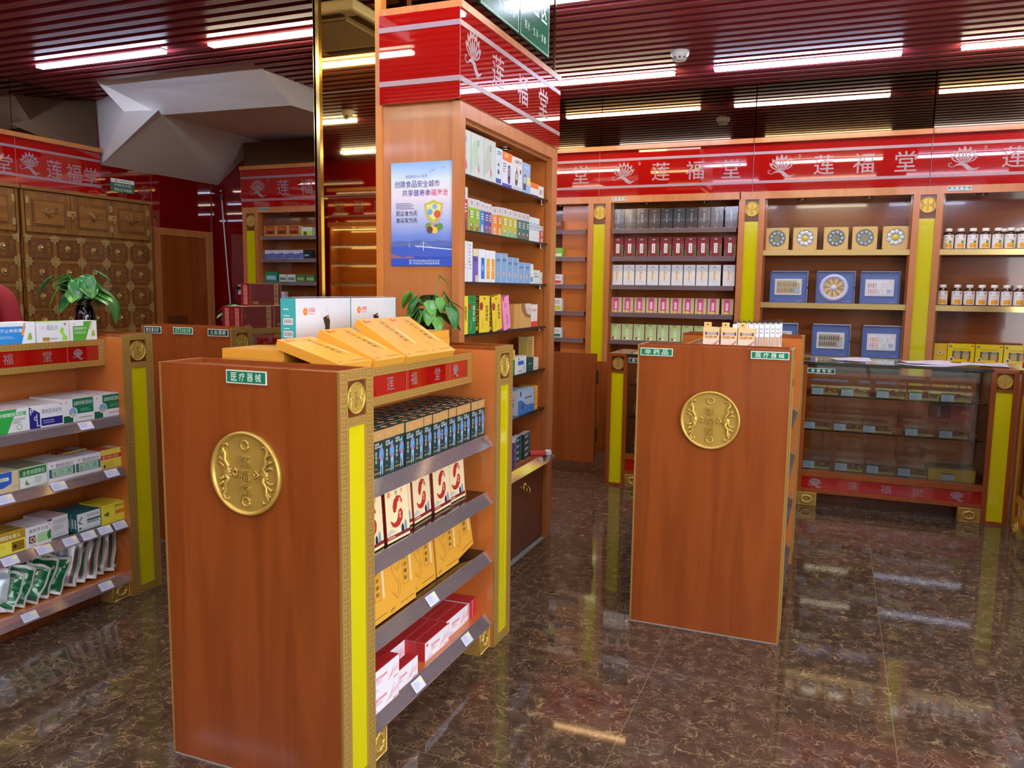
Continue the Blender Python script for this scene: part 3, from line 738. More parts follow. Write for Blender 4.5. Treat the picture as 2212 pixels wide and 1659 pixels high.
u = thing('pillar_shelf_unit', 'tall wooden shelf unit built on the pillar, poster on its end', 'shelving unit', (-1.87, 4.15, 0))
def rl(b): b.v = [(x + 1.87, y - 4.15, z) for x, y, z in b.v]; return b
def ub(nm, x0, x1, y0, y1, z0, z1, mat, mats=None, parent=None):
    b = MB(); b.box(x0, x1, y0, y1, z0, z1, mat, mats); return rl(b).obj(nm, parent or u)
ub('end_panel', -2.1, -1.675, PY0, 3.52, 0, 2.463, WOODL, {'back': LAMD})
ub('edge_board', -2.112, -2.078, 3.452, 3.50, 0, 3.42, P((206, 128, 52), 0.35))
ub('front_stile', -1.70, -1.66, 3.452, 3.512, 0, 2.463, WOODL)
ub('rear_stile', -1.70, -1.66, 4.755, PY1, 0, 2.463, WOODL)
ub('top_rail', -1.70, -1.66, 3.512, 4.755, 2.395, 2.463, WOODL)
ub('inner_rail', -1.71, -1.685, 3.512, 4.755, 2.378, 2.397, WOODL)
ub('rear_end_panel', -2.05, -1.70, 4.76, 4.845, 0, 2.463, LAM)
ub('back_panel', -2.06, -2.0, 3.52, 4.76, 0.5, 2.4, LAM)
ub('top_panel', -2.05, -1.70, 3.52, 4.76, 2.39, 2.45, LAM)
ub('crown_rail', -2.08, -1.648, 3.44, 4.86, 2.866, 2.90, WOODL)
for z in (2.145, 1.88, 1.63, 1.37, 1.105, 0.856):
    s = ub('glass_shelf', -2.0, -1.685, 3.522, 4.757, z - 0.009, z, SHELFG)
    e = ub('shelf_edge', -1.685, -1.683, 3.522, 4.757, z - 0.0095, z + 0.0005, P((16, 10, 14), 0.3), None, s)
    b = MB(); b.cyl((-1.72, 4.757, z - 0.018), (-1.72, 4.73, z - 0.018), 0.008, CHROME); b.cyl((-1.72, 4.735, z - 0.03), (-1.72, 4.735, z - 0.009), 0.006, CHROME); rl(b).obj('shelf_pin', s)
base = ub('base_cabinet', -2.05, -1.70, 3.52, 4.755, 0.03, 0.56, WOODD, {'top': WOODL})
ub('counter_nosing', -1.70, -1.655, 3.512, 4.755, 0.535, 0.565, WOOD, None, base)
for ya, yb in ((3.53, 4.135), (4.145, 4.75)):
    d = ub('cabinet_door', -1.70, -1.685, ya, yb, 0.03, 0.525, WOODD, None, base) if False else ub('cabinet_door', -1.70, -1.685, ya, yb, 0.03, 0.525, WOODD)
    b = MB(); yk = yb - 0.09 if ya < 4 else ya + 0.29
    b.lathe([(0, 0), (0.036, 0), (0.038, 0.005), (0.02, 0.01), (0, 0.012)], BRASS, 20, (-1.685, yk, 0.405), (1, 0, 0))
    b.tube([(-1.672, yk - 0.02, 0.41), (-1.66, yk - 0.022, 0.385), (-1.658, yk, 0.368), (-1.66, yk + 0.022, 0.385), (-1.672, yk + 0.02, 0.41)], 0.005, BRASS); rl(b).obj('door_pull', d)
b = MB(); b.add([(-1.655, 3.52, 0.567), (-1.655, 4.79, 0.567), (-1.615, 4.79, 0.525), (-1.615, 3.52, 0.525), (-1.652, 3.52, 0.569), (-1.652, 4.79, 0.569), (-1.612, 4.79, 0.527), (-1.612, 3.52, 0.527)], [(0, 3, 2, 1), (4, 5, 6, 7), (0, 1, 5, 4), (2, 3, 7, 6), (0, 4, 7, 3), (1, 2, 6, 5)], ACRY); rl(b).obj('price_lip', u)
b = MB(); b.lathe([(0.0, 0), (0.05, 0), (0.055, 0.008), (0.03, 0.012), (0, 0.012)], CHROME, 20, (-1.82, 4.35, 2.39), (0, 0, -1)); rl(b).obj('downlight', u)
ub('base_seal', -2.0, -1.668, 3.452, 4.852, 0, 0.006, P((150, 150, 152)))
# its red sign boards: long side towards the right aisle, plain end towards the camera
cm = [('lotus', 0.055, 0.235, 2.6, 2.81)] + [(c, a, a + 0.155, z0, z0 + 0.155) for c, a, z0 in (('莲', 0.37, 2.61), ('福', 0.715, 2.6), ('堂', 1.045, 2.6))]
fascia('red sign board along the top of the pillar shelf unit, facing the glass counter', (-1.652, 3.43, 2.463), (0, 1, 0), 1.425, 2.463, 2.866, 2.555, 2.80, cm, [], reg=False)
f2 = fascia('plain red end board with two silver stripes above the poster', (-2.077, 3.43, 2.463), (1, 0, 0), 0.425, 2.463, 2.866, 2.555, 2.80, [], [], reg=False)
# green zone signs on the pillar above
for i, (y0, y1, lab, big) in enumerate(((3.72, 4.235, 'pale green sign board on the pillar top, nearer the camera, mostly out of view', '阴凉区'), (4.245, 4.725, 'green sign board with three big characters at the pillar top', '常温区'))):
    t = thing('zone_sign', lab, 'sign', (-1.688, y0, 2.975), PI / 2, 'green zone signs on the pillar')
    w = y1 - y0; h = 0.42; F = Fr((0, -0.005, 0), (1, 0, 0), (0, 0, 1), w, h)
    b = MB(); b.box(0, w, -0.005, 0, 0, h, GREENS); b.obj('board', t)
    p = MB()
    for q in ((0.02, 0.02, 0.98, 0.028), (0.02, 0.97, 0.98, 0.978), (0.02, 0.02, 0.028, 0.978), (0.972, 0.02, 0.98, 0.978)): p.rect(F, *q, SIGNW)
    p.htext(F, 0.1, 0.42, 0.95, 0.72, big, SIGNW, 0.02, 0, 0.3); p.htext(F, 0.14, 0.15, 0.88, 0.25, '阳光·生活·健康', SIGNW, 0, 0, 0.35); p.obj('lettering', t)

# poster
t = thing('poster', 'blue food safety poster stuck on the wooden end of the pillar unit', 'poster', (-2.03, 3.459, 1.7025))
w, h = 0.33, 0.49
F = Fr((0, -0.002, 0), (1, 0, 0), (0, 0, 1), w, h)
m = principled('poster_print', (200, 215, 245), 0.25, 0, 0.3)
L_ = m.node_tree.links.new; tc = node(m, 'ShaderNodeTexCoord'); sx_ = node(m, 'ShaderNodeSeparateXYZ'); dv = node(m, 'ShaderNodeMath', operation='DIVIDE'); dv.inputs[1].default_value = h
L_(tc.outputs['Object'], sx_.inputs[0]); L_(sx_.outputs['Z'], dv.inputs[0])
rp = ramp(m, [(0.0, (40, 80, 190)), (0.13, (60, 104, 200)), (0.3, (120, 150, 226)), (0.5, (196, 206, 240)), (0.68, (236, 226, 240)), (0.84, (214, 232, 240)), (1.0, (130, 180, 240))])
nz = node(m, 'ShaderNodeTexNoise'); nz.inputs['Scale'].default_value = 6; ma = node(m, 'ShaderNodeMath', operation='MULTIPLY_ADD'); ma.inputs[1].default_value = 0.12
L_(tc.outputs['Object'], nz.inputs['Vector']); L_(nz.outputs[0], ma.inputs[0]); L_(dv.outputs[0], ma.inputs[2]); sb = node(m, 'ShaderNodeMath', operation='SUBTRACT'); sb.inputs[1].default_value = 0.06
L_(ma.outputs[0], sb.inputs[0]); L_(sb.outputs[0], rp.inputs[0]); L_(rp.outputs[0], m.node_tree.nodes['Principled BSDF'].inputs['Base Color'])
b = MB(); b.box(0, w, -0.002, 0, 0, h, m); b.obj('paper', t)
p = MB(); nav = P((60, 60, 150)); pur = P((90, 60, 140)); red = P((210, 60, 110))
for c, x in zip('创建食品安全城市', range(8)): p.text(F, 0.06 + x * 0.093, 0.76, 0.145 + x * 0.093, 0.825, c, nav if x < 5 else pur, 0.015)
for c, x in zip('共享健康幸福海沧', range(8)): p.text(F, 0.185 + x * 0.094, 0.675, 0.27 + x * 0.094, 0.738, c, nav if x < 5 else red, 0.015)
p.htext(F, 0.24, 0.85, 0.6, 0.88, '食品安全人人有责', P((110, 120, 200))); p.lines(F, 0.08, 0.55, 0.44, 0.615, 4, P((130, 130, 160)), 3)
p.htext(F, 0.08, 0.485, 0.44, 0.535, '民以食为天', P((30, 30, 50)), 0.01); p.htext(F, 0.08, 0.42, 0.44, 0.47, '食以安为先', P((30, 30, 50)), 0.01)
# shield of food over a heap of fruit, and the sea with a bridge
p.poly(F, [(0.55, 0.60), (0.62, 0.615), (0.7, 0.635), (0.78, 0.615), (0.85, 0.60), (0.83, 0.5), (0.76, 0.43), (0.7, 0.41), (0.64, 0.43), (0.57, 0.5)], P((200, 190, 70)))
p.poly(F, [(0.58, 0.585), (0.7, 0.605), (0.82, 0.585), (0.8, 0.51), (0.7, 0.44), (0.6, 0.51)], P((226, 222, 150)))
p.disc(F, 0.64, 0.52, 0.045, P((110, 170, 220))); p.disc(F, 0.76, 0.5, 0.055, P((210, 90, 60))); p.disc(F, 0.72, 0.57, 0.04, P((130, 180, 220)))
for x, z, c in ((0.62, 0.385, (120, 150, 60)), (0.68, 0.36, (226, 190, 70)), (0.75, 0.37, (150, 90, 60)), (0.8, 0.38, (90, 150, 70)), (0.72, 0.345, (230, 200, 90)), (0.64, 0.35, (100, 70, 50))): p.disc(F, x, z, 0.05, P(c))
p.poly(F, [(0, 0.23), (0.12, 0.25), (0.3, 0.235), (0.45, 0.255), (0.62, 0.235), (0.8, 0.25), (1, 0.235), (1, 0.19), (0, 0.19)], P((86, 110, 180)))
p.rect(F, 0, 0.09, 1, 0.19, P((64, 96, 200))); p.poly(F, [(0.4, 0.2), (1, 0.165), (1, 0.155), (0.4, 0.19)], P((214, 222, 240)))
p.rect(F, 0.53, 0.15, 0.54, 0.235, SIGNW); p.rect(F, 0.3, 0.18, 0.306, 0.225, SIGNW); p.stroke(F, [(0.43, 0.175), (0.535, 0.235), (0.72, 0.165)], 0.001, SIGNW)
p.poly(F, [(0, 0.12), (0.1, 0.1), (0.2, 0.085), (0.3, 0.1), (0.4, 0.08), (0.4, 0.07), (0, 0.07)], P((150, 110, 130)))
p.rect(F, 0, 0, 1, 0.075, P((46, 84, 196))); p.htext(F, 0.3, 0.042, 0.8, 0.062, '厦门市海沧区食品安全委员会办公室', SIGNW); p.htext(F, 0.3, 0.016, 0.8, 0.036, '厦门市海沧区市场监督管理局', SIGNW)
for x, z in ((0.66, 0.9), (0.7, 0.915), (0.86, 0.93)): p.stroke(F, [(x - 0.03, z + 0.01), (x, z), (x + 0.03, z + 0.012)], 0.0015, P((70, 90, 120)))
p.obj('printed_picture', t)

# ================================================================== wall cabinets along the back
def wall_unit(label, xp, w_open, shelves, gold, depth_step=None, base=True, y0=7.63):
    """pilaster centred on xp, opening to its right; shelves at heights"""
    t = thing('wall_cabinet', label, 'cabinet', (xp, y0, 0), 0, 'wall cabinets')
    def ob(nm, x0, x1, ya, yb, z0, z1, mat, mats=None, parent=None): return onebox(nm, parent or t, x0, x1, ya, yb, z0, z1, mat, mats)
    xa = 0.112; xb = xa + w_open
    pl = ob('pilaster', -0.112, -0.06, 0, 0.045, 0.9, 2.495, WOODL)
    ob('pilaster_stile', 0.06, 0.112, 0, 0.045, 0.9, 2.495, WOODL, None, pl)
    ob('pilaster_rail', -0.06, 0.06, 0.002, 0.045, 2.425, 2.495, WOODL, None, pl)
    ob('medallion_recess', -0.06, 0.06, 0.02, 0.04, 2.23, 2.425, WOODD, None, pl)
    ob('yellow_strip', -0.06, 0.06, 0.012, 0.03, 0.9, 2.23, YEL, None, pl)
    coin(pl, (0, 0.02, 2.342), 0.066)
    ob('top_rail', xa, xb, 0, 0.045, 2.43, 2.495, WOODL)
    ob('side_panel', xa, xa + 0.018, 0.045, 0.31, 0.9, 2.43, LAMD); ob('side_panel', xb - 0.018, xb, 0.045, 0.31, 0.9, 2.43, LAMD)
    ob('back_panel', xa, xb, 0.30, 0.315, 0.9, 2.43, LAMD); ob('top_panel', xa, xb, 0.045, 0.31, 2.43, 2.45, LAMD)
    for dx in (0.3, 0.85):
        if dx < w_open: b = MB(); b.lathe([(0.02, 0), (0.042, 0), (0.046, 0.006), (0.02, 0.006), (0.02, 0)], CHROME, 20, (xa + dx, 0.16, 2.43), (0, 0, -1)); b.obj('downlight', t)
    if depth_step: ob('boxed_pier', xa + depth_step[0], xb - 0.001, 0.11, 0.30, 0.9, 2.43, LAM)
    for z in shelves:
        if gold:
            s = ob('shelf', xa, xb, 0.035, 0.30, z - 0.012, z, WOODL); ob('shelf_front', xa, xb, 0.03, 0.036, z - 0.046, z + 0.002, principled_gold(), None, s)
        else:
            s = ob('shelf', xa + 0.018, xb - 0.018, 0.05, 0.30, z - 0.008, z, SHELFG)
            l = MB(); c0, c1 = xa + 0.01, xb - 0.03; l.box(c0, c1, 0.028, 0.031, z - 0.04, z + 0.004, ACRY); l.box(c0, c1, 0.031, 0.05, z + 0.001, z + 0.004, ACRY); l.obj('price_lip', s)
    if base:
        d = ob('base_cabinet', -0.112, xb, 0.0, 0.31, 0, 0.9, WOOD)
        for i in range(2):
            q = ob('cupboard_door', xa + 0.01 + i * w_open / 2, xa - 0.01 + (i + 1) * w_open / 2, -0.012, 0, 0.1, 0.86, WOOD, None, d)
    return t
GOLDF = []
def principled_gold():
    if not GOLDF: GOLDF.append(principled('gold_shelf_front', (222, 196, 130), 0.18, 0.55))
    return GOLDF[0]
DARKZ = (2.182, 1.918, 1.648, 1.382, 1.115)
wall_unit('back wall cabinet with gold medallion, dark, red, white, pink and green boxes on five shelves', -2.172, 1.206, DARKZ, False)
wall_unit('back wall cabinet with gold gift boxes over blue gift boxes', -0.752, 1.197, (1.974, 1.506, 1.034), True)
wall_unit('back wall cabinet at the right edge holding two rows of supplement bottles', 0.667, 1.193, (1.974, 1.506, 1.034), True)
wall_unit('nearly empty back wall cabinet between the pillar and the first yellow strip', -3.592, 1.196, DARKZ, False, (0.9,))
wall_unit('dim back wall cabinet under the stairs with medicine boxes', -6.36, 1.2, (2.165, 1.908, 1.645, 1.38, 1.115), False)
wall_unit('back wall cabinet hidden behind the gold pillar', -5.0, 1.18, DARKZ, False)
o = wall_unit('front wall cabinet left of the shop window, seen in the gold mirror', -5.2, 1.2, DARKZ, False); o.location = (-4.0, -2.75, 0); o.rotation_euler = (0, 0, PI)
o = wall_unit('front wall cabinet in the far corner, seen in the gold mirror', -6.6, 1.2, DARKZ, False); o.location = (-5.42, -2.75, 0); o.rotation_euler = (0, 0, PI)
for xq, nm in ((-4.112, 'nearer'), (-5.532, 'farther')):    # added glow strips, invented to brighten these shelves in the gold mirror
    for kz in (2.42,) + DARKZ[:4]:
        t = thing('mirror_fill_strip', 'slim warm added fill strip in the %s front wall cabinet at height %.1f' % (nm, kz), 'light', (xq - 0.6, -2.79, kz - 0.014), 0, 'added front cabinet fill strips')
        onebox('fill_bar', t, -0.58, 0.58, -0.008, 0.008, -0.012, 0.002, P((200, 200, 200))); onebox('diffuser', t, -0.56, 0.56, -0.02, -0.008, -0.012, 0.002, lamp_mat(WARM, 26.0))
dept_sign('食品类', 'small dark green sign above the black boxes on the back wall cabinet', (-2.045, 7.628, 2.448), 0.137, 0.034, 0, True)
dept_sign('保健食品', 'small dark green sign above the bottles at the right edge', (0.80, 7.628, 2.452), 0.175, 0.034, 0, True)
dept_sign('Rx处方药', 'tiny dark sign over the dim medicine shelf left of the pillar', (-6.23, 7.628, 2.452), 0.15, 0.032, 0, True)

# ================================================================== swing gate
t = thing('swing_gate', 'plain brown wooden half-height gate between the pillar and glass counter', 'gate', (-2.25, 6.55, 0))
onebox('board', t, -0.42, 0.39, 0, 0.03, 0.12, 1.062, WOOD)
b = MB(); b.cyl((0.395, 0.015, 0.3), (0.395, 0.015, 0.42), 0.012, P((60, 40, 26))); b.obj('hinge', t); b = MB(); b.cyl((0.395, 0.015, 0.8), (0.395, 0.015, 0.92), 0.012, P((60, 40, 26))); b.obj('hinge', t)
onebox('fixed_post', t, -0.47, -0.425, -0.01, 0.04, 0, 1.07, WOOD)

# ================================================================== glass display counters
def counter(label, x0, x1, post_left, loc, rz=0.0, sign_label=None):
    """local: front at y = 0, x from x0 to x1; pilaster on one end"""
    t = thing('glass_counter', label, 'display counter', loc, rz, 'glass display counters')
    def ob(nm, *a, parent=None, mats=None): return onebox(nm, parent or t, *a, mats)
    D, H = 0.5, 1.09; pw = 0.165
    pa, pb = (x0, x0 + pw) if post_left else (x1 - pw, x1)
    ga, gb = (x0 + pw, x1) if post_left else (x0, x1 - pw)
    for sx0 in (pa, pb - 0.032): ob('post_stile', sx0, sx0 + 0.032, 0, 0.05, 0, H, WOOD)
    p = ob('pilaster_body', pa, pb, 0.05, D, 0, H, WOOD)
    ob('pilaster_rail', pa + 0.032, pb - 0.032, 0.0, 0.05, 1.065, H, WOOD, parent=p); ob('pilaster_rail', pa + 0.032, pb - 0.032, 0.0, 0.05, 0.935, 0.952, WOOD, parent=p); ob('pilaster_foot', pa + 0.032, pb - 0.032, 0.0, 0.05, 0, 0.02, WOOD, parent=p)
    ob('yellow_strip', pa + 0.032, pb - 0.032, 0.008, 0.05, 0.02, 0.935, YEL, parent=p); ob('medallion_recess', pa + 0.032, pb - 0.032, 0.02, 0.05, 0.952, 1.065, WOODD, parent=p)
    coin(p, ((pa + pb) / 2, 0.02, 1.008), 0.049)
    ea, eb = (gb - 0.03, gb) if post_left else (ga, ga + 0.03)
    ob('end_stile', ea, eb, 0, 0.05, 0, H - 0.02, WOOD)
    ob('lower_rail', ga, gb, -0.004, D, 0.225, 0.27, WOOD); ob('bottom_rail', ga, gb, -0.004, 0.05, 0.103, 0.132, WOOD)
    r = ob('red_plinth_panel', ga, gb, 0.004, 0.05, 0.132, 0.225, REDG)
    F = Fr((ga, 0.004, 0.132), (1, 0, 0), (0, 0, 1), gb - ga, 0.093); q = MB()
    for a in (0.105, 0.875): lotus(q, Fr(F.at(a - 0.04, 0.1), (1, 0, 0), (0, 0, 1), 0.095, 0.075), SILV, 0.0032)
    for ch, a in (('莲', 0.32), ('福', 0.5), ('堂', 0.67)): q.text(F, a - 0.03, 0.18, a + 0.03, 0.82, ch, SILV)
    q.obj('lettering', r)
    ob('dark_recess', ga, gb, 0.16, D, 0, 0.103, WOODD)
    for fx in (ga + 0.002, gb - 0.142): flower_block(t, fx, fx + 0.14, -0.006, 0.1, 0, 0.103, '-y')
    ob('front_glass', ga, gb, 0.012, 0.018, 0.27, H - 0.03, GLASS)
    ob('glass_top', ga - 0.01, gb + 0.01, -0.004, D, H - 0.014, H, GLASS)
    ob('top_edge', ga - 0.01, gb + 0.01, -0.008, -0.004, H - 0.018, H, principled_edge(), parent=None)
    for z in (0.838, 0.576): ob('glass_shelf', ga + 0.01, gb - 0.01, 0.05, D - 0.06, z - 0.008, z, GLASS)
    ob('display_floor', ga, gb, 0.02, D, 0.262, 0.271, LAMD)
    for k in (0.0, 0.5):
        ob('sliding_door', ga + (gb - ga) * k, ga + (gb - ga) * (k + 0.5), D - 0.03 + k * 0.02, D - 0.022 + k * 0.02, 0.27, H - 0.03, GLASS)
    for xx in (ga + 0.004, gb - 0.016): ob('rear_post', xx, xx + 0.012, D - 0.03, D, 0.27, H - 0.014, WOODD)
    return t
EDGE = []
def principled_edge():
    if not EDGE: EDGE.append(principled('dark_glass_edge', (34, 40, 40), 0.15, 0, 0.5))
    return EDGE[0]
counter('glass display counter behind the lone shelf, yellow pilaster at its pillar side', -1.70, -0.215, True, (0, 6.335, 0))
counter('glass display counter with acrylic boxes and yellow pilaster by the right edge', -0.2, 1.19, False, (0, 6.335, 0))
counter('glass counter along the right aisle, only its yellow pilaster in view', -0.0, 1.6, True, (1.2, 6.325, 0), -PI / 2)
dept_sign('参茸专柜', 'dark green sign with four characters inside the glass counter, upper corner', (-0.17, 6.334, 1.006), 0.19, 0.038, 0, True)
dept_sign('参茸专柜', 'dark green sign of the other glass counter, mostly hidden by the lone shelf', (-1.525, 6.334, 1.02), 0.19, 0.038, 0, True)

# ================================================================== herbal drawer cabinets on the left wall
def drawer_cabinet(label, y0, y1, cols, doors):
    t = thing('drawer_cabinet', label, 'cabinet', (-6.7, y0, 0), PI / 2, 'golden oak drawer cabinets')   # local x = world y, front -y -> +x
    W = y1 - y0; b = MB(); b.box(0, W, 0.03, 0.38, 0.0, 2.44, WOODG); b.obj('carcass', t)
    b = MB(); b.box(-0.01, W + 0.01, -0.02, 0.38, 2.42, 2.45, WOODGH); b.obj('cornice', t)
    rows = [1.795 + 0.213 - 0.2175 * i for i in range(9)]    # heights of the rails
    xs = [0.025 + (W - 0.05) * i / cols for i in range(cols + 1)]
    for x in xs: onebox('stile', t, x - 0.017, x + 0.017, 0.0, 0.03, 0.05, 2.03, WOODG)
    for x in (0.012, W - 0.012): onebox('corner_stile', t, x - 0.012, x + 0.012, -0.001, 0.03, 2.03, 2.42, WOODG)
    for z in rows: onebox('rail', t, 0, W, 0.002, 0.03, z - 0.014, z + 0.014, WOODGH)
    for i in range(doors):
        a = 0.03 + (W - 0.06) * i / doors; c = 0.03 + (W - 0.06) * (i + 1) / doors
        d = onebox('cupboard_door', t, a + 0.004, c - 0.004, -0.002, 0.03, 2.05, 2.41, WOODG)
        q = MB(); q.box(a + 0.065, c - 0.065, -0.008, -0.002, 2.105, 2.345, WOODP); q.box(a + 0.085, c - 0.085, -0.014, -0.008, 2.125, 2.325, WOODGH)
        rn = random.Random(i + 5); F = Fr((a + 0.1, -0.014, 2.14), (1, 0, 0), (0, 0, 1), c - a - 0.2, 0.17)
        for k in range(7):   # carved spray of leaves
            q.tube([F.at(0.5, 0.25, 0), F.at(0.5 + rn.uniform(-.2, .2), 0.5, 0.004), F.at(rn.uniform(0.1, 0.9), rn.uniform(0.5, 0.95), 0.003)], 0.006, WOODGH, 5)
        q.obj('carved_panel', d)
        for hx in ((a + 0.005, c - 0.035) if i in (0, doors - 1) else (c - 0.03,)):
            for z in (2.13, 2.33):
                if i == 0 and hx > a + .1 or i == doors - 1 and hx < a + .1: continue
                onebox('brass_hinge', d, hx, hx + 0.03, -0.008, -0.001, z - 0.03, z + 0.03, BRASSP)
        if i < doors - 1:
            q = MB(); q.box(c - 0.045, c + 0.045, -0.008, -0.001, 2.215, 2.265, BRASSP); q.tube([(c - 0.02, -0.012, 2.24), (c + 0.02, -0.012, 2.24)], 0.006, BRASS); q.box(c - 0.0, c + 0.022, -0.018, -0.008, 2.185, 2.225, BRASS); q.obj('brass_latch', d)
    rn = random.Random(int(y0 * 100)); herbs = '枸杞甘草黄芪当归白术川芎熟地党参麦冬山药茯苓陈皮半夏桔梗防风荆芥薄荷菊花金银连翘'
    for r in range(len(rows) - 1):
        for c in range(cols):
            z1, z0 = rows[r] - 0.016, rows[r + 1] + 0.016; xa, xb = xs[c] + 0.019, xs[c + 1] - 0.019
            q = MB(); q.box(xa, xb, 0.004, 0.03, z0, z1, WOODP); q.box(xa + 0.018, xb - 0.018, -0.002, 0.004, z0 + 0.016, z1 - 0.016, WOODP); d = q.obj('drawer', t)
            mx, mz = (xa + xb) / 2, (z0 + z1) / 2
            k = MB(); k.lathe([(0, 0), (0.034, 0), (0.032, 0.004), (0, 0.006)], BRASSP, 6, (mx, -0.002, mz + 0.01), (0, -1, 0), False); k.lathe([(0, 0.028), (0.012, 0.026), (0.016, 0.018), (0.008, 0.008), (0.008, 0)], BRASS, 14, (mx, -0.004, mz + 0.01), (0, -1, 0)); k.obj('brass_knob', d)
            if r < 5:
                p = MB(); F = Fr((xa, -0.002, z0), (1, 0, 0), (0, 0, 1), xb - xa, z1 - z0)
                for (u0, v0) in ((0.12, 0.68), (0.76, 0.68), (0.12, 0.42), (0.76, 0.42), (0.42, 0.12)): p.text(F, u0, v0, u0 + 0.12, v0 + 0.15, rn.choice(herbs), P((140, 112, 66)))
                p.obj('herb_lettering', d)
    for r, z in enumerate(rows[:7]):
        for c, x in enumerate(xs):
            q = MB(); lx = 0 if c == 0 else -0.045; rx = 0 if c == cols else 0.045
            q.box(x - 0.012, x + 0.012, -0.006, 0.0, z - 0.055, z + 0.055 if r else z + 0.02, BRASSP); q.box(x + lx - 0.006, x + rx + 0.006, -0.0055, 0.0, z - 0.012, z + 0.012, BRASSP)
            for sx in (-1, 1):
                if (sx < 0 and c == 0) or (sx > 0 and c == cols): continue
                for sz in (-1, 1):
                    if r == 0 and sz > 0: continue
                    q.cyl((x + sx * 0.028, -0.005, z + sz * 0.024), (x + sx * 0.028, 0.0, z + sz * 0.024), 0.014, BRASSP, 10)
            q.obj('brass_corner_fitting', t)
    return t
drawer_cabinet('golden oak herbal drawer cabinet beside the brown door', 5.05, 6.50, 5, 3)
drawer_cabinet('golden oak herbal drawer cabinet behind the person in red', 3.57, 5.02, 5, 3)
# ================================================================== goods
W_ = P((232, 234, 238)); INK = P((60, 62, 70)); GRY = P((150, 154, 160))
RXP = PI / 2     # turns a box front from -y to +x
def HL(p, F, cx, cz, r, col=(236, 110, 40)):
    p.disc(F, cx, cz, r, P(col)); k = P((250, 210, 120)); q = F.w / F.h
    for a in (-0.35, 0.25): p.rect(F, cx + r * a, cz - r * q * 0.5, cx + r * (a + 0.14), cz + r * q * 0.5, k)
    p.rect(F, cx - r * 0.3, cz - r * q * 0.08, cx + r * 0.35, cz + r * q * 0.08, k)

# --- dark green patch boxes with a blue figure (top shelf of the nearest gondola)
def d_patch(p, F):
    f = F['f']; tan = P((178, 142, 92)); blu = P((84, 148, 206)); bl2 = P((130, 186, 228)); rd = P((224, 72, 52))
    p.rect(f, 0, 0.78, 1, 1, tan); HL(p, f, 0.5, 0.885, 0.0)
    for a in (0.4, 0.52): p.rect(f, a, 0.85, a + 0.07, 0.92, P((244, 150, 50)))
    p.rect(f, 0.4, 0.875, 0.59, 0.895, P((244, 150, 50)))
    p.htext(f, 0.1, 0.69, 0.5, 0.74, '关注疼痛', W_, 0.02); p.htext(f, 0.1, 0.63, 0.8, 0.68, '远红外磁疗贴', W_, 0.02)
    p.vtext(f, 0.12, 0.3, 0.32, 0.56, '筋骨贴', P((190, 196, 180)), 0.02); p.rect(f, 0.1, 0.19, 0.28, 0.205, GRY); p.rect(f, 0.04, 0.085, 0.74, 0.115, P((150, 122, 70)))
    body = [(0.66, 0.67), (0.74, 0.67), (0.76, 0.62), (0.86, 0.59), (0.92, 0.5), (0.93, 0.36), (0.89, 0.35), (0.85, 0.47), (0.83, 0.36), (0.84, 0.2), (0.82, 0.03), (0.76, 0.03), (0.74, 0.2), (0.7, 0.3), (0.66, 0.2), (0.62, 0.03), (0.56, 0.03), (0.58, 0.2), (0.57, 0.36), (0.54, 0.48), (0.49, 0.38), (0.45, 0.4), (0.5, 0.55), (0.55, 0.6), (0.64, 0.62)]
    p.poly(f, [body[i] for i in (0, 1, 2, 3, 7, 8, 18, 19, 22, 23, 24)], blu)
    p.poly(f, [body[i] for i in (3, 4, 5, 6, 7)], blu); p.poly(f, [body[i] for i in (19, 20, 21, 22)], blu)
    p.poly(f, [(0.57, 0.36), (0.70, 0.36), (0.7, 0.3), (0.66, 0.2), (0.62, 0.05), (0.56, 0.05), (0.58, 0.2)], bl2); p.poly(f, [(0.70, 0.36), (0.83, 0.36), (0.84, 0.2), (0.82, 0.05), (0.76, 0.05), (0.74, 0.2), (0.7, 0.3)], bl2)
    p.disc(f, 0.72, 0.69, 0.05, bl2, 10)
    for a, c, r in ((0.62, 0.57, 0.07), (0.56, 0.44, 0.05), (0.66, 0.36, 0.07), (0.6, 0.2, 0.045), (0.7, 0.42, 0.05)): p.disc(f, a, c, r, rd, 10)
    l = F['l']; p.rect(l, 0, 0, 0.3, 0.78, P((176, 186, 196))); p.rect(l, 0.55, 0.06, 0.9, 0.7, P((200, 206, 214)))
    t = F['t']; p.poly(t, [(0.5 + 0.26 * math.cos(a * PI / 7), 0.45 + 0.2 * math.sin(a * PI / 7)) for a in range(14)], P((222, 140, 84))); p.rect(t, 0, 0.93, 1, 1, P((178, 190, 200))); p.stroke(t, [(0.95, 0), (0.5, 0.6), (0, 0.8)], 0.0015, P((70, 96, 96)))
patch = carton('pain_patch_box', 0.067, 0.05, 0.16, P((32, 56, 52)), d_patch)
rowname = ['front row', 'row behind the front one', 'third row from the front', 'fourth row from the front', 'rearmost row']
for r in range(5):
    for i in range(14):
        yy = 2.205 + i * 0.0695 + random.uniform(-0.002, 0.002) ; xx = -1.386 - r * 0.0535 + (random.uniform(-0.004, 0.003))
        patch.put((xx, yy, 0.966), RXP + random.uniform(-0.02, 0.02), 'dark green patch box, %s from near post, %s, top shelf' % (ORD[i], rowname[r]), 'dark green patch boxes on the top shelf')
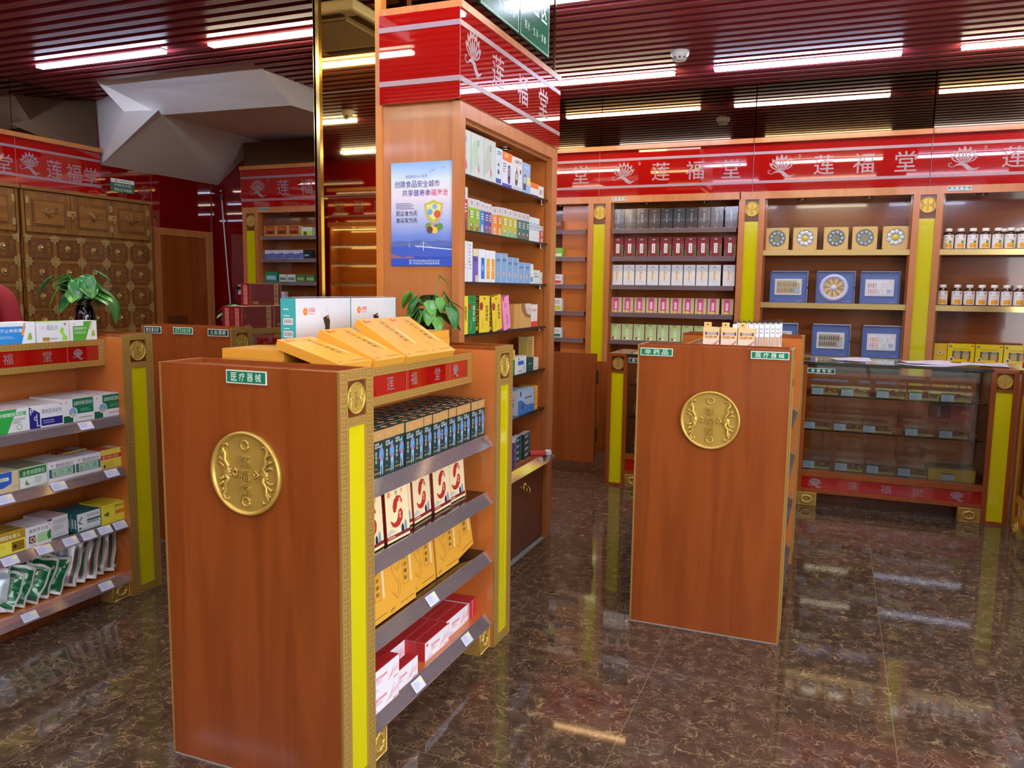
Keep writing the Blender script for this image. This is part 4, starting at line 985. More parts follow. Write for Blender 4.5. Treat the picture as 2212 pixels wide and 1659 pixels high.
# --- cream boxes with a red swirl
def d_swirl(p, F):
    f = F['f']; red = P((178, 44, 40)); dk = P((130, 32, 34))
    def comma(sg):
        c = []
        for i in range(15):
            a = PI * i / 14; c.append((0.16 * math.cos(a), 0.12 * math.sin(a)))
        return [(0.5 + sg * 0.02 + sg * x * 1.2, 0.62 + sg * y) for x, y in c]
    up = [(0.32, 0.56), (0.3, 0.66), (0.36, 0.78), (0.5, 0.85), (0.66, 0.82), (0.72, 0.72), (0.71, 0.66), (0.62, 0.74), (0.52, 0.72), (0.48, 0.62), (0.42, 0.54), (0.36, 0.53)]
    lo = [(0.68, 0.56), (0.73, 0.48), (0.7, 0.36), (0.56, 0.26), (0.4, 0.24), (0.26, 0.28), (0.18, 0.38), (0.19, 0.41), (0.32, 0.34), (0.44, 0.36), (0.5, 0.44), (0.54, 0.54), (0.62, 0.58)]
    for sh in (up, lo):
        c = (sum(x for x, _ in sh) / len(sh), sum(y for _, y in sh) / len(sh))
        p.poly(f, sh, red)
    p.text(f, 0.56, 0.66, 0.66, 0.8, '痛', P((238, 214, 170))); p.vtext(f, 0.56, 0.38, 0.64, 0.52, '腰椎', P((238, 214, 170))); p.text(f, 0.43, 0.87, 0.53, 0.96, '张', P((70, 60, 40))); HL(p, f, 0.16, 0.91, 0.065); p.disc(f, 0.72, 0.92, 0.05, P((226, 170, 120)))
    p.poly(f, [(0.02, 0.2), (0.16, 0.26), (0.3, 0.2), (0.42, 0.17), (0.02, 0.14)], P((186, 188, 186)))
    for a, c, col in ((0.56, 0.17, (226, 226, 232)), (0.68, 0.22, (30, 30, 34)), (0.82, 0.27, (110, 150, 190))): p.poly(f, [(a - 0.06, 0.1), (a + 0.06, 0.1), (a + 0.05, c), (a, c + 0.06), (a - 0.05, c)], P(col))
    p.rect(f, 0, 0.055, 1, 0.12, dk); p.lines(f, 0.04, 0.07, 0.5, 0.11, 1, P((226, 200, 180)))
    for q in ('l', 'r'): p.rect(F[q], 0, 0, 1, 1, dk); p.vtext(F[q], 0.3, 0.3, 0.7, 0.9, '颈椎腰椎', P((206, 150, 120)))
swirl = carton('plaster_box', 0.15, 0.034, 0.185, P((238, 214, 168)), d_swirl)
for i, (yy, xx, a) in enumerate(((2.255, -1.40, 0.03), (2.42, -1.395, -0.03), (2.53, -1.44, 0.0), (2.675, -1.435, 0.05), (2.835, -1.43, 0.02), (2.99, -1.44, 0.0))):
    swirl.put((xx, yy, 0.7115), 0, 'cream box with a red swirl, %s from the near post on the second shelf' % ORD[i], 'red swirl boxes on the second shelf', (-0.07, 0, RXP + a))
# --- yellow far infrared patch boxes
YB = (226, 164, 58)
def d_yellow(p, F):
    f = F['f']; ink = P((96, 66, 28)); org = P((226, 84, 44))
    p.disc(f, 0.13, 0.92, 0.055, org); p.rect(f, 0.2, 0.905, 0.34, 0.935, org)
    p.vtext(f, 0.62, 0.33, 0.73, 0.9, '远红外消痛贴', P((74, 50, 20)), 0.01, 0, 0.3)
    for q in ((0.575, 0.3, 0.58, 0.93), (0.77, 0.3, 0.775, 0.93), (0.575, 0.3, 0.775, 0.304), (0.575, 0.926, 0.775, 0.93)): p.rect(f, *q, ink)
    p.rect(f, 0.83, 0.3, 0.9, 0.68, P((240, 214, 150))); p.vtext(f, 0.84, 0.31, 0.89, 0.67, '贴膏医用穴位', P((200, 190, 170)))
    for pts in ([(0.18, 0.86), (0.22, 0.72), (0.2, 0.6), (0.28, 0.5)], [(0.42, 0.82), (0.5, 0.7), (0.46, 0.6), (0.4, 0.56)], [(0.3, 0.62), (0.36, 0.56), (0.42, 0.62)], [(0.28, 0.48), (0.36, 0.42), (0.4, 0.3), (0.34, 0.2), (0.36, 0.16)], [(0.22, 0.3), (0.28, 0.22), (0.3, 0.17)], [(0.4, 0.46), (0.47, 0.34), (0.42, 0.2)], [(0.14, 0.32), (0.22, 0.24), (0.3, 0.22)]): p.stroke(f, pts, 0.0012, P((150, 108, 44)))
    p.htext(f, 0.06, 0.04, 0.22, 0.08, 'LFT', P((90, 74, 50))); p.rect(f, 0.42, 0.07, 0.94, 0.085, P((176, 124, 50)))
def yellow_box(): return carton('infrared_patch_box', 0.195, 0.032, 0.255, P(YB, 0.3), d_yellow, None, False, 'box')
yb = yellow_box()
for i, (yy, xx, rx, ry) in enumerate(((2.26, -1.40, -0.08, 0), (2.455, -1.40, -0.09, 0), (2.655, -1.42, -0.1, 0), (2.865, -1.42, -0.1, 0), (3.035, -1.43, -0.08, -0.16))):
    yb.put((xx, yy, 0.4465 if i < 4 else 0.4625), 0, 'yellow infrared patch box standing %s from the near post on the third shelf' % ORD[i], 'yellow patch boxes standing on the third shelf', (rx, ry, RXP))
# on the deck: four leaning ones and the flat stacks that carry them
def lean(o, xf, y, a, yw=0.0):
    """print side up, back foot edge on the deck at xf, rising away from the aisle at angle a"""
    z = Vector((-math.cos(a), math.sin(yw) * 0.5, math.sin(a))).normalized(); x = Vector((math.sin(yw), 1, 0)).normalized(); x = (x - z * x.dot(z)).normalized(); y_ = z.cross(x)
    M = Matrix((x, y_, z)).transposed().to_4x4()
    o.location = Vector((xf, y, 1.3195)) - y_ * 0.032; o.rotation_euler = M.to_euler(); return o
for lab, xf, y, a, yw in (('closest to the camera', -1.475, 2.268, 0.29, 0.0), ('second from the camera', -1.46, 2.467, 0.395, 0.0), ('third from the camera, steeper', -1.455, 2.666, 0.545, 0.0), ('farthest from the camera', -1.455, 2.862, 0.545, 0.0)):
    lean(yb.put((0, 0, 0), 0, 'tilted yellow box on the nearest shelf top, ' + lab, 'tilted yellow boxes on the nearest shelf top'), xf, y, a, yw)
def flat(o, x, y, z, a):
    """lie print side up, centred on x y, underside at z, long side along angle a from +y"""
    o.rotation_euler = (-PI / 2, 0, a); o.location = (x + 0.1275 * math.sin(a), y - 0.1275 * math.cos(a), z + 0.032); return o
for grp, x, y, k, a0 in (('near the end panel', -1.825, 2.277, 2, PI / 2), ('behind the second tilted one', -1.722, 2.535, 2, 0.0), ('behind the steep ones', -1.715, 2.80, 3, 0.0), ('beside the plant', -1.69, 3.052, 3, PI / 2)):
    for i in range(k):
        lev = ('bottom', 'top')[i] if k == 2 else ('bottom', 'middle', 'top')[i]
        flat(yb.put((0, 0, 0), 0, 'flat yellow box, %s of the stack %s, nearest shelf top' % (lev, grp), 'flat yellow boxes on the nearest shelf top'), x + 0.003 * (i % 2), y, 1.3195 + 0.0325 * i, a0 + 0.012 * (i % 2))
# --- white and teal knee support boxes
def d_knee(p, F):
    f = F['f']; tl = P((58, 176, 182)); blk = P((44, 40, 40))
    HL(p, f, 0.16, 0.79, 0.04); p.htext(f, 0.215, 0.78, 0.33, 0.85, '莲福堂', P((224, 62, 62)), 0.02); p.rect(f, 0.215, 0.745, 0.32, 0.755, P((200, 130, 130)))
    p.poly(f, [(0.47, 0.68), (0.57, 0.73), (0.6, 0.62), (0.59, 0.52), (0.59, 0.38), (0.55, 0.3), (0.49, 0.33), (0.5, 0.45), (0.51, 0.54)], blk); p.disc(f, 0.56, 0.69, 0.016, P((206, 110, 70)))
    for q in ([(0.43, 0.76), (0.48, 0.66)], [(0.53, 0.86), (0.58, 0.74)], [(0.5, 0.32), (0.47, 0.22)], [(0.57, 0.3), (0.56, 0.24)]): p.stroke(f, q, 0.001, GRY)
    rn = random.Random(2)
    for i in range(14):
        for j in range(8):
            if rn.random() < 0.3 + 0.05 * j: p.rect(f, 0.74 + 0.03 * j, 0.4 + 0.04 * i, 0.76 + 0.03 * j, 0.415 + 0.04 * i, P((190, 204, 224)))
    p.rect(f, 0.3, 0.02, 0.6, 0.12, P((204, 50, 46))); p.htext(f, 0.34, 0.04, 0.56, 0.1, '医用护膝', W_)
    l = F['l']; p.rect(l, 0, 0, 1, 1, tl)
    for i in range(4):
        z = 0.66 - 0.2 * i; p.rect(l, 0.18, z - 0.07, 0.82, z + 0.03, W_); p.rect(l, 0.2, z + 0.06, 0.6, z + 0.075, P((200, 236, 238)))
        for k in range(9): p.rect(l, 0.24 + 0.06 * k, z - 0.05, 0.24 + 0.06 * k + (0.02 if k % 2 else 0.035), z + 0.015, P((70, 80, 100)))
    p.rect(l, 0.2, 0.82, 0.55, 0.84, P((200, 236, 238))); p.rect(F['r'], 0, 0, 1, 1, tl); p.rect(F['t'], 0, 0, 1, 1, P((210, 226, 232)))
knee = carton('knee_support_box', 0.355, 0.066, 0.235, P((206, 212, 224), 0.3), d_knee)
knee.put((-1.828, 2.606, 1.3195), RXP, 'white and teal knee support box on the nearest shelf top, barcode side towards camera', 'knee support boxes')
knee.put((-1.828, 2.968, 1.3195), RXP, 'white knee support box right behind the other, beside the potted vine', 'knee support boxes')
# --- red and white syringe boxes on the bottom shelf
def d_pen(p, F):
    f = F['f']; rd = P((196, 44, 50)); pk = P((240, 196, 206))
    p.poly(f, [(0.55, 0.1), (0.8, 0.5), (1, 0.65), (1, 0.35), (0.8, 0.25)], pk); p.poly(f, [(0, 0.0), (0.2, 0.3), (0.35, 0.0)], P((214, 206, 232)))
    p.disc(f, 0.09, 0.82, 0.035, P((226, 84, 44))); p.htext(f, 0.25, 0.52, 0.4, 0.68, '医用', P((214, 70, 80)), 0.02); p.rect(f, 0.41, 0.55, 0.6, 0.64, P((232, 120, 130))); p.lines(f, 0.25, 0.34, 0.52, 0.48, 3, P((214, 160, 176)), 4)
    p.stroke(f, [(0.7, 0.22), (0.86, 0.82)], [0.003, 0.0008], P((120, 124, 150))); p.rect(f, 0.8, 0.06, 0.95, 0.1, P((210, 60, 70)))
    for q in ('t', 'l', 'r'): p.rect(F[q], 0, 0, 1, 1, rd)
    p.lines(F['t'], 0.1, 0.2, 0.9, 0.8, 3, P((178, 36, 42)), 5)
pen = carton('injection_pen_box', 0.205, 0.045, 0.075, P((236, 232, 240)), d_pen)
Z4 = 0.153
sp = [('nearest the post, lower', -1.375, 2.275, 0), ('nearest the post, upper', -1.375, 2.278, 1)]
for lab, x, y, lev in sp: pen.put((x, y, Z4 + lev * 0.0755), RXP, 'red and white pen box on the bottom shelf ' + lab + ' of two', 'pen boxes on the bottom shelf')
for r in range(3):
    for c, (y, x) in enumerate(((2.435, -1.385), (2.545, -1.44), (2.735, -1.405), (2.95, -1.42))):
        if c == 0 and r > 1: continue
        yy = y + (0.05 if c == 0 and r else 0)
        pen.put((x - r * 0.0465 - (0.055 if c == 1 else 0), yy if c != 1 else y - 0.005, Z4), RXP, 'red and white pen box, %s group along the bottom shelf, %s from the front' % (ORD[c + 1], ORD[r]), 'pen boxes on the bottom shelf') if not (c == 1 and r == 2) and not (c == 0 and r == 1) else None
for i, y in enumerate((3.09, 3.125)):
    o = pen.put((-1.50 - 0.0 * i, y + 0.0, Z4), 0, 'pen box standing endwise at the far end of the bottom shelf, %s' % ('nearer' if i == 0 else 'against the wall'), 'pen boxes on the bottom shelf')
    o.rotation_euler = (0, 0, 0.05); o.location = (-1.52, y - 0.03, Z4); 
# --- price cards
def price(side_x, y, z, label, w=0.075, col=0):
    """card on a shelf lip; side_x is the shelf front edge, lip slopes outwards in +x"""
    d = Vector((0.034, 0, -0.044)).normalized(); n = Vector((0.044, 0, 0.034)).normalized()
    o = Vector((side_x + 0.006, y - w / 2, z - 0.004)) + n * 0.004
    F = Fr(o + d * 0.042, (0, 1, 0), -d, w, 0.042); 
    b = MB(); b.lift = 0
    q0 = [F.at(0, 0), F.at(1, 0), F.at(1, 1), F.at(0, 1)]; q1 = [p - n * 0.001 for p in q0]
    b.add(q0 + q1, [(0, 1, 2, 3), (7, 6, 5, 4), (0, 4, 5, 1), (1, 5, 6, 2), (2, 6, 7, 3), (3, 7, 4, 0)], P((206, 210, 232)))
    b.lift = 0.0004; b.rect(F, 0.72, 0.55, 0.95, 0.85, P((238, 236, 140))); b.lines(F, 0.12, 0.2, 0.62, 0.85, 4, P((170, 178, 214)), int(y * 100))
    c = sum(q0, Vector()) / 4
    b.v = [tuple(Vector(v) - c) for v in b.v]
    ob = b.obj('price_card'); ob.location = c
    return tag(ob, label, 'price card', 'price cards on the shelf lips')
sxA = AX + 0.30; sxC = CX + 0.30
price(sxA, 2.61, ZA[2], 'white price card on the lip under the yellow patch boxes'); price(sxA, 2.50, ZA[3], 'price card on the bottom lip below the red pen boxes, nearer the camera'); price(sxA, 2.925, ZA[3], 'price card on the bottom lip beside the gold foot of the nearest shelf')
for y, z, lab in ((2.75, 0, 'single price card below the teal and green medicine boxes'), (2.33, 1, 'price card at the picture edge below the beige blue box'), (2.59, 1, 'price card below the green and white granule box'), (2.885, 1, 'price card below the yellow red box'),
                  (2.335, 2, 'price card below the gold yellow pill boxes'), (2.5, 2, 'price card below the gap of gold and white pill boxes'), (2.635, 2, 'price card below the white box with purple stripe'), (2.735, 2, 'price card below the teal and white boxes'), (2.83, 2, 'price card between teal and yellow boxes'), (2.92, 2, 'price card nearest the gold post on the third lip'),
                  (2.41, 3, 'price card in front of the green pouches'), (2.82, 3, 'price card beside the gold foot under the grey pouches')):
    price(sxC, y, ZC[z], lab + ', left shelf')

# --- medicine boxes on the left gondola
def med(name, w, d, h, base, deco, cols=None): return carton(name, w, d, h, P(base), deco, cols)
def row(pr, x, y, z, deep, dstep, lab, group, rz=RXP):
    y = 2.47 + (y - 2.47) * 0.972 - 0.066; x += 0.079     # flush with the shelf edge
    for i in range(deep):
        pr.put((x - i * dstep, y + (random.uniform(-0.003, 0.003) if i else 0), z), rz, lab + (', frontmost' if i == 0 and deep > 1 else ', %s back' % ORD[i] if deep > 1 else ''), group)
def top_grey(p, F, c=(206, 200, 200)): p.rect(F['t'], 0, 0, 1, 1, P(c)); p.lines(F['t'], 0.1, 0.2, 0.5, 0.8, 3, P((170, 150, 150)), 3)
# deck
def d_cough(p, F):
    f = F['f']; p.poly(f, [(0, 0), (0.66, 0), (0.78, 0.82), (0, 0.82)], P((44, 142, 222))); p.htext(f, 0.05, 0.56, 0.7, 0.72, '肺宁止咳胶囊', W_, 0.02); p.lines(f, 0.05, 0.28, 0.6, 0.42, 2, P((150, 200, 240)), 3); p.rect(f, 0, 0.86, 0.55, 0.97, W_); p.disc(f, 0.12, 0.9, 0.012, P((210, 50, 60)))
    p.poly(f, [(0.66, 0.45), (0.74, 0.98), (0.78, 0.98), (0.72, 0.4)], P((236, 160, 60))); p.poly(f, [(0.8, 0.2), (0.85, 0.5), (0.9, 0.52), (0.93, 0.22)], P((150, 190, 70)))
med('cough_capsule_box', 0.20, 0.09, 0.102, (232, 236, 244), d_cough).put((-3.405, 2.497, 1.319), RXP, 'blue and white cough capsule box on top of the left shelf, cut', 'medicine boxes on top of the left shelf')
def d_throat(p, F):
    f = F['f']; p.htext(f, 0.3, 0.6, 0.66, 0.84, '咽炎片', P((110, 116, 124))); p.htext(f, 0.14, 0.68, 0.24, 0.78, '慢严', GRY); p.rect(f, 0.17, 0.1, 0.38, 0.28, P((184, 138, 62))); p.rect(f, 0.4, 0.17, 0.62, 0.22, GRY); p.disc(f, 0.87, 0.88, 0.035, P((220, 90, 110)))
    p.poly(f, [(0.7, 0.56), (0.74, 0.7), (0.8, 0.74), (0.84, 0.62), (0.82, 0.5), (0.86, 0.36), (0.93, 0.28), (0.94, 0.12), (0.8, 0.08), (0.76, 0.18), (0.8, 0.3), (0.74, 0.42)], P((150, 222, 66))); p.rect(F['t'], 0, 0, 1, 1, P((160, 222, 90)))
med('throat_tablet_box', 0.17, 0.09, 0.098, (230, 232, 238), d_throat).put((-3.405, 2.69, 1.319), RXP, 'white throat tablet box with lime green blob, between two other boxes on top', 'medicine boxes on top of the left shelf')
def d_wheeze(p, F):
    f = F['f']; p.poly(f, [(0.1, 0), (0.55, 0), (0.8, 0.98), (0.5, 0.98), (0.5, 0.76), (0.1, 0.76)], P((84, 174, 60))); p.htext(f, 0.14, 0.56, 0.62, 0.7, '桃龙咳喘宁片', W_, 0.02); p.lines(f, 0.14, 0.36, 0.6, 0.5, 2, P((180, 220, 160)), 2); p.disc(f, 0.16, 0.86, 0.02, P((210, 60, 60)))
    p.poly(f, [(0.72, 0.6), (0.8, 0.98), (0.83, 0.98), (0.77, 0.55)], P((240, 190, 70))); p.poly(f, [(0.78, 0.2), (0.82, 0.5), (0.9, 0.52), (0.93, 0.24)], P((160, 196, 70)))
med('wheeze_tablet_box', 0.15, 0.09, 0.098, (234, 238, 240), d_wheeze).put((-3.405, 2.855, 1.319), RXP, 'green and white tablet box on top of the left shelf, nearest the gold medallion', 'medicine boxes on top of the left shelf')
# first shelf
z = ZC[0] + 0.001
def d_cold(p, F):
    f = F['f']; p.poly(f, [(0, 0), (0.4, 0), (0.68, 0.98), (0, 0.98)], P((46, 172, 76))); p.rect(f, 0, 0.68, 0.92, 0.85, P((100, 190, 120))); p.htext(f, 0.06, 0.69, 0.86, 0.83, '复方感冒灵颗粒', W_, 0.02); p.lines(f, 0.55, 0.35, 0.9, 0.6, 4, GRY, 2); p.ring(f, 0.72, 0.2, 0.06, 0.075, P((60, 170, 80))); p.poly(f, [(0, 0), (0.15, 0), (0.05, 0.25), (0, 0.3)], P((90, 200, 110))); top_grey(p, F, (214, 206, 206))
cold = med('cold_granule_box', 0.175, 0.055, 0.105, (232, 236, 240), d_cold); row(cold, -3.40, 2.46, z, 4, 0.057, 'green and white cold granule box on the first shelf', 'cold granule boxes on the left shelf')
def d_tab(p, F):
    f = F['f']; p.poly(f, [(0, 0.02), (0.3, 0.02), (0.3, 0.66), (0, 0.98)], P((36, 38, 132))); p.rect(f, 0.33, 0.08, 0.95, 0.42, P((36, 38, 132)))
    for c, a, q in (('P', 0.03, 0.62), ('d', 0.12, 0.36), ('L', 0.2, 0.1)): p.text(f, a, q, a + 0.1, q + 0.26, c, W_, 0.03)
    p.htext(f, 0.34, 0.6, 0.94, 0.8, '蒲地蓝消炎片', P((90, 90, 100))); p.lines(f, 0.38, 0.16, 0.75, 0.34, 2, P((160, 160, 210)), 5); p.disc(f, 0.92, 0.93, 0.02, P((210, 60, 60))); top_grey(p, F)
tab = med('tablet_box', 0.175, 0.055, 0.105, (234, 236, 242), d_tab); row(tab, -3.40, 2.64, z, 4, 0.057, 'white and navy tablet box on the first shelf, left unit', 'navy tablet boxes on the left shelf')
def d_oral(p, F):
    f = F['f']; g = P((18, 118, 80)); p.rect(f, 0.3, 0.34, 1, 0.97, g); p.rect(f, 0, 0.02, 0.3, 0.3, P((20, 100, 66))); p.htext(f, 0.34, 0.7, 0.95, 0.86, '盐酸氨溴索口服溶液', P((210, 236, 224)), 0.02); p.lines(f, 0.55, 0.42, 0.95, 0.56, 2, P((110, 180, 150)), 3)
    p.disc(f, 0.3, 0.42, 0.15, W_, 20); p.disc(f, 0.3, 0.43, 0.125, P((130, 176, 220)), 20); p.poly(f, [(0.2, 0.32), (0.3, 0.42), (0.4, 0.32), (0.3, 0.22)], P((200, 196, 150))); p.disc(f, 0.1, 0.86, 0.02, P((200, 60, 60))); p.rect(f, 0.5, 0.16, 0.95, 0.19, GRY); top_grey(p, F)
oral = med('oral_solution_box', 0.165, 0.055, 0.115, (234, 236, 240), d_oral); row(oral, -3.40, 2.812, z, 4, 0.057, 'green white oral solution box beside navy tablets, first shelf', 'oral solution boxes on the left shelf'); row(oral, -3.395, 2.868 + 0.112, z, 4, 0.057, 'green white oral solution box nearest the post, first shelf', 'oral solution boxes on the left shelf')
# second shelf
z = ZC[1] + 0.001
def d_beige(p, F):
    f = F['f']; p.poly(f, [(0, 0.3), (0.2, 0.28), (0.5, 0.24), (0.76, 0.42), (0.78, 0.98), (0, 0.98)], P((44, 96, 200))); p.rect(f, 0.1, 0.58, 0.68, 0.74, P((238, 240, 200))); p.htext(f, 0.14, 0.6, 0.64, 0.72, '含片咽喉片', P((60, 70, 120))); p.disc(f, 0.3, 0.2, 0.07, P((240, 190, 160))); p.rect(f, 0.8, 0.22, 0.95, 0.25, GRY)
row(med('lozenge_box', 0.155, 0.07, 0.092, (214, 196, 156), d_beige), -3.40, 2.405, z, 3, 0.072, 'beige and blue lozenge box on the second shelf, left unit', 'lozenge boxes on the left shelf')
def d_jin(p, F):
    f = F['f']; p.rect(f, 0.04, 0.56, 0.97, 0.94, P((40, 120, 66))); p.htext(f, 0.14, 0.62, 0.93, 0.84, '金青感冒颗粒', P((200, 232, 200)), 0.02); p.rect(f, 0.05, 0.05, 0.97, 0.55, P((226, 234, 236))); p.poly(f, [(0.2, 0.2), (0.26, 0.42), (0.32, 0.22), (0.38, 0.14), (0.28, 0.12)], P((140, 150, 110))); p.disc(f, 0.33, 0.2, 0.02, INK); p.lines(f, 0.55, 0.15, 0.9, 0.48, 5, P((170, 184, 180)), 4); p.disc(f, 0.1, 0.88, 0.02, P((206, 60, 60))); p.rect(F['t'], 0, 0, 1, 1, P((120, 130, 110))); p.rect(F['l'], 0, 0, 1, 1, P((160, 196, 160)))
row(med('granule_box', 0.14, 0.07, 0.094, (190, 214, 186), d_jin), -3.40, 2.552, z, 3, 0.072, 'green topped granule box on the second shelf, left unit', 'granule boxes on the left shelf')
def d_pu(p, F):
    f = F['f']; p.rect(f, 0.02, 0.2, 0.98, 0.64, P((64, 104, 110))); p.rect(f, 0.12, 0.22, 0.9, 0.62, P((164, 204, 184))); p.htext(f, 0.26, 0.68, 0.92, 0.86, '蒲地蓝消炎片', P((80, 84, 92)), 0.02); p.ring(f, 0.14, 0.8, 0.02, 0.035, P((204, 50, 60))); p.poly(f, [(0.2, 0.26), (0.17, 0.42), (0.22, 0.54), (0.27, 0.4), (0.28, 0.28)], P((150, 160, 120))); p.stroke(f, [(0.68, 0.3), (0.82, 0.54)], 0.004, P((90, 130, 110))); p.stroke(f, [(0.82, 0.3), (0.7, 0.54)], 0.003, P((90, 130, 110))); p.lines(f, 0.36, 0.3, 0.6, 0.54, 3, P((130, 170, 150)), 3); top_grey(p, F, (196, 196, 196))
pu = med('herbal_tablet_box', 0.142, 0.06, 0.094, (230, 232, 240), d_pu)
row(pu, -3.395, 2.70, z, 3, 0.062, 'white herbal box with green band, second shelf, nearer picture edge', 'herbal tablet boxes on the left shelf'); row(pu, -3.395, 2.846, z, 2, 0.062, 'white herbal box with green band, second shelf, next to yellow', 'herbal tablet boxes on the left shelf')
def d_yr(p, F):
    f = F['f']; p.rect(f, 0, 0.5, 0.9, 0.72, P((196, 52, 40))); p.htext(f, 0.06, 0.53, 0.8, 0.69, '复方穿心莲片', P((240, 220, 150)), 0.02); p.lines(f, 0.1, 0.1, 0.7, 0.4, 3, P((196, 180, 80)), 3); p.rect(f, 0.1, 0.08, 0.18, 0.22, INK); p.rect(f, 0.86, 0.84, 0.96, 0.9, P((90, 40, 40))); p.rect(F['t'], 0, 0, 0.5, 1, P((176, 60, 44))); p.rect(F['t'], 0.5, 0, 1, 1, P((180, 170, 150))); p.rect(F['l'], 0, 0, 1, 1, P((170, 50, 40)))
yr = med('yellow_tablet_box', 0.135, 0.02, 0.098, (228, 212, 84), d_yr)
row(yr, -3.395, 2.99, z, 4, 0.0215, 'yellow and red tablet box nearest the post on the second shelf', 'yellow red tablet boxes on the left shelf'); row(yr, -3.51, 2.87, z + 0.0, 5, 0.0215, 'yellow red tablet box in the rear set on the second shelf', 'yellow red tablet boxes on the left shelf')
# third shelf
z = ZC[2] + 0.001
def d_gold(p, F):
    f = F['f']; g = P((176, 140, 40)); p.poly(f, [(0, 0.6), (1, 0.6), (1, 0.98), (0, 0.98)], g); p.htext(f, 0.2, 0.68, 0.86, 0.88, '明目地黄丸', P((246, 238, 200)), 0.02); p.rect(f, 0.56, 0.1, 0.96, 0.52, P((150, 116, 34))); p.disc(f, 0.66, 0.3, 0.06, P((50, 36, 20))); p.stroke(f, [(0.76, 0.44), (0.82, 0.3), (0.76, 0.18)], 0.003, P((110, 84, 26))); p.stroke(f, [(0.84, 0.44), (0.9, 0.3), (0.84, 0.18)], 0.003, P((110, 84, 26))); p.lines(f, 0.06, 0.3, 0.46, 0.5, 3, P((206, 196, 80)), 3); p.rect(f, 0.06, 0.08, 0.16, 0.12, INK); p.rect(F['t'], 0, 0, 1, 1, P((150, 126, 44)))
row(med('honey_pill_box', 0.15, 0.05, 0.1, (240, 226, 80), d_gold), -3.395, 2.415, z, 4, 0.052, 'gold and yellow pill box on the third shelf, left unit', 'gold pill boxes on the left shelf')
def d_qing(p, F):
    f = F['f']; p.htext(f, 0.1, 0.7, 0.9, 0.88, '清肝灵滴丸', P((50, 52, 60)), 0.02); p.rect(f, 0.1, 0.2, 0.36, 0.56, P((70, 80, 150))); p.disc(f, 0.24, 0.38, 0.1, P((230, 170, 90))); p.disc(f, 0.24, 0.38, 0.045, P((70, 50, 60))); p.rect(f, 0.42, 0.16, 0.98, 0.6, P((170, 214, 160))); p.poly(f, [(0.98, 0.18), (0.86, 0.2), (0.82, 0.4), (0.86, 0.56), (0.98, 0.66)], P((36, 130, 60))); p.rect(f, 0.88, 0.9, 0.96, 0.93, P((200, 60, 70))); p.rect(f, 0.12, 0.1, 0.34, 0.13, GRY); top_grey(p, F, (220, 220, 228))
row(med('drop_pill_box', 0.125, 0.05, 0.095, (232, 234, 244), d_qing), -3.395, 2.56, z, 3, 0.052, 'white drop pill box with orange eye on the third shelf', 'drop pill boxes on the left shelf')
def d_purp(p, F):
    f = F['f']; p.poly(f, [(0, 0.5), (0.02, 0.98), (0.26, 0.98)], P((110, 40, 140))); p.poly(f, [(0, 0.86), (0, 0.98), (0.1, 0.98)], P((200, 40, 90))); p.htext(f, 0.3, 0.66, 0.92, 0.86, '百合固金片', P((150, 150, 160)), 0.02); p.lines(f, 0.28, 0.36, 0.9, 0.6, 3, P((176, 180, 190)), 3); p.disc(f, 0.3, 0.1, 0.015, INK); p.rect(f, 0.4, 0.1, 0.85, 0.12, GRY); top_grey(p, F, (200, 180, 190))
row(med('purple_stripe_box', 0.11, 0.05, 0.098, (224, 226, 234), d_purp), -3.43, 2.688, z, 3, 0.052, 'white tablet box with a purple corner stripe on the third shelf', 'purple stripe boxes on the left shelf')
def d_teal(p, F):
    f = F['f']; t = P((22, 108, 108)); p.rect(f, 0.02, 0.06, 0.98, 0.98, P((226, 232, 240)))
    for a, q in ((0.14, 0.66), (0.2, 0.74), (0.1, 0.54), (0.18, 0.44), (0.12, 0.48)): p.disc(f, a, q, 0.035, t, 10)
    p.htext(f, 0.42, 0.7, 0.92, 0.86, '盐酸西替利嗪', P((120, 130, 140)), 0.02); p.rect(f, 0.42, 0.5, 0.98, 0.6, t); p.rect(f, 0.42, 0.36, 0.9, 0.48, P((160, 170, 176))); p.rect(f, 0.05, 0.12, 0.98, 0.14, t); p.rect(f, 0.08, 0.16, 0.18, 0.24, INK)
    for q in ('t', 'l', 'r'): p.rect(F[q], 0, 0, 1, 1, P((26, 92, 98)))
    p.rect(F['l'], 0.2, 0.2, 0.8, 0.7, P((190, 200, 200)))
row(med('allergy_tablet_box', 0.135, 0.018, 0.092, (30, 110, 110), d_teal), -3.395, 2.833, z, 8, 0.0215, 'teal and white tablet box on the third shelf, left unit', 'teal tablet boxes on the left shelf')
def d_lemon(p, F):
    f = F['f']; p.htext(f, 0.52, 0.74, 0.94, 0.88, '清胃黄连丸', P((110, 90, 30)), 0.02); p.rect(f, 0.54, 0.4, 0.94, 0.62, P((216, 150, 50))); p.lines(f, 0.58, 0.44, 0.9, 0.58, 1, P((190, 120, 40)), 2)
    for a, q, r in ((0.14, 0.5, 0.05), (0.22, 0.44, 0.045), (0.26, 0.54, 0.04), (0.2, 0.56, 0.03)): p.disc(f, a, q, r, P((70, 110, 50)), 8)
    p.rect(f, 0.05, 0.88, 0.95, 0.9, P((200, 180, 40))); p.rect(f, 0.88, 0.92, 0.96, 0.95, P((200, 80, 40))); p.rect(F['t'], 0, 0, 1, 0.9, P((214, 196, 50)))
row(med('lemon_tablet_box', 0.142, 0.02, 0.098, (240, 226, 70), d_lemon), -3.39, 2.98, z, 7, 0.022, 'lemon yellow tablet box nearest the post on the third shelf', 'lemon yellow tablet boxes on the left shelf')
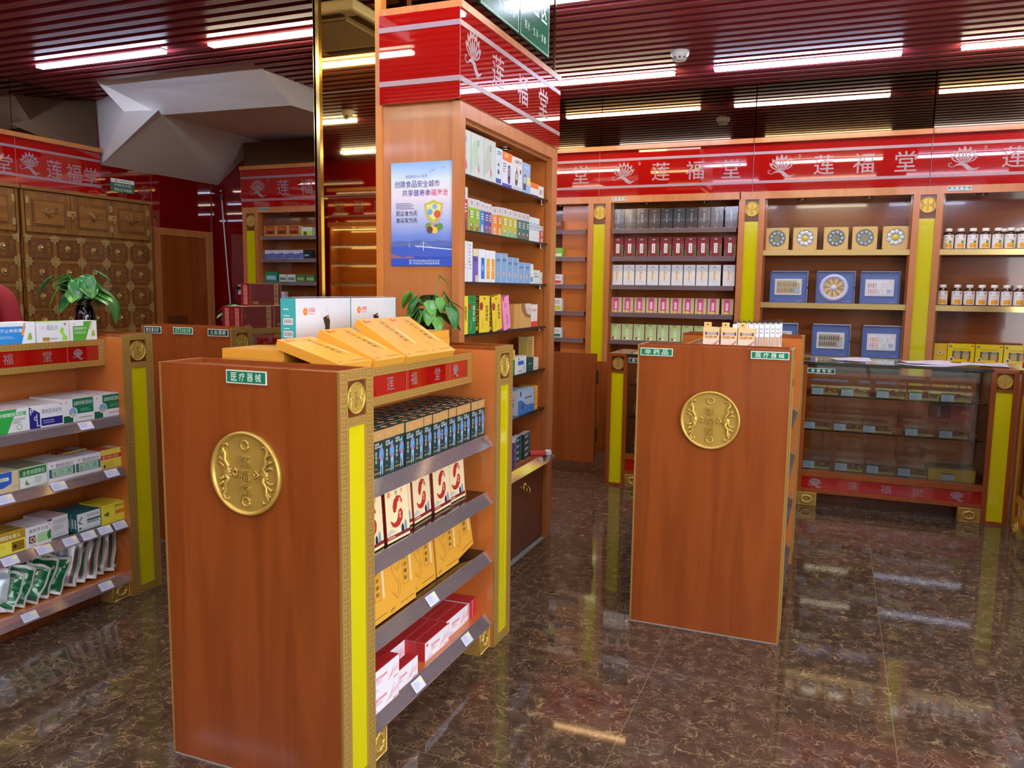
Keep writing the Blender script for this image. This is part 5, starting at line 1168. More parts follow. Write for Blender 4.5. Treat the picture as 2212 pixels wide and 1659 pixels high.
# --- foil pouches leaning on the bottom shelf of the left gondola
def pouch(name, w, h, bulge, mats, design, seed, bend=0.0):
    """flat bag with sealed edges, standing, front towards -y"""
    rn = random.Random(seed); nx, nz = 14, 14; b = MB(); vs = []; 
    ph = rn.uniform(0, 6); wav = [rn.uniform(-0.006, 0.006) for _ in range(6)]
    for side in (0, 1):
        for j in range(nz + 1):
            for i in range(nx + 1):
                u, v = i / nx, j / nz
                t = math.sin(PI * min(max((u - 0.05) / 0.9, 0), 1)) ** 0.6 * math.sin(PI * min(max((v - 0.06) / 0.88, 0), 1)) ** 0.5
                yy = (-1 if side == 0 else 1) * bulge * t * (1 + 0.25 * math.sin(5 * u + ph) * math.sin(7 * v + ph)) + (0 if side == 0 else 0.0015)
                yy += 0.010 * math.sin(6.5 * v + ph) * (u - 0.2) + wav[j % 6] * u + bend * v * v
                vs.append(((u - 0.5) * w + 0.006 * math.sin(9 * v + ph) * (u - .5), yy, v * h + 0.004 * math.sin(8 * u + ph) * v))
    k = (nx + 1) * (nz + 1)
    fr = [(0, 0)]
    for side in (0, 1):
        for j in range(nz):
            for i in range(nx):
                a = side * k + j * (nx + 1) + i; f = (a, a + 1, a + nx + 2, a + nx + 1)
                m = mats['seal'] if i in (0, nx - 1) or j in (0, nz - 1) else design(i / nx, j / nz, side)
                b.add([], [], m); b.f.append(f if side == 0 else f[::-1]); b.m.append(b.mi(m)); b.sm.append(True)
    for j in range(nz):
        for i in (0, nx):
            a = j * (nx + 1) + i; b.f.append((a, a + nx + 1, k + a + nx + 1, k + a) if i == 0 else (a, k + a, k + a + nx + 1, a + nx + 1)); b.m.append(0); b.sm.append(True)
    b.v = vs
    return b
foil = principled('silver_foil', (172, 172, 178), 0.34, 0.4); gfoil = principled('green_foil', (16, 104, 66), 0.22, 0.1, 0.5); seal = principled('white_foil_seal', (214, 216, 218), 0.35, 0.1)
mar = P((132, 30, 62), 0.3); dgr = P((26, 84, 56), 0.3); pfoil = principled('pale_blue_foil', (190, 206, 226), 0.3, 0.2)
def dg(u, v, s): return gfoil if not (0.55 < v < 0.62 and u > 0.5) else P((30, 130, 86), 0.25, 0.3)
def ds(u, v, s): return mar if 0.66 < u < 0.76 else dgr if 0.76 <= u < 0.85 else foil
def pouch_thing(kind, seed, x, y, tilt, yawa, w, h, label, lean_=0.35):
    cfg = dict(green=(gfoil, dg, 'green_pouch'), grey=(foil, ds, 'grey_pouch'), pale=(pfoil, lambda u, v, s: pfoil, 'pale_pouch'))[kind]
    b = pouch(cfg[2], w, h, 0.016, dict(seal=seal), cfg[1], seed, random.uniform(-0.02, 0.02))
    o = b.obj(cfg[2])
    p = MB(); F = Fr((-w / 2, -0.021, 0), (1, 0, 0), (0, 0, 1), w, h)
    if kind == 'green': p.disc(F, 0.35, 0.8, 0.05, P((206, 70, 50))); p.disc(F, 0.35, 0.8, 0.03, W_)
    if kind == 'grey': p.vtext(F, 0.3, 0.15, 0.48, 0.85, '医用护理垫片', P((60, 62, 70)), 0.02)
    if kind == 'pale': p.vtext(F, 0.4, 0.3, 0.6, 0.8, '棉片', P((60, 70, 110)))
    p.obj('printed_label', o)
    o.location = (x, y, ZC[3] + 0.02); o.rotation_euler = (-lean_, tilt, yawa)
    return tag(o, label, 'pouch', kind + ' pouches on the bottom shelf')
pouch_thing('pale', 3, -3.40, 2.30, 0.1, 0.85, 0.13, 0.19, 'pale blue foil pouch on the bottom shelf at the picture edge', 0.3)
for i in range(5):
    pouch_thing('green', 10 + i, -3.385 - 0.012 * (i % 2), 2.335 + i * 0.058, 0.28 + 0.04 * (i % 3), 0.72 + 0.08 * math.sin(i * 2), 0.115, 0.175 + 0.01 * (i % 2), 'green foil pouch on the bottom shelf, %s from the picture edge' % ORD[i], 0.3)
for i in range(7):
    pouch_thing('grey', 30 + i, -3.40 - 0.008 * (i % 2), 2.66 + i * 0.056, 0.2 - 0.03 * i, 0.78, 0.12, 0.215 + 0.003 * i, 'grey maroon striped pouch on the bottom shelf, %s counting towards the gold post' % ORD[i], 0.22)

# --- maroon granule gift boxes on the rear left gondola
def d_mar(p, F):
    f = F['f']; g = P((186, 152, 100)); m2 = P((150, 60, 66))
    p.rect(f, 0.76, 0.02, 0.9, 0.98, g); p.vtext(f, 0.78, 0.06, 0.88, 0.94, '参芪颗粒', P((70, 34, 30)), 0.02, 0, 0.2)
    for q in ((0, 0, 1, 0.02), (0, 0.98, 1, 1), (0, 0, 0.012, 1), (0.988, 0, 1, 1)): p.rect(f, *q, g)
    for k, (a, q) in enumerate(((0.06, 0.82), (0.08, 0.7), (0.05, 0.6))): p.stroke(f, [(a, q), (a + 0.05, q - 0.06), (a + 0.02, q - 0.14), (a + 0.08, q - 0.22)], 0.0015, g)
    p.rect(f, 0.08, 0.08, 0.26, 0.2, P((150, 116, 70))); p.rect(f, 0.35, 0.1, 0.58, 0.13, m2); p.text(f, 0.45, 0.62, 0.5, 0.72, '参', m2); p.text(f, 0.6, 0.62, 0.65, 0.72, '芪', m2)
    l = F['l']; p.rect(l, 0.3, 0.08, 0.7, 0.92, P((176, 110, 92))); p.vtext(l, 0.36, 0.1, 0.64, 0.9, '参芪颗粒', P((120, 24, 34))); p.rect(F['t'], 0, 0, 1, 1, P((206, 186, 150)))
mar_b = carton('granule_gift_box', 0.315, 0.075, 0.146, P((112, 20, 32), 0.3), d_mar)
for lab, x, y, z in (('bottom row nearest the green signs, front', -3.50, 4.255, 1.319), ('bottom row nearest the green signs, rear', -3.58, 4.255, 1.319), ('bottom row partly behind the teal knee box, front', -3.50, 4.575, 1.319), ('bottom row partly behind the teal knee box, rear', -3.58, 4.575, 1.319), ('alone on top of the pile', -3.53, 4.375, 1.466)):
    mar_b.put((x, y, z), RXP, 'maroon granule gift box, ' + lab, 'maroon gift boxes on the rear left shelf')

# --- supports in boxes with hanging tabs on the lone gondola
def d_brace(p, F):
    f = F['f']; nv = P((50, 50, 110)); p.rect(f, 0, 0.5, 1, 1, P((246, 206, 150))); p.poly(f, [(0.12, 0.82), (0.3, 0.78), (0.75, 0.78), (0.93, 0.82), (0.93, 0.66), (0.75, 0.7), (0.3, 0.7), (0.12, 0.66)], nv); p.rect(f, 0.2, 0.72, 0.86, 0.76, P((200, 206, 230)))
    p.htext(f, 0.12, 0.52, 0.6, 0.64, '弹性绷带', P((110, 80, 60)), 0.02); p.rect(f, 0.66, 0.55, 0.86, 0.62, P((170, 130, 90))); p.poly(f, [(0.3, 0.04), (0.36, 0.12), (0.96, 0.46), (0.99, 0.4), (0.6, 0.06)], P((206, 150, 146)))
    r = F['r']; p.disc(r, 0.5, 0.45, 0.32, P((40, 40, 40))); p.disc(r, 0.5, 0.45, 0.2, P((150, 130, 110))); p.rect(r, 0, 0.7, 1, 1, P((240, 196, 140)))
tabm = MB(); tabm.box(-0.035, 0.0, 0.0, 0.003, 0.107, 0.133, P((244, 196, 120))); tabm.box(-0.022, -0.014, -0.0006, 0.0, 0.119, 0.124, BLACK)
brace = carton('bandage_box', 0.076, 0.07, 0.107, P((238, 226, 212)), d_brace, None, False, 'box', [('hanging_tab', tabm)])
for i, (x, lab) in enumerate(((-0.552, 'leftmost'), (-0.468, 'middle'), (-0.388, 'nearest the glass counter'))): brace.put((x, 3.955, 1.319), 0, 'orange white bandage box on the lone shelf top, %s' % lab, 'bandage boxes on the lone shelf')
def d_sleeve(p, F):
    f = F['f']; p.rect(f, 0.1, 0.1, 0.9, 0.5, P((206, 170, 140))); p.lines(f, 0.15, 0.6, 0.85, 0.9, 2, P((180, 186, 200)), 2); r = F['r']; p.rect(r, 0.1, 0.1, 0.9, 0.6, P((206, 140, 90))); p.rect(r, 0.2, 0.66, 0.8, 0.9, P((190, 200, 214)))
tm2 = MB(); tm2.box(-0.006, 0.012, 0.0, 0.002, 0.12, 0.145, CLEARP); tm2.box(-0.004, 0.006, -0.001, 0.0, 0.126, 0.134, P((60, 56, 54)))
sleeve = carton('support_sleeve_box', 0.022, 0.075, 0.12, P((234, 238, 246)), d_sleeve, None, False, 'box', [('hanging_tab', tm2)])
for r in range(2):
    for i in range(9):
        sleeve.put((-0.455 + i * 0.0245, 4.07 + r * 0.15 + 0.012 * i, 1.319), 0.05, 'white support sleeve box with clear tab, %s from the pillar side in %s row' % (ORD[i], ('the front', 'the rear')[r]), 'support sleeve boxes on the lone shelf')
# a few cartons on its right hand shelves, seen edge on
for k, (z, col) in enumerate(((ZA[0], (206, 214, 236)), (ZA[1], (206, 196, 186)), (ZA[2], (236, 226, 226)), (ZA[3], (226, 92, 60)))):
    pr = carton('carton_box', 0.16, 0.07, 0.13, P(col), lambda p, F: p.lines(F['f'], 0.1, 0.2, 0.9, 0.8, 3, P((120, 130, 160)), 3))
    for i in range(5): pr.put((BX + 0.255, BY - 0.39 + i * 0.19, z + 0.001), RXP, 'carton on the lone shelf right side, %s along, %s shelf down' % (ORD[i], ORD[k]), 'cartons on the hidden side of the lone shelf')

# --- goods on the pillar shelf unit, all facing the right aisle
UX = -1.697
def ub_box(name, y0, y1, z, h, base, deco, label, d=0.06, group=None, dx=0.0, rot=None):
    pr = carton(name, y1 - y0, d, h, P(base), deco); return pr.put((UX - dx, (y0 + y1) / 2, z + 0.0005), RXP, label, group, rot)
def d_mask(col, pk):
    def D(p, F):
        f = F['f']; p.poly(f, [(0, 0.1), (0.5, 0.3), (0.6, 0.9), (0.2, 0.8), (0, 0.5)], P(col)); p.poly(f, [(0.5, 0.2), (0.55, 0.4), (0.62, 0.3), (0.7, 0.2), (0.6, 0.1)], P(pk)); p.vtext(f, 0.5, 0.72, 0.62, 0.86, '面膜', P((90, 100, 110))); p.stroke(f, [(0.55, 0.15), (0.6, 0.3), (0.5, 0.45), (0.62, 0.55)], 0.002, P((170, 130, 150)))
    return D
for i, (y0, y1, c, k, lab) in enumerate(((3.535, 3.655, (196, 214, 236), (226, 110, 140), 'nearest the poster corner'), (3.66, 3.815, (186, 226, 206), (206, 170, 190), 'in the middle'), (3.82, 3.965, (190, 214, 210), (196, 150, 160), 'beside the glucose meter boxes'))):
    pr = carton('face_mask_box', y1 - y0, 0.07, 0.212, P((214, 232, 236), 0.3), d_mask(c, k), None, True); pr.put((UX - 0.003, (y0 + y1) / 2, 2.146), RXP, 'tall pale green cellophane wrapped box on the top glass shelf, ' + lab, 'pale wrapped boxes on the top glass shelf')
def d_meter(bc, scr):
    def D(p, F):
        f = F['f']; p.poly(f, [(0.62, 0.12), (0.8, 0.12), (0.86, 0.3), (0.84, 0.62), (0.72, 0.68), (0.6, 0.62), (0.57, 0.3)], P(bc)); p.rect(f, 0.63, 0.34, 0.79, 0.58, P(scr)); p.rect(f, 0, 0, 1, 0.1, P((70, 80, 190))); p.lines(f, 0.08, 0.4, 0.4, 0.7, 4, P((110, 116, 130)), 2)
    return D
def d_lamp(p, F):
    f = F['f']; p.lines(f, 0.2, 0.82, 0.85, 0.94, 2, P((70, 90, 160)), 2); p.poly(f, [(0.3, 0.6), (0.5, 0.58), (0.6, 0.68), (0.72, 0.74), (0.55, 0.62), (0.5, 0.5), (0.3, 0.52)], P((40, 50, 80))); p.poly(f, [(0.25, 0.3), (0.6, 0.3), (0.5, 0.4), (0.3, 0.44)], P((40, 50, 80))); p.rect(f, 0, 0.04, 0.8, 0.17, P((60, 90, 190)))
def d_orange(p, F): d_meter((60, 50, 130), (150, 150, 150))(p, F); p.poly(F['f'], [(0, 0.76), (0, 1), (1, 1), (1, 0.76), (0.7, 0.74)], P((238, 124, 40))); p.htext(F['f'], 0.2, 0.85, 0.6, 0.95, '血糖', W_, 0.02)
def d_ga(p, F):
    f = F['f']; p.htext(f, 0.25, 0.82, 0.9, 0.92, '血糖仪', P((70, 76, 110)), 0.02); p.poly(f, [(0.3, 0.2), (0.42, 0.12), (0.54, 0.2), (0.58, 0.5), (0.5, 0.6), (0.44, 0.74), (0.42, 0.6), (0.3, 0.5)], P((70, 74, 90))); p.rect(f, 0.34, 0.32, 0.52, 0.52, P((190, 196, 206))); p.disc(f, 0.82, 0.6, 0.08, P((180, 40, 70))); p.rect(f, 0.1, 0.05, 0.9, 0.1, P((180, 190, 230)))
def d_blue(p, F): p.rect(F['f'], 0, 0, 1, 1, P((150, 186, 236))); p.rect(F['f'], 0.55, 0.3, 1, 0.55, P((226, 220, 150))); p.poly(F['f'], [(0.1, 0.1), (0.45, 0.1), (0.48, 0.55), (0.3, 0.62), (0.1, 0.55)], P((70, 76, 90))); p.rect(F['f'], 0.16, 0.32, 0.42, 0.54, P((206, 214, 216))); p.htext(F['f'], 0.2, 0.8, 0.8, 0.9, '测试', W_)
def d_small(p, F): p.rect(F['f'], 0, 0.6, 1, 1, P((236, 120, 50))); p.stroke(F['f'], [(0.3, 0.1), (0.4, 0.5), (0.35, 0.55)], 0.002, INK); p.rect(F['f'], 0, 0, 1, 0.1, P((70, 70, 180)))
ub_box('cupping_lamp_box', 3.965, 4.05, 2.146, 0.188, (206, 224, 240), d_lamp, 'pale blue box with two dark lamps on the top glass shelf')
ub_box('glucose_meter_box', 4.052, 4.185, 2.146, 0.184, (222, 226, 242), d_orange, 'orange topped glucose meter box on the top glass shelf')
ub_box('glucose_meter_box', 4.19, 4.345, 2.146, 0.18, (224, 226, 236), d_ga, 'white glucose meter box with dark meter on the top glass shelf')
ub_box('glucose_meter_box', 4.35, 4.475, 2.146, 0.17, (160, 190, 236), d_blue, 'light blue glucose meter box on the top glass shelf')
ub_box('test_strip_box', 4.485, 4.615, 2.146, 0.075, (230, 232, 242), d_small, 'small orange topped test strip box on the top glass shelf', 0.05)
ub_box('test_strip_box', 4.62, 4.71, 2.146, 0.07, (228, 230, 236), lambda p, F: (p.disc(F['f'], 0.4, 0.5, 0.2, P((150, 160, 170))), p.disc(F['f'], 0.8, 0.6, 0.06, P((200, 50, 70)))), 'small white test strip box nearest the aisle end of the top glass shelf', 0.05)
def d_hair(col, pic):
    def D(p, F):
        f = F['f']; p.rect(f, 0, 0, 1, 0.72, P(col)); p.rect(f, 0, 0.72, 1, 1, P((206, 202, 210))); p.disc(f, 0.55, 0.87, 0.14, P((50, 46, 56)), 10); p.disc(f, 0.55, 0.87, 0.08, P((206, 202, 210)), 10)
        for q in (0.6, 0.52, 0.44): p.disc(f, 0.15, q, 0.07, INK, 8); p.rect(f, 0.3, q - 0.015, 0.85, q + 0.02, P((230, 226, 230)))
        p.poly(f, [(0.2, 0.02), (0.85, 0.02), (0.8, 0.22), (0.5, 0.3), (0.3, 0.2)], P(pic)); p.disc(f, 0.5, 0.2, 0.14, P((226, 196, 176)), 10); p.rect(F['l'], 0, 0, 1, 1, P((226, 228, 232))); p.rect(F['l'], 0, 0, 1, 0.72, P(tuple(min(255, c + 20) for c in col)))
    return D
hd = [(3.535, 3.618, 0.205, (176, 70, 96), (90, 60, 66), 'raspberry'), (3.63, 3.695, 0.158, (140, 180, 60), (140, 110, 80), 'lime'), (3.70, 3.762, 0.158, (140, 180, 60), (140, 110, 80), 'second lime'), (3.768, 3.815, 0.155, (60, 130, 210), (206, 200, 210), 'sky blue'), (3.825, 3.868, 0.153, (80, 80, 160), (150, 100, 110), 'purple'), (3.87, 3.91, 0.153, (80, 80, 160), (150, 100, 110), 'second purple'), (3.92, 3.985, 0.145, (236, 140, 70), (200, 180, 170), 'pale orange'), (3.99, 4.05, 0.15, (214, 130, 50), (210, 180, 150), 'orange'),
      (4.062, 4.13, 0.152, (190, 186, 60), (90, 180, 186), 'olive and aqua'), (4.14, 4.2, 0.152, (190, 186, 60), (90, 180, 186), 'second olive and aqua'), (4.205, 4.272, 0.15, (190, 186, 60), (90, 180, 186), 'third olive and aqua'), (4.28, 4.342, 0.15, (60, 110, 110), (110, 90, 80), 'teal'), (4.345, 4.405, 0.15, (60, 110, 110), (110, 90, 80), 'second teal'), (4.41, 4.468, 0.15, (60, 110, 110), (110, 90, 80), 'third teal')]
for y0, y1, h, c, pic, lab in hd: ub_box('hair_dye_box', y0, y1, 1.881, h, (222, 222, 226), d_hair(c, pic), '%s hair colour box on the second glass shelf of the pillar unit' % lab, 0.05, 'hair colour boxes on the second glass shelf')
for i in range(3): ub_box('white_tube_box', 4.475 + i * 0.057, 4.53 + i * 0.057, 1.881, 0.14, (218, 226, 236), lambda p, F: (p.ring(F['f'], 0.5, 0.62, 0.3, 0.4, P((90, 130, 150))), p.rect(F['f'], 0.15, 0.6, 0.85, 0.64, P((120, 150, 170))), p.rect(F['f'], 0.3, 0.1, 0.7, 0.18, P((200, 190, 200)))), 'white box with blue oval, %s of the three beside the teal boxes' % ORD[i], 0.05, 'white oval boxes on the second glass shelf')
ub_box('hair_dye_box', 4.66, 4.712, 1.881, 0.1, (210, 200, 204), d_hair((196, 80, 80), (206, 180, 190)), 'small red box at the aisle end of the second glass shelf', 0.05)
def d_wt(p, F):
    p.lines(F['f'], 0.2, 0.3, 0.8, 0.95, 8, P((170, 176, 200)), 4); p.disc(F['f'], 0.3, 0.5, 0.12, P((130, 140, 180)))
ub_box('tall_cream_box', 3.535, 3.618, 1.631, 0.198, (220, 224, 236), d_wt, 'tall white box nearest the poster corner on the third glass shelf', 0.05); ub_box('tall_cream_box', 3.622, 3.68, 1.631, 0.197, (220, 224, 236), d_wt, 'second tall white box from the poster corner on the third glass shelf', 0.05)
ub_box('purple_cream_box', 3.685, 3.745, 1.631, 0.165, (112, 92, 186), lambda p, F: (p.rect(F['f'], 0, 0.78, 1, 1, P((220, 214, 170))), p.rect(F['f'], 0.1, 0.62, 0.9, 0.74, P((90, 80, 120))), p.rect(F['f'], 0.5, 0, 1, 0.2, P((214, 206, 150)))), 'purple and cream box on the third glass shelf', 0.05)
ub_box('blue_label_box', 3.755, 3.835, 1.631, 0.167, (224, 230, 244), lambda p, F: (p.rect(F['f'], 0.38, 0.1, 0.9, 0.74, P((30, 110, 206))), p.poly(F['f'], [(0.64, 0.56), (0.8, 0.44), (0.64, 0.3), (0.48, 0.44)], P((140, 190, 240)))), 'white box with blue panel on the third glass shelf', 0.05)
for i in range(2): ub_box('orange_label_box', 3.842 + i * 0.065, 3.905 + i * 0.065, 1.631, 0.165, (226, 230, 242), lambda p, F: (p.rect(F['f'], 0.2, 0.1, 0.85, 0.74, P((232, 164, 44))), p.ring(F['f'], 0.52, 0.42, 0.14, 0.2, P((250, 224, 160)))), 'white box with orange panel, %s from the blue panel one' % ORD[i], 0.05, 'orange panel boxes on the third glass shelf')
for i, (y0, y1, h) in enumerate(((3.98, 4.055, 0.158), (4.06, 4.14, 0.16), (4.145, 4.225, 0.142), (4.23, 4.31, 0.142), (4.315, 4.41, 0.12), (4.415, 4.505, 0.12))):
    ub_box('nasal_spray_box', y0, y1, 1.631, h, (128, 168, 214), lambda p, F: (p.rect(F['f'], 0.1, 0.72, 0.7, 0.8, P((90, 110, 150))), p.disc(F['f'], 0.35, 0.32, 0.16, P((220, 170, 160))), p.rect(F['f'], 0.85, 0, 1, 1, P((170, 200, 236)))), 'light blue spray box, %s from the poster side on the third glass shelf' % ORD[i], 0.05, 'light blue spray boxes on the third glass shelf')
ub_box('eye_drop_box', 4.51, 4.55, 1.631, 0.115, (224, 232, 238), lambda p, F: p.rect(F['f'], 0, 0.1, 0.7, 0.35, P((60, 130, 190))), 'narrow white box right of the light blue spray boxes', 0.04)
ub_box('ointment_box', 4.56, 4.67, 1.631, 0.082, (214, 222, 222), lambda p, F: (p.rect(F['f'], 0.1, 0.5, 0.7, 0.56, INK), p.rect(F['f'], 0.1, 0.7, 0.5, 0.78, GRY)), 'low grey white ointment box on the third glass shelf', 0.05)
ub_box('ointment_box', 4.675, 4.712, 1.631, 0.07, (206, 216, 206), lambda p, F: p.rect(F['f'], 0.2, 0.4, 0.8, 0.5, GRY), 'tiny box at the aisle end of the third glass shelf', 0.04)
# fourth glass shelf: plasters leaning in a row
def d_fs(main, txt, tcol, band):
    def D(p, F):
        f = F['f']; p.vtext(f, 0.6, 0.3, 0.85, 0.74, txt, P(tcol), 0.02); p.disc(f, 0.2, 0.72, 0.16, P((160, 50, 40))); p.rect(f, 0.4, 0.9, 0.55, 0.94, INK); p.stroke(f, [(0.3, 0.1), (0.4, 0.25), (0.3, 0.35)], 0.002, P(tcol))
        if band: p.rect(F['l'], 0.2, 0.0, 1, 1, P((70, 40, 30))); p.vtext(F['l'], 0.35, 0.05, 0.85, 0.95, 'FENGSHI', P((226, 200, 60)))
    return D
ub_box('rheumatism_plaster_box', 3.535, 3.63, 1.371, 0.19, (226, 206, 50), d_fs(0, '膏', (90, 50, 30), False), 'yellow box with brown animal print nearest the poster corner, fourth glass shelf', 0.03)
ub_box('rheumatism_plaster_box', 3.632, 3.725, 1.371, 0.192, (30, 130, 70), d_fs(0, '痛风贴', (220, 232, 210), False), 'green plaster box on the fourth glass shelf', 0.03)
ub_box('rheumatism_plaster_box', 3.765, 3.90, 1.371, 0.19, (228, 198, 52), d_fs(0, '筋骨痛贴', (70, 40, 30), True), 'yellow plaster box with dark spine right of the green one', 0.035, None, -0.0)
o = ub_box('rheumatism_plaster_box', 3.945, 4.075, 1.374, 0.188, (228, 198, 52), d_fs(0, '筋骨痛贴', (70, 40, 30), True), 'yellow plaster box with dark spine leaning beside the pink one', 0.035); o.rotation_euler = (0, -0.0, RXP); o.rotation_euler = (0.0, -0.14, RXP)
o = ub_box('pink_plaster_box', 4.10, 4.20, 1.374, 0.185, (236, 150, 196), lambda p, F: (p.rect(F['f'], 0.1, 0.9, 0.3, 1, P((206, 60, 50))), p.disc(F['f'], 0.4, 0.75, 0.14, P((220, 110, 170))), p.rect(F['f'], 0.5, 0.15, 0.65, 0.45, P((206, 80, 150))), p.rect(F['l'], 0, 0, 1, 1, P((214, 100, 170)))), 'pink box leaning on the fourth glass shelf', 0.04); o.rotation_euler = (0, -0.2, RXP)
def d_tan(p, F):
    f = F['f']; p.poly(f, [(0.1, 1), (0.2, 0.7), (0.5, 0.45), (1, 0.4), (1, 0.5), (0.6, 0.6), (0.4, 1)], P((150, 104, 60))); p.poly(f, [(0.5, 1), (0.55, 0.75), (0.75, 0.55), (1, 0.55), (1, 1)], P((206, 208, 214))); p.htext(f, 0.62, 0.7, 0.98, 0.8, '胶原', P((206, 90, 80)))
ub_box('tan_supplement_box', 4.25, 4.285, 1.371, 0.14, (206, 152, 84), None, 'narrow tan box first in the tan row on the fourth glass shelf', 0.06); ub_box('tan_supplement_box', 4.287, 4.33, 1.371, 0.14, (206, 152, 84), None, 'narrow tan box second in the tan row on the fourth glass shelf', 0.06)
ub_box('tan_supplement_box', 4.335, 4.52, 1.371, 0.142, (210, 164, 96), d_tan, 'wide tan box with silver curve on the fourth glass shelf', 0.06)
ub_box('red_white_box', 4.525, 4.635, 1.371, 0.135, (232, 226, 226), lambda p, F: (p.rect(F['f'], 0, 0, 1, 0.25, P((220, 70, 60))), p.htext(F['f'], 0.1, 0.68, 0.8, 0.82, '消毒棉', P((214, 90, 80)))), 'white and red box at the end of the tan row', 0.05)
# fifth
ub_box('rheumatism_plaster_box', 4.20, 4.27, 1.106, 0.145, (40, 130, 70), lambda p, F: (p.rect(F['f'], 0, 0.6, 1, 1, P((226, 206, 60))), p.disc(F['f'], 0.5, 0.8, 0.2, P((120, 80, 40)))), 'green and yellow box beside the gold post on the fifth glass shelf', 0.05)
ub_box('inhaler_box', 4.275, 4.455, 1.106, 0.1, (224, 228, 238), lambda p, F: (p.rect(F['f'], 0.25, 0.5, 0.75, 0.74, P((40, 100, 206))), p.stroke(F['f'], [(0.8, 0.6), (0.78, 0.3), (0.86, 0.16)], 0.006, P((60, 80, 140))), p.lines(F['f'], 0.3, 0.1, 0.65, 0.2, 1, INK, 2), p.rect(F['f'], 0.28, 0.8, 0.36, 0.92, INK)), 'white box with blue panel on the fifth glass shelf', 0.06)
ub_box('dark_green_box', 4.46, 4.575, 1.106, 0.082, (18, 76, 70), lambda p, F: p.rect(F['f'], 0.25, 0.5, 0.75, 0.6, P((120, 160, 150))), 'low dark green box on the fifth glass shelf', 0.06)
ub_box('cream_jar_box', 4.58, 4.665, 1.106, 0.075, (230, 226, 214), lambda p, F: p.rect(F['f'], 0.2, 0.15, 0.8, 0.22, P((206, 180, 90))), 'small cream box in front of the tall gold box', 0.05)
ub_box('tall_gold_box', 4.62, 4.735, 1.106, 0.20, (206, 176, 96), lambda p, F: (p.lines(F['f'], 0.1, 0.4, 0.7, 0.9, 6, P((150, 120, 60)), 3), p.rect(F['f'], 0.72, 0, 1, 1, P((236, 206, 160)))), 'tall gold box at the aisle end of the fifth glass shelf', 0.06, None, 0.056)
# sixth
def d_adult(p, F):
    f = F['f']; p.poly(f, [(0, 0), (1, 0), (1, 0.3), (0.5, 0.35), (0.2, 0.6), (0, 0.6)], P((60, 130, 214))); p.poly(f, [(0.2, 0.3), (0.3, 0.5), (0.35, 0.3), (0.25, 0.15)], P((120, 60, 60))); p.rect(f, 0.4, 0.62, 0.85, 0.67, P((80, 90, 120))); p.rect(f, 0.12, 0.76, 0.2, 0.96, P((60, 60, 90)))
    p.rect(F['l'], 0.1, 0.0, 1, 1, P((196, 204, 220))); p.vtext(F['l'], 0.3, 0.3, 0.6, 0.7, '护理', P((60, 60, 80)))
for i, (y0, y1, dx) in enumerate(((4.33, 4.60, 0.0), (4.26, 4.53, 0.075))): ub_box('nursing_pad_box', y0, y1, 0.857, 0.145, (176, 204, 240), d_adult, 'blue and white nursing pad box on the sixth glass shelf, %s' % ('in front' if i == 0 else 'behind the first'), 0.06, 'nursing pad boxes', dx)
ob_ = carton('small_orange_box', 0.055, 0.05, 0.036, P((236, 172, 74)), lambda p, F: (p.rect(F['f'], 0.2, 0.3, 0.8, 0.6, P((240, 210, 150))), p.rect(F['r'], 0.3, 0.2, 0.7, 0.7, P((196, 120, 50)))))
for i in range(4):
    for j in range(2): ob_.put((UX - 0.003 - 0.055 * j, 4.645, 0.857 + 0.037 * i), RXP, 'small orange box, %s layer up, %s stack beside the nursing pads' % (ORD[i], ('front', 'rear')[j]), 'small orange boxes on the sixth glass shelf')
ub_box('red_edge_box', 4.10, 4.24, 0.857, 0.13, (206, 60, 60), None, 'red box half hidden by the gold post on the sixth glass shelf', 0.06)
# on the base cabinet
def d_tooth(c1):
    def D(p, F): p.rect(F['f'], 0.1, 0.3, 0.6, 0.7, P((170, 170, 206))); p.ring(F['f'], 0.84, 0.5, 0.06, 0.1, P((90, 150, 190))); p.rect(F['t'], 0, 0, 1, 1, P((206, 204, 214)))
    return D
pu_ = carton('purple_tube_box', 0.14, 0.04, 0.037, P((74, 58, 120)), d_tooth(0)); gn_ = carton('green_tube_box', 0.15, 0.04, 0.037, P((34, 70, 64)), d_tooth(0))
for i in range(4): pu_.put((UX + 0.0, 4.30, 0.566 + 0.0375 * i), RXP + 0.3, 'purple tube box, %s from the bottom of the pile on the base cabinet' % ORD[i], 'purple tube boxes on the base cabinet')
for i in range(4):
    for j in range(2): gn_.put((UX - 0.03, 4.42 + 0.0 * j + 0.155 * j, 0.566 + 0.0375 * i), RXP + 0.1, 'dark green tube box, %s from the bottom, %s pile on the base cabinet' % (ORD[i], ('nearer', 'farther')[j]), 'green tube boxes on the base cabinet')
for i in range(2):
    t = thing('hang_card_pack', 'white hang card pack standing behind the tube boxes, %s' % ('nearer' if i == 0 else 'farther'), 'pack', (UX - 0.13 - 0.02 * i, 4.33 + 0.07 * i, 0.70), RXP, 'white hang card packs')
    t.rotation_euler = (0, -0.2, RXP); b = MB(); b.box(-0.045, 0.045, 0, 0.01, -0.134, 0.1, P((222, 222, 218))); b.obj('card', t, 0.004); b = MB(); b.cyl((0, -0.001, 0.085), (0, 0.0, 0.085), 0.008, BLACK); b.obj('hang_hole', t)
t = thing('small_jar', 'small yellow jar with black cap beside the gold post on the base cabinet', 'jar', (UX - 0.02, 4.19, 0.566)); b = MB(); b.lathe([(0, 0), (0.035, 0), (0.036, 0.01), (0.036, 0.09), (0.025, 0.1), (0, 0.1)], P((206, 200, 120)), 20); b.obj('body', t); b = MB(); b.cyl((0, 0, 0.1), (0, 0, 0.135), 0.028, BLACK, 20); b.obj('cap', t)
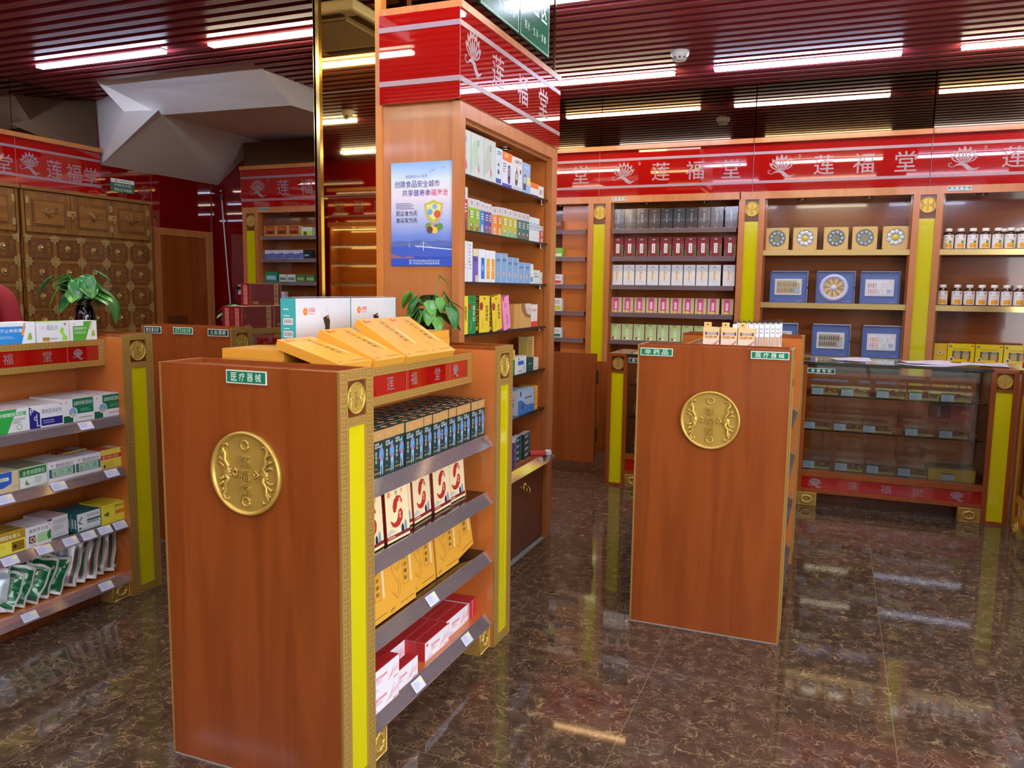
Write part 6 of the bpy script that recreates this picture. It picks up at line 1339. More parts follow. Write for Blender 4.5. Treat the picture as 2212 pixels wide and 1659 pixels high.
t = thing('toothpaste_pack', 'small red and white pack lying at the corner of the base cabinet', 'pack', (-1.69, 4.66, 0.566), 0.5); onebox('sleeve', t, -0.05, 0.05, -0.03, 0.03, 0, 0.022, P((216, 74, 70)), None, 0.003); onebox('cap_end', t, 0.05, 0.085, -0.03, 0.03, 0.002, 0.026, W_, None, 0.003)
# --- boxed teas on the dark shelves of the back wall, ten to a shelf
def d_tea(bg, lab, ink, pic):
    def D(p, F):
        f = F['f']; p.rect(f, 0.36, 0.86, 0.62, 0.92, P(lab)); pic(p, f)
        if ink: p.vtext(f, 0.42, 0.3, 0.56, 0.74, '黑枸杞茶', P(ink), 0.02)
    return D
def pic_black(p, f):
    p.poly(f, [(0, 0.42), (0.3, 0.52), (0.5, 0.44), (0.8, 0.55), (1, 0.48), (1, 0.4), (0, 0.34)], P((70, 82, 96)))
    for a, q in ((0.2, 0.2), (0.35, 0.12), (0.75, 0.24), (0.85, 0.14), (0.6, 0.1)): p.disc(f, a, q, 0.08, P((22, 22, 28)), 10)
    p.poly(f, [(0.2, 0.0), (0.6, 0.0), (0.5, 0.08), (0.3, 0.1)], P((110, 104, 70)))
def pic_red(p, f):
    p.rect(f, 0.34, 0.2, 0.64, 0.68, P((226, 222, 222))); p.vtext(f, 0.42, 0.24, 0.56, 0.64, '山楂茶', P((70, 60, 60)))
    for i in range(5): p.poly(f, [(1, 0.02 + 0.12 * i), (0.72 - 0.03 * i, 0.1 + 0.13 * i), (1, 0.14 + 0.12 * i)], P((96, 108, 64)))
    for i in range(3): p.poly(f, [(0, 0.02 + 0.1 * i), (0.22, 0.1 + 0.1 * i), (0, 0.12 + 0.1 * i)], P((96, 108, 64)))
def pic_white(p, f):
    p.disc(f, 0.5, 0.48, 0.42, P((236, 224, 206)), 24); p.vtext(f, 0.4, 0.25, 0.56, 0.74, '桂圆红枣茶', P((120, 100, 80)), 0.01); p.disc(f, 0.66, 0.62, 0.04, P((200, 100, 70)), 8); p.poly(f, [(0.2, 0.22), (0.5, 0.16), (0.8, 0.22), (0.5, 0.2)], P((226, 190, 150)))
def pic_pink(p, f):
    p.rect(f, 0.2, 0.02, 0.72, 0.98, P((214, 76, 148))); p.rect(f, 0.36, 0.26, 0.56, 0.72, P((240, 226, 232))); p.vtext(f, 0.41, 0.3, 0.51, 0.68, '玫瑰花', P((190, 80, 120))); p.poly(f, [(0.3, 0.76), (0.6, 0.82), (0.55, 0.9), (0.4, 0.88)], P((170, 110, 60))); p.poly(f, [(0.22, 0.04), (0.5, 0.02), (0.7, 0.1), (0.4, 0.2), (0.25, 0.16)], P((226, 206, 70)))
def pic_green(p, f):
    p.rect(f, 0.24, 0.16, 0.76, 0.94, P((186, 216, 140))); p.rect(f, 0.42, 0.3, 0.58, 0.72, P((226, 240, 216))); p.vtext(f, 0.46, 0.34, 0.54, 0.68, '荷叶茶', P((90, 130, 90)))
    for a in range(6): p.poly(f, [(0.5, 0.84), (0.22 + 0.1 * a, 0.97), (0.3 + 0.09 * a, 0.98)], P((90, 160, 50)))
    p.disc(f, 0.28, 0.12, 0.1, P((130, 70, 50)), 10); p.disc(f, 0.5, 0.1, 0.13, P((240, 236, 226)), 12)
tea = [('black_tea_box', 0.19, (42, 48, 58), (140, 144, 150), (196, 204, 212), pic_black, 'black', 'top'), ('red_tea_box', 0.185, (128, 24, 40), (200, 180, 180), None, pic_red, 'dark red', 'second'),
       ('white_tea_box', 0.195, (222, 226, 234), (190, 170, 176), None, pic_white, 'white', 'third'), ('pink_tea_box', 0.148, (206, 186, 140), (206, 186, 140), None, pic_pink, 'pink and beige', 'fourth'), ('green_tea_box', 0.155, (196, 200, 150), (196, 200, 150), None, pic_green, 'pale green', 'fifth')]
for (nm, h, bg, lb, ink, pic, col, sh), z in zip(tea, DARKZ):
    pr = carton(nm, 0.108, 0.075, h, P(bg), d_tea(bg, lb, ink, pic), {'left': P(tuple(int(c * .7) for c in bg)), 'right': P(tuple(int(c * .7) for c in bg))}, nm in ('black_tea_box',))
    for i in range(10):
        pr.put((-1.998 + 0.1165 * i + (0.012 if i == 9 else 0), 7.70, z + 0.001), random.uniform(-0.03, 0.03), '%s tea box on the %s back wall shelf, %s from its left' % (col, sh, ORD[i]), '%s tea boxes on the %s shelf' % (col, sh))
# --- gold gift boxes with a round window of jars
def gift(label, x, var):
    t = thing('gold_gift_box', label, 'gift box', (x, 7.70, 1.975), 0, 'gold gift boxes on the top gold shelf')
    g = P((206, 172, 104), 0.3); b = MB(); w, h = 0.205, 0.203; cx, cz, R = 0, 0.105, 0.074
    b.box(-w / 2, w / 2, 0.012, 0.085, 0, h, g); n = 28
    ring = [(cx + R * math.cos(2 * PI * i / n), 0, cz + R * math.sin(2 * PI * i / n)) for i in range(n)]
    out = []
    for i in range(n):
        c, s_ = math.cos(2 * PI * i / n), math.sin(2 * PI * i / n); k = min((w / 2) / max(abs(c), 1e-6), (h / 2) / max(abs(s_), 1e-6)); out.append((c * k, 0, h / 2 + s_ * k))
    b.add(ring + out, [(i, n + i, n + (i + 1) % n, (i + 1) % n) for i in range(n)], g)
    b.add([(x_, y_ + 0.014 * k, z_) for k in (0, 1) for x_, y_, z_ in ring], [(i, (i + 1) % n, n + (i + 1) % n, n + i) for i in range(n)], g)
    for q in ((-w / 2, -w / 2 + 0.002, 0, h), (w / 2 - 0.002, w / 2, 0, h), (-w / 2, w / 2, 0, 0.002), (-w / 2, w / 2, h - 0.002, h)): b.box(q[0], q[1], 0.0, 0.013, q[2], q[3], g)
    b.obj('carton', t)
    q = MB(); q.cyl((cx, 0.0115, cz), (cx, 0.0105, cz), R, P((206, 190, 160)), 28); q.obj('tray', t)
    for i in range(9):
        a = 2 * PI * i / 9; q = MB(); q.lathe([(0, 0), (0.018, 0.0), (0.02, 0.004), (0.014, 0.01), (0, 0.011)], P((206, 216, 230), 0.25), 14, (cx + 0.051 * math.cos(a), 0.0105, cz + 0.051 * math.sin(a)), (0, -1, 0)); q.obj('jar_lid', t)
    if var: q = MB(); q.lathe([(0, 0), (0.026, 0), (0.024, 0.004), (0, 0.005)], P((210, 190, 60)), 18, (cx, 0.0095, cz), (0, -1, 0)); q.obj('centre_seal', t)
    else: q = MB(); q.cyl((cx, 0.001, cz), (cx, 0.0, cz), R, GLASS, 28); q.obj('window_film', t)
for i, (x, v) in enumerate(((-0.528, 0), (-0.29, 1), (-0.034, 0), (0.198, 0), (0.44, 1))):
    gift('gold gift box with round window%s, %s on the top gold shelf' % (' and yellow seal' if v else '', ORD[i]), x, v)
# --- open blue ginseng boxes leaning back
def blue_box(label, x, z, kind):
    t = thing('blue_gift_box', label, 'gift box', (x, 7.70, z), 0, 'open blue gift boxes'); t.rotation_euler = (-0.07, 0, 0)
    bl = P((66, 92, 156), 0.35); b2 = P((48, 68, 126), 0.4); w, h = 0.315, 0.28
    b = MB(); b.box(-w / 2, w / 2, 0.01, 0.06, 0, h, bl); 
    for q in ((-w / 2, -w / 2 + 0.006, 0, h), (w / 2 - 0.006, w / 2, 0, h), (-w / 2, w / 2, 0, 0.006), (-w / 2, w / 2, h - 0.006, h)): b.box(q[0], q[1], -0.004, 0.012, q[2], q[3], b2)
    b.obj('open_case', t)
    onebox('back_lid', t, -w / 2 + 0.008, w / 2 + 0.008, 0.061, 0.075, 0.004, h + 0.012, P((170, 176, 190))); onebox('ribbon_tab', t, w / 2, w / 2 + 0.014, 0.02, 0.024, h * 0.47, h * 0.53, P((36, 30, 70)))
    F = Fr((-w / 2, 0.0095, 0), (1, 0, 0), (0, 0, 1), w, h); slices = random.Random(int(x * 100))
    if kind == 'round':
        q = MB(); q.lathe([(0.0, 0.004), (0.085, 0.004), (0.088, 0.014), (0.118, 0.014), (0.12, 0.0)], P((186, 190, 226), 0.25), 36, (-0.01, 0.0105, 0.14), (0, -1, 0)); q.obj('round_tray', t)
        q = MB()
        for i in range(26):
            a = 2 * PI * i / 26; F2 = Fr((-0.01, 0.006, 0.14), (math.cos(a), 0, math.sin(a)), (-math.sin(a), 0, math.cos(a)), 1, 1); q.lift = 0.001 + 0.0002 * (i % 3); q.rect(F2, 0.03, -0.008, 0.083, 0.008, P(((190, 160, 100), (150, 120, 70), (206, 180, 130))[i % 3]))
        q.obj('ginseng_slices', t); q = MB(); q.lathe([(0, 0.006), (0.024, 0.006), (0.026, 0)], P((206, 210, 220)), 20, (-0.01, 0.004, 0.14), (0, -1, 0)); q.obj('centre_cup', t)
    else:
        q = MB(); q.box(-0.115, 0.115, 0.002, 0.0105, 0.07, 0.215, P((196, 198, 206), 0.3)); q.box(-0.1, 0.1, 0.0, 0.0025, 0.085, 0.2, P((166, 160, 140) if kind != 'pale' else (206, 214, 222), 0.3)); q.obj('window_tray', t)
        q = MB(); q.lift = 0.0108
        if kind != 'empty':
            for i in range(9):
                for j in range(2):
                    a0 = 0.2 + 0.06 * i; c0 = 0.34 + 0.18 * j; col = {'tan': (150, 124, 76), 'pale': (206, 206, 210) if i > 3 else (206, 150, 160), 'dark': (90, 80, 66)}[kind]
                    q.poly(F, [(a0, c0), (a0 + 0.03, c0 - 0.02), (a0 + 0.05, c0 + 0.06), (a0 + 0.035, c0 + 0.15), (a0 + 0.01, c0 + 0.13)], P(tuple(min(255, c + slices.randint(-24, 24)) for c in col)))
        q.disc(F, 0.78, 0.68, 0.05, P((206, 200, 190)), 14); q.rect(F, 0.68, 0.34, 0.8, 0.46, P((150, 170, 214))); q.obj('ginseng_slices', t)
    p = MB(); p.text(F, 0.72, 0.05, 0.9, 0.085, 'Canada', P((150, 160, 190))); p.obj('lettering', t)
blue_box('open blue gift box with tan slices, first under the gold gift boxes', -0.412, 1.507, 'tan'); blue_box('open blue gift box with round tray of ginseng slices', -0.018, 1.507, 'round'); blue_box('open blue gift box with pale pink window, right of the round one', 0.342, 1.507, 'pale')
blue_box('open blue gift box on the lower shelf half hidden by the lone shelf', -0.475, 1.035, 'tan'); blue_box('open blue gift box on the lower shelf below the round tray', -0.03, 1.035, 'dark'); blue_box('open blue gift box on the lower shelf beside the yellow strip', 0.385, 1.035, 'pale')
# --- supplement bottles
def bottle(label, x, z, leaf):
    t = thing('supplement_bottle', label, 'bottle', (x, 7.73, z), 0, 'supplement bottles on the back wall')
    b = MB(); b.lathe([(0, 0), (0.037, 0), (0.04, 0.004), (0.04, 0.125), (0.036, 0.137), (0.022, 0.146), (0.022, 0.15), (0, 0.15)], principled_brown(), 48); b.obj('glass_body', t)
    b = MB(); b.lathe([(0, 0.148), (0.026, 0.148), (0.027, 0.15), (0.027, 0.172), (0.024, 0.175), (0, 0.175)], W_, 20); b.obj('white_cap', t)
    b = MB(); n = 24; R = 0.0412
    def arc(a0, a1, z0, z1, mat, r=R):
        k = 16; vs = [(r * math.cos(a0 + (a1 - a0) * i / k), r * math.sin(a0 + (a1 - a0) * i / k), zz) for zz in (z0, z1) for i in range(k + 1)]
        b.add(vs, [(i, i + 1, k + 2 + i, k + 1 + i) for i in range(k)], mat, True)
    arc(-PI, 0.0, 0.008, 0.122, W_); arc(0, PI, 0.008, 0.122, W_)
    arc(-2.2, -0.9, 0.014, 0.048, P((232, 168, 50)), R + 0.0004); arc(-2.0, -1.2, 0.045, 0.056, P((240, 196, 70)), R + 0.0004); arc(-1.15, -0.85, 0.1, 0.112, P((214, 60, 60)), R + 0.0004); arc(-2.3, -2.1, 0.098, 0.11, P((110, 150, 214)), R + 0.0004); arc(-2.2, -1.3, 0.075, 0.079, P((226, 150, 150)), R + 0.0004)
    if leaf: arc(-1.5, -1.05, 0.052, 0.072, P((90, 150, 50)), R + 0.0007)
    b.obj('paper_label', t)
BR = []
def principled_brown():
    if not BR: BR.append(principled('brown_bottle', (52, 26, 18), 0.12, 0, 0.5))
    return BR[0]
for i in range(7):
    bottle('white capped bottle on the upper bottle shelf, %s from the yellow strip' % ORD[i], 0.846 + 0.0905 * i, 1.975, 1); bottle('white capped bottle on the lower bottle shelf, %s from the yellow strip' % ORD[i], 0.833 + 0.0905 * i + (0.02 if i else 0), 1.507, 0)
for i in range(2): bottle('white capped bottle standing behind the front row, upper shelf, %s' % ('nearer the yellow strip' if i == 0 else 'at the picture edge'), 1.27 + 0.1 * i, 1.975, 1); COL.objects[-1].parent.location.y = 7.82; COL.objects[-1]
# --- yellow gift boxes below the bottles
def d_yg(p, F):
    f = F['f']; p.rect(f, 0.18, 0.14, 0.86, 0.6, P((96, 84, 60))); 
    for a in (0.24, 0.56): p.rect(f, a, 0.14, a + 0.24, 0.5, P((186, 170, 110))); p.rect(f, a + 0.03, 0.46, a + 0.21, 0.6, P((150, 150, 150)))
    p.disc(f, 0.1, 0.86, 0.05, P((110, 110, 140))); p.disc(f, 0.16, 0.14, 0.09, P((236, 226, 200))); p.disc(f, 0.16, 0.14, 0.05, P((60, 60, 110))); p.rect(f, 0.2, 0.7, 0.8, 0.74, P((196, 170, 40))); p.rect(f, 0.86, 0.86, 0.97, 0.92, P((214, 80, 50))); p.disc(f, 0.8, 0.1, 0.05, P((214, 70, 60)))
yg = carton('yellow_gift_box', 0.2, 0.09, 0.15, P((232, 210, 20), 0.3), d_yg); ys = carton('yellow_gift_box', 0.105, 0.09, 0.148, P((224, 186, 40), 0.3), lambda p, F: (p.disc(F['f'], 0.5, 0.5, 0.16, P((226, 216, 180))), p.disc(F['f'], 0.5, 0.5, 0.08, P((90, 90, 110))), p.rect(F['f'], 0.2, 0.3, 0.8, 0.33, P((170, 140, 40)))))
ys.put((0.845, 7.70, 1.035), 0, 'narrow yellow gift box with round emblem beside the yellow strip', 'yellow gift boxes under the bottles')
for i, x in enumerate((1.003, 1.21, 1.417)): yg.put((x, 7.70, 1.035), 0, 'yellow gift box with jar window, %s from the narrow one' % ORD[i], 'yellow gift boxes under the bottles')
# --- left back cabinet under the stairs
def d_yb2(p, F): f = F['f']; p.rect(f, 0.1, 0.2, 0.9, 0.95, P((150, 40, 30))); p.htext(f, 0.16, 0.56, 0.84, 0.84, '丹参滴丸', P((226, 180, 80)), 0.02); p.rect(f, 0.3, 0.3, 0.7, 0.48, P((70, 40, 30))); p.rect(F['r'], 0, 0, 1, 1, P((226, 222, 210)))
a_ = carton('pill_box', 0.158, 0.06, 0.118, P((206, 150, 50)), d_yb2)
for i in range(3): a_.put((-6.15 + 0.167 * i, 7.72, 2.166), 0, 'yellow and dark red pill box, %s on the top shelf under the stairs' % ORD[i], 'dark red pill boxes under the stairs')
carton('pill_box', 0.15, 0.06, 0.1, P((216, 226, 214)), lambda p, F: (p.rect(F['f'], 0, 0, 1, 0.6, P((206, 214, 90))), p.disc(F['f'], 0.35, 0.3, 0.16, P((60, 110, 50))))).put((-5.64, 7.72, 2.166), 0, 'white and lime box at the end of the dark red pill boxes')
b_ = carton('capsule_box', 0.13, 0.06, 0.1, P((206, 212, 230)), lambda p, F: (p.poly(F['f'], [(0, 0), (1, 0.1), (1, 0.7), (0, 0.55)], P((96, 104, 176))), p.htext(F['f'], 0.2, 0.78, 0.86, 0.92, '阿托伐他', P((90, 96, 140)), 0.02)))
for i in range(4): b_.put((-6.165 + 0.1335 * i, 7.72, 1.909), 0, 'blue and white capsule box, %s on the second shelf under the stairs' % ORD[i], 'blue capsule boxes under the stairs')
carton('capsule_box', 0.12, 0.06, 0.1, P((30, 34, 44)), lambda p, F: p.rect(F['f'], 0.1, 0.3, 0.6, 0.5, P((120, 190, 190)))).put((-5.63, 7.72, 1.909), 0, 'dark box at the end of the blue capsule boxes')
for i, (x, w_, h, c, c2, lab) in enumerate(((-6.15, 0.17, 0.115, (40, 130, 90), (160, 200, 216), 'green topped box first'), (-5.985, 0.1, 0.085, (206, 216, 206), (120, 130, 120), 'pale box second'), (-5.865, 0.11, 0.085, (206, 216, 206), (120, 130, 120), 'pale box third'), (-5.735, 0.12, 0.085, (70, 110, 60), (150, 180, 90), 'dark green box fourth'), (-5.605, 0.12, 0.085, (70, 110, 60), (150, 180, 90), 'dark green box fifth'))):
    carton('tablet_carton', w_, 0.06, h, P(c), lambda p, F, c2=c2: p.rect(F['f'], 0.1, 0.2, 0.9, 0.6, P(c2))).put((x, 7.72, 1.646), 0, lab + ' on the third shelf under the stairs')
for i, (x, w_, h) in enumerate(((-6.02, 0.12, 0.15), (-5.85, 0.11, 0.08), (-5.73, 0.11, 0.08), (-5.6, 0.12, 0.08))):
    carton('tablet_carton', w_, 0.06, h, P((196, 202, 220)), lambda p, F: p.lines(F['f'], 0.4, 0.3, 0.8, 0.8, 3, P((150, 156, 180)), 2)).put((x, 7.72, 1.381), 0, 'pale box on the fourth shelf under the stairs, %s from the yellow strip' % ORD[i], 'pale boxes on the fourth shelf under the stairs')
# --- few things in the near empty bay
for x, z, w_, h, c, c2, lab in ((-2.605, DARKZ[0], 0.08, 0.09, (130, 70, 50), (96, 50, 40), 'brown hexagonal box'), (-2.60, DARKZ[1], 0.09, 0.09, (130, 190, 60), (226, 236, 200), 'lime green box'), (-2.6, DARKZ[2], 0.09, 0.1, (224, 226, 232), (206, 70, 80), 'white and red box'), (-2.6, DARKZ[3], 0.1, 0.13, (226, 226, 220), (206, 196, 60), 'white box with lime slice'), (-2.6, DARKZ[4], 0.1, 0.1, (224, 230, 230), (40, 120, 90), 'white and green box')):
    carton('product_box', w_, 0.06, h, P(c), lambda p, F, c2=c2: (p.rect(F['f'], 0.1, 0.1, 0.9, 0.4, P(c2)), p.lines(F['f'], 0.2, 0.55, 0.8, 0.85, 2, GRY, 2))).put((x, 7.67, z + 0.001), 0, lab + ' in the nearly empty bay behind the pillar')

# --- acrylic boxes of herbs in the glass counters
def herb_box(label, x, z, w_, h, seed, y=6.40):
    t = thing('herb_box', label, 'display box', (x, y, z + 0.0005), random.uniform(-0.05, 0.05), 'clear herb boxes in the glass counters')
    rn = random.Random(seed); b = MB(); b.box(-w_ / 2, w_ / 2, 0, 0.17, 0, h * 0.55, CLEARP); b.box(-w_ / 2 - 0.001, w_ / 2 + 0.001, -0.001, 0.171, h * 0.5, h, CLEARP); b.obj('clear_case', t)
    b = MB(); b.box(-w_ / 2 + 0.006, w_ / 2 - 0.006, 0.006, 0.164, 0.002, 0.02, P((196, 160, 84)))
    for i in range(26): b.ell((rn.uniform(-w_ / 2 + 0.02, w_ / 2 - 0.02), rn.uniform(0.02, 0.15), 0.024 + rn.uniform(0, 0.02)), (rn.uniform(0.01, 0.02), rn.uniform(0.008, 0.014), 0.006), P(((206, 160, 90), (186, 130, 70), (220, 180, 120))[i % 3]), 6)
    b.obj('dried_herbs', t)
    F = Fr((-w_ / 2, -0.0015, 0), (1, 0, 0), (0, 0, 1), w_, h); p = MB(); p.rect(F, 0.04, 0.04, 0.44, 0.5, P((186, 200, 216))); p.rect(F, 0.04, 0.5, 0.44, 0.58, P((20, 90, 76))); p.lines(F, 0.08, 0.1, 0.38, 0.46, 3, P((150, 166, 190)), seed); p.disc(F, 0.56, 0.46, 0.09, P((130, 60, 50)), 16); p.obj('name_label', t)
for j, (z, h, xs) in enumerate(((0.838, 0.105, (-0.04, 0.165, 0.405, 0.62, 0.825)), (0.576, 0.105, (-0.085, 0.13, 0.33, 0.61, 0.83)), (0.271, 0.12, (-0.075, 0.155, 0.37, 0.58)))):
    for i, x in enumerate(xs): herb_box('clear herb box in the right glass counter, %s from the left on the %s level' % (ORD[i], ('top', 'middle', 'bottom')[j]), x, z, 0.2, h, i + 7 * j)
for j, z in enumerate((0.838, 0.576, 0.271)):
    for i in range(2): herb_box('clear herb box in the left glass counter, %s level, %s' % (('top', 'middle', 'bottom')[j], 'beside its yellow pilaster' if i == 0 else 'behind the lone shelf'), -1.385 + 0.25 * i, z, 0.2, 0.11, i + 3 * j + 50)
t = thing('herb_box', 'large yellow lidded box on the floor of the right glass counter', 'display box', (0.835, 6.40, 0.2715), 0, None)
onebox('yellow_tray', t, -0.15, 0.15, 0, 0.3, 0, 0.085, P((218, 176, 60))); onebox('clear_lid', t, -0.152, 0.152, -0.002, 0.302, 0.07, 0.125, CLEARP)
F = Fr((-0.15, 0, 0), (1, 0, 0), (0, 0, 1), 0.3, 0.085); p = MB(); p.rect(F, 0.28, 0.04, 0.56, 0.52, P((190, 206, 216))); p.rect(F, 0.28, 0.52, 0.56, 0.6, P((20, 90, 76))); p.obj('name_label', t)
for x, c, lab in ((0.752, (150, 20, 36), 'dark red gift box with grey cross in the glass counter'), (0.89, (206, 70, 60), 'light red gift box with gold cap in the glass counter')):
    carton('red_gift_box', 0.135, 0.06, 0.118, P(c), (lambda p, F: (p.rect(F['f'], 0.42, 0.1, 0.56, 0.8, GRY), p.lines(F['f'], 0.1, 0.5, 0.4, 0.8, 2, GRY, 2))) if c[0] == 150 else (lambda p, F: (p.poly(F['f'], [(0.5, 0.3), (0.95, 0.3), (0.9, 0.5), (0.6, 0.6)], P((226, 170, 90))), p.rect(F['f'], 0.2, 0.85, 0.8, 0.95, P((230, 190, 180)))))).put((x, 6.62, 0.69), 0, lab)
onebox('g', None, 0, 0, 0, 0, 0, 0, W_) if False else None
t = thing('display_riser', 'small red edged glass riser under the red gift boxes in the counter', 'riser', (0.82, 6.66, 0.577)); onebox('riser_plate', t, -0.16, 0.16, -0.05, 0.06, 0.104, 0.112, GLASS); onebox('riser_leg', t, -0.16, -0.155, -0.05, 0.06, 0, 0.104, CLEARP); onebox('riser_leg', t, 0.155, 0.16, -0.05, 0.06, 0, 0.104, CLEARP)
# --- loose papers on the counter top
def paper(label, pts, z0, seed):
    rn = random.Random(seed); n = 8; vs = []
    A, B_, C_, D_ = (Vector((*q, 0)) for q in pts)
    for j in range(n + 1):
        for i in range(n + 1):
            u, v = i / n, j / n; p = (A * (1 - u) + B_ * u) * (1 - v) + (D_ * (1 - u) + C_ * u) * v
            vs.append((p.x, p.y, z0 + 0.003 + 0.004 * math.sin(5 * u + seed) * math.sin(4 * v + seed) + 0.006 * u * v))
    c = sum((Vector(v) for v in vs), Vector()) / len(vs); vs = [tuple(Vector(v) - c) for v in vs]
    k = len(vs); b = MB(); b.add(vs + [(x, y, z - 0.002) for x, y, z in vs], [(j * (n + 1) + i, j * (n + 1) + i + 1, (j + 1) * (n + 1) + i + 1, (j + 1) * (n + 1) + i) for j in range(n) for i in range(n)] + [(k + j * (n + 1) + i, k + (j + 1) * (n + 1) + i, k + (j + 1) * (n + 1) + i + 1, k + j * (n + 1) + i + 1) for j in range(n) for i in range(n)], P((216, 214, 240)), True)
    o = b.obj('paper_sheet'); o.location = c; return tag(o, label, 'paper', 'loose papers on the glass counter')
paper('pale sheet lying on the glass counter above its green sign', ((0.03, 6.5), (0.28, 6.56), (0.26, 6.82), (-0.04, 6.78)), 1.091, 1)
paper('large pale sheet overhanging the glass counter front near its middle', ((0.42, 6.40), (0.74, 6.32), (0.94, 6.62), (0.56, 6.72)), 1.091, 2)
paper('second large sheet crossing the first on the glass counter', ((0.5, 6.42), (0.82, 6.45), (0.8, 6.75), (0.48, 6.72)), 1.097, 4)
paper('stack of pale papers at the corner of the two glass counters', ((0.86, 6.62), (1.16, 6.5), (1.18, 6.78), (0.9, 6.82)), 1.094, 3)
# --- red and white cartons stacked at the right picture edge
rw = carton('red_white_carton', 0.3, 0.24, 0.172, P((206, 204, 206)), lambda p, F: [(p.rect(F[q], 0, 0, 1, 0.22, P((196, 40, 36))), p.poly(F[q], [(0.02, 0.3), (0.3, 0.5), (0.1, 0.8), (0, 0.9)], P((206, 60, 60))), p.disc(F[q], 0.6, 0.6, 0.1, P((90, 120, 190)))) for q in ('f', 'l')])
for i in range(4): rw.put((1.405 + 0.012 * (i % 2), 6.36, 1.0905 + 0.1725 * i), 0.03 * (-1) ** i, 'red and white carton at the right edge, %s from the counter top' % ORD[i], 'red and white cartons at the right edge')

# ================================================================== potted vines in dark glass
LEAF = principled('pothos_leaf', (44, 112, 52), 0.3, 0, 0.25, 0.2); LEAF2 = principled('pothos_leaf_light', (84, 150, 58), 0.32, 0, 0.2, 0.2); STEM = P((96, 140, 70))
def vine(label, loc, leaves, vase_h, vr, seed, scale=1.0):
    t = thing('potted_vine', label, 'plant', loc); rn = random.Random(seed)
    b = MB(); b.lathe([(0, 0.004), (vr * 0.95, 0.0), (vr, 0.01), (vr * 1.05, vase_h * 0.5), (vr * 0.9, vase_h * 0.72), (vr * 0.62, vase_h * 0.86), (vr * 0.66, vase_h * 0.92), (vr * 0.86, vase_h), (vr * 0.82, vase_h), (vr * 0.58, vase_h * 0.9), (vr * 0.82, vase_h * 0.7), (vr * 0.95, vase_h * 0.5), (vr * 0.9, 0.012), (0, 0.012)], VASEG, 22); b.obj('glass_vase', t)
    b = MB(); b.lathe([(0, 0.013), (vr * 0.88, 0.013), (vr * 0.93, vase_h * 0.5), (vr * 0.84, vase_h * 0.66), (0, vase_h * 0.66)], P((34, 36, 34), 0.3), 18); b.obj('dark_water', t)
    for (dx, dy, dz, yawd, droop, L) in leaves:
        tip = Vector((dx, dy, dz)); st = Vector((rn.uniform(-.4, .4) * vr, rn.uniform(-.4, .4) * vr, vase_h * 0.85)); mid = st.lerp(tip, 0.5) + Vector((0, 0, 0.02))
        b = MB(); b.tube([Vector((0, 0, vase_h * 0.3)), st, mid, tip], 0.0028 * scale, STEM, 5); s_ = b.obj('stem', t)
        h = Vector((math.cos(yawd), math.sin(yawd), 0)); p_ = 0.15 + droop; d = h * math.cos(p_) - Vector((0, 0, math.sin(p_))); nn = h * math.sin(p_) + Vector((0, 0, math.cos(p_))); sd = Vector((-h.y, h.x, 0)); b = MB(); n = 10; vs = []
        for i in range(n + 1):
            v = i / n; wd = L * 0.40 * (math.sin(PI * (v ** 0.6)) ** 0.75) if 0 < v < 1 else 0.0
            c = tip + d * (L * v) - nn * (0.18 * L * v * v)
            for q in (-1, -0.5, 0, 0.5, 1): vs.append(c + sd * (wd * q) + nn * (0.16 * wd * abs(q) ** 1.5) - d * (0.2 * L * abs(q) * (1 - v) ** 3))
        b.add(vs, [(i * 5 + j, i * 5 + j + 1, (i + 1) * 5 + j + 1, (i + 1) * 5 + j) for i in range(n) for j in range(4)], LEAF if rn.random() < 0.68 else LEAF2, True)
        o = b.obj('leaf', t); m = o.modifiers.new('thick', 'SOLIDIFY'); m.thickness = 0.0012
    return t
rn = random.Random(21)
def leafset(n, rx, rz0, rz1, L, seed, view):
    rn = random.Random(seed); out = []
    for i in range(n):
        a = 2 * PI * i / n * 1.618 * 1.7 + rn.uniform(-.3, .3); r = rx * rn.uniform(0.35, 1.0); z = rz0 + (rz1 - rz0) * rn.random()
        out.append((r * math.cos(a), r * math.sin(a) * 0.8, z, a + rn.uniform(-.5, .5), rn.uniform(0.15, 1.0), L * rn.uniform(0.75, 1.15)))
    return out
vine('leafy green vine in dark glass vase against the poster end of the pillar', (-1.70, 3.25, 1.351), leafset(26, 0.085, 0.11, 0.235, 0.085, 5, 0) + [(0.03, 0.02, 0.30, 0.6, 0.5, 0.06), (-0.1, -0.02, 0.22, PI - 0.2, 0.7, 0.08), (0.10, -0.02, 0.16, -0.3, 0.9, 0.1)], 0.125, 0.036, 3)
vine('leafy green vine in dark glass vase at the end of the left shelf', (-3.60, 3.03, 1.351), leafset(26, 0.10, 0.17, 0.29, 0.11, 8, 0) + [(-0.1, -0.10, 0.27, PI + 0.7, 0.6, 0.11), (-0.06, -0.09, 0.22, PI + 0.9, 0.8, 0.11), (0.03, 0.05, 0.31, 0.6, 0.3, 0.09), (0.1, 0.08, 0.16, 0.3, 1.1, 0.12)], 0.165, 0.05, 4)
vine('small green vine beside the maroon gift boxes on the rear left shelf', (-3.74, 4.33, 1.3195), leafset(20, 0.08, 0.08, 0.16, 0.09, 9, 0), 0.1, 0.04, 6)
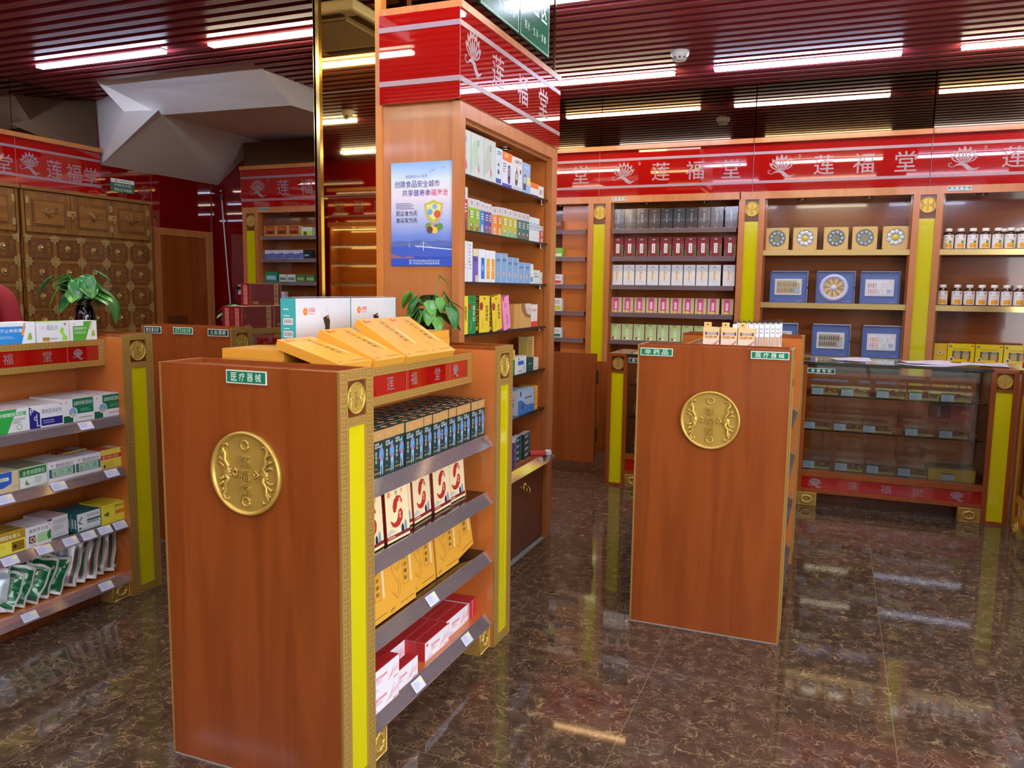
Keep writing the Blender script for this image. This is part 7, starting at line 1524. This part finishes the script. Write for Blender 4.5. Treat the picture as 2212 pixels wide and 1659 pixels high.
# ================================================================== person in red behind the left shelf
t = thing('person', 'person in a red top at the left picture edge before the drawer cabinet', 'person', (-5.03, 3.40, 0.0), 0.75)
SKIN = principled('skin', (196, 150, 122), 0.5); REDT = principled('red_cloth', (142, 22, 38), 0.75); TROU = principled('dark_trousers', (34, 34, 40), 0.8); HAIRM = principled('black_hair', (22, 18, 18), 0.4)
def skin_mesh(name, verts, edges, radii, mat, parent, root=0, sub=2):
    me = bpy.data.meshes.new(name); me.from_pydata(verts, edges, []); me.materials.append(mat)
    o = bpy.data.objects.new(name, me); COL.objects.link(o); o.parent = parent
    sk = o.modifiers.new('skin', 'SKIN'); sk.use_smooth_shade = True
    lay = me.skin_vertices[0] if me.skin_vertices else None
    if lay is None:
        bm = bmesh.new(); bm.from_mesh(me); bm.verts.layers.skin.verify(); bm.to_mesh(me); bm.free(); lay = me.skin_vertices[0]
    for i, r in enumerate(radii): lay.data[i].radius = (r, r) if not isinstance(r, tuple) else r
    lay.data[root].use_root = True
    sm = o.modifiers.new('smooth', 'SUBSURF'); sm.levels = sub; sm.render_levels = sub
    return o
S = 1.06   # the figure's scale: about 1.78 units tall
V = [(0, 0, .98), (0, 0.0, 1.15), (0, .0, 1.32), (0, 0.01, 1.46), (0, -0.01, 1.56), (0, -.03, 1.66), (0, -.03, 1.76),
     (.10, 0, .92), (.11, -.01, .52), (.11, .01, .1), (.12, -.12, .05), (-.10, 0, .92), (-.11, -.01, .52), (-.11, .01, .1), (-.12, -.12, .05),
     (.19, .01, 1.43), (.225, .02, 1.17), (.235, -.06, .93), (.235, -.10, .86), (-.19, .01, 1.43), (-.225, .02, 1.17), (-.235, -.06, .93), (-.235, -.10, .86)]
Ed = [(0, 1), (1, 2), (2, 3), (3, 4), (4, 5), (5, 6), (0, 7), (7, 8), (8, 9), (9, 10), (0, 11), (11, 12), (12, 13), (13, 14), (3, 15), (15, 16), (16, 17), (17, 18), (3, 19), (19, 20), (20, 21), (21, 22)]
Rr = [(.14, .105), (.13, .095), (.15, .105), (.11, .08), (.05, .055), (.078, .095), (.07, .08), .088, .058, .04, .035, .088, .058, .04, .035, .055, .042, .03, .034, .055, .042, .03, .034]
V = [(x * S, y * S, z * S) for x, y, z in V]
skin_mesh('body', V, Ed, Rr, SKIN, t)
for sx in (1, -1):   # five fingers each, slightly curled
    hx, hy, hz = sx * .235 * S, -.10 * S, .86 * S
    for k in range(4):
        yy = hy - 0.025 + k * 0.018; ln = (0.07, 0.08, 0.075, 0.06)[k]
        skin_mesh('finger', [(hx, yy, hz - .01), (hx - sx * .004, yy - .006, hz - .04 - ln * .35), (hx - sx * .016, yy - .004, hz - .04 - ln * .8)], [(0, 1), (1, 2)], [.0095, .009, .0075], SKIN, t, 0, 1)
    skin_mesh('thumb', [(hx, hy - .03, hz + .02), (hx - sx * .012, hy - .055, hz - .01), (hx - sx * .02, hy - .06, hz - .04)], [(0, 1), (1, 2)], [.011, .010, .008], SKIN, t, 0, 1)
sh = [V[0], V[1], V[2], V[3], V[15], V[16], (.232 * S, -.03 * S, 1.02 * S), V[19], V[20], (-.232 * S, -.03 * S, 1.02 * S), (0, 0, .88 * S)]
skin_mesh('red_top', sh, [(0, 1), (1, 2), (2, 3), (3, 4), (4, 5), (5, 6), (3, 7), (7, 8), (8, 9), (0, 10)], [(.165, .125), (.155, .115), (.172, .125), (.125, .092), .075, .066, .056, .075, .066, .056, (.17, .13)], REDT, t)
tr = [V[0], V[7], V[8], V[9], V[11], V[12], V[13]]
skin_mesh('trousers', tr, [(0, 1), (1, 2), (2, 3), (0, 4), (4, 5), (5, 6)], [(.15, .115), .105, .078, .068, .105, .078, .068], TROU, t)
b = MB(); b.ell((0, 0.0, 1.72 * S), (.088 * S, .105 * S, .115 * S), HAIRM, 16); b.obj('hair', t)
b = MB()
for sx in (1, -1): b.ell((sx * .032, -.118, 1.70 * S), (.014, .008, .009), P((240, 238, 236)), 8); b.ell((sx * .032, -.125, 1.70 * S), (.006, .004, .007), BLACK, 8)
b.ell((0, -.128, 1.665 * S), (.012, .018, .022), SKIN, 8); b.ell((0, -.112, 1.625 * S), (.026, .01, .007), P((150, 80, 76)), 8)
for sx in (1, -1): b.ell((sx * .088, -.02, 1.68 * S), (.012, .022, .032), SKIN, 8)
b.obj('face_features', t)
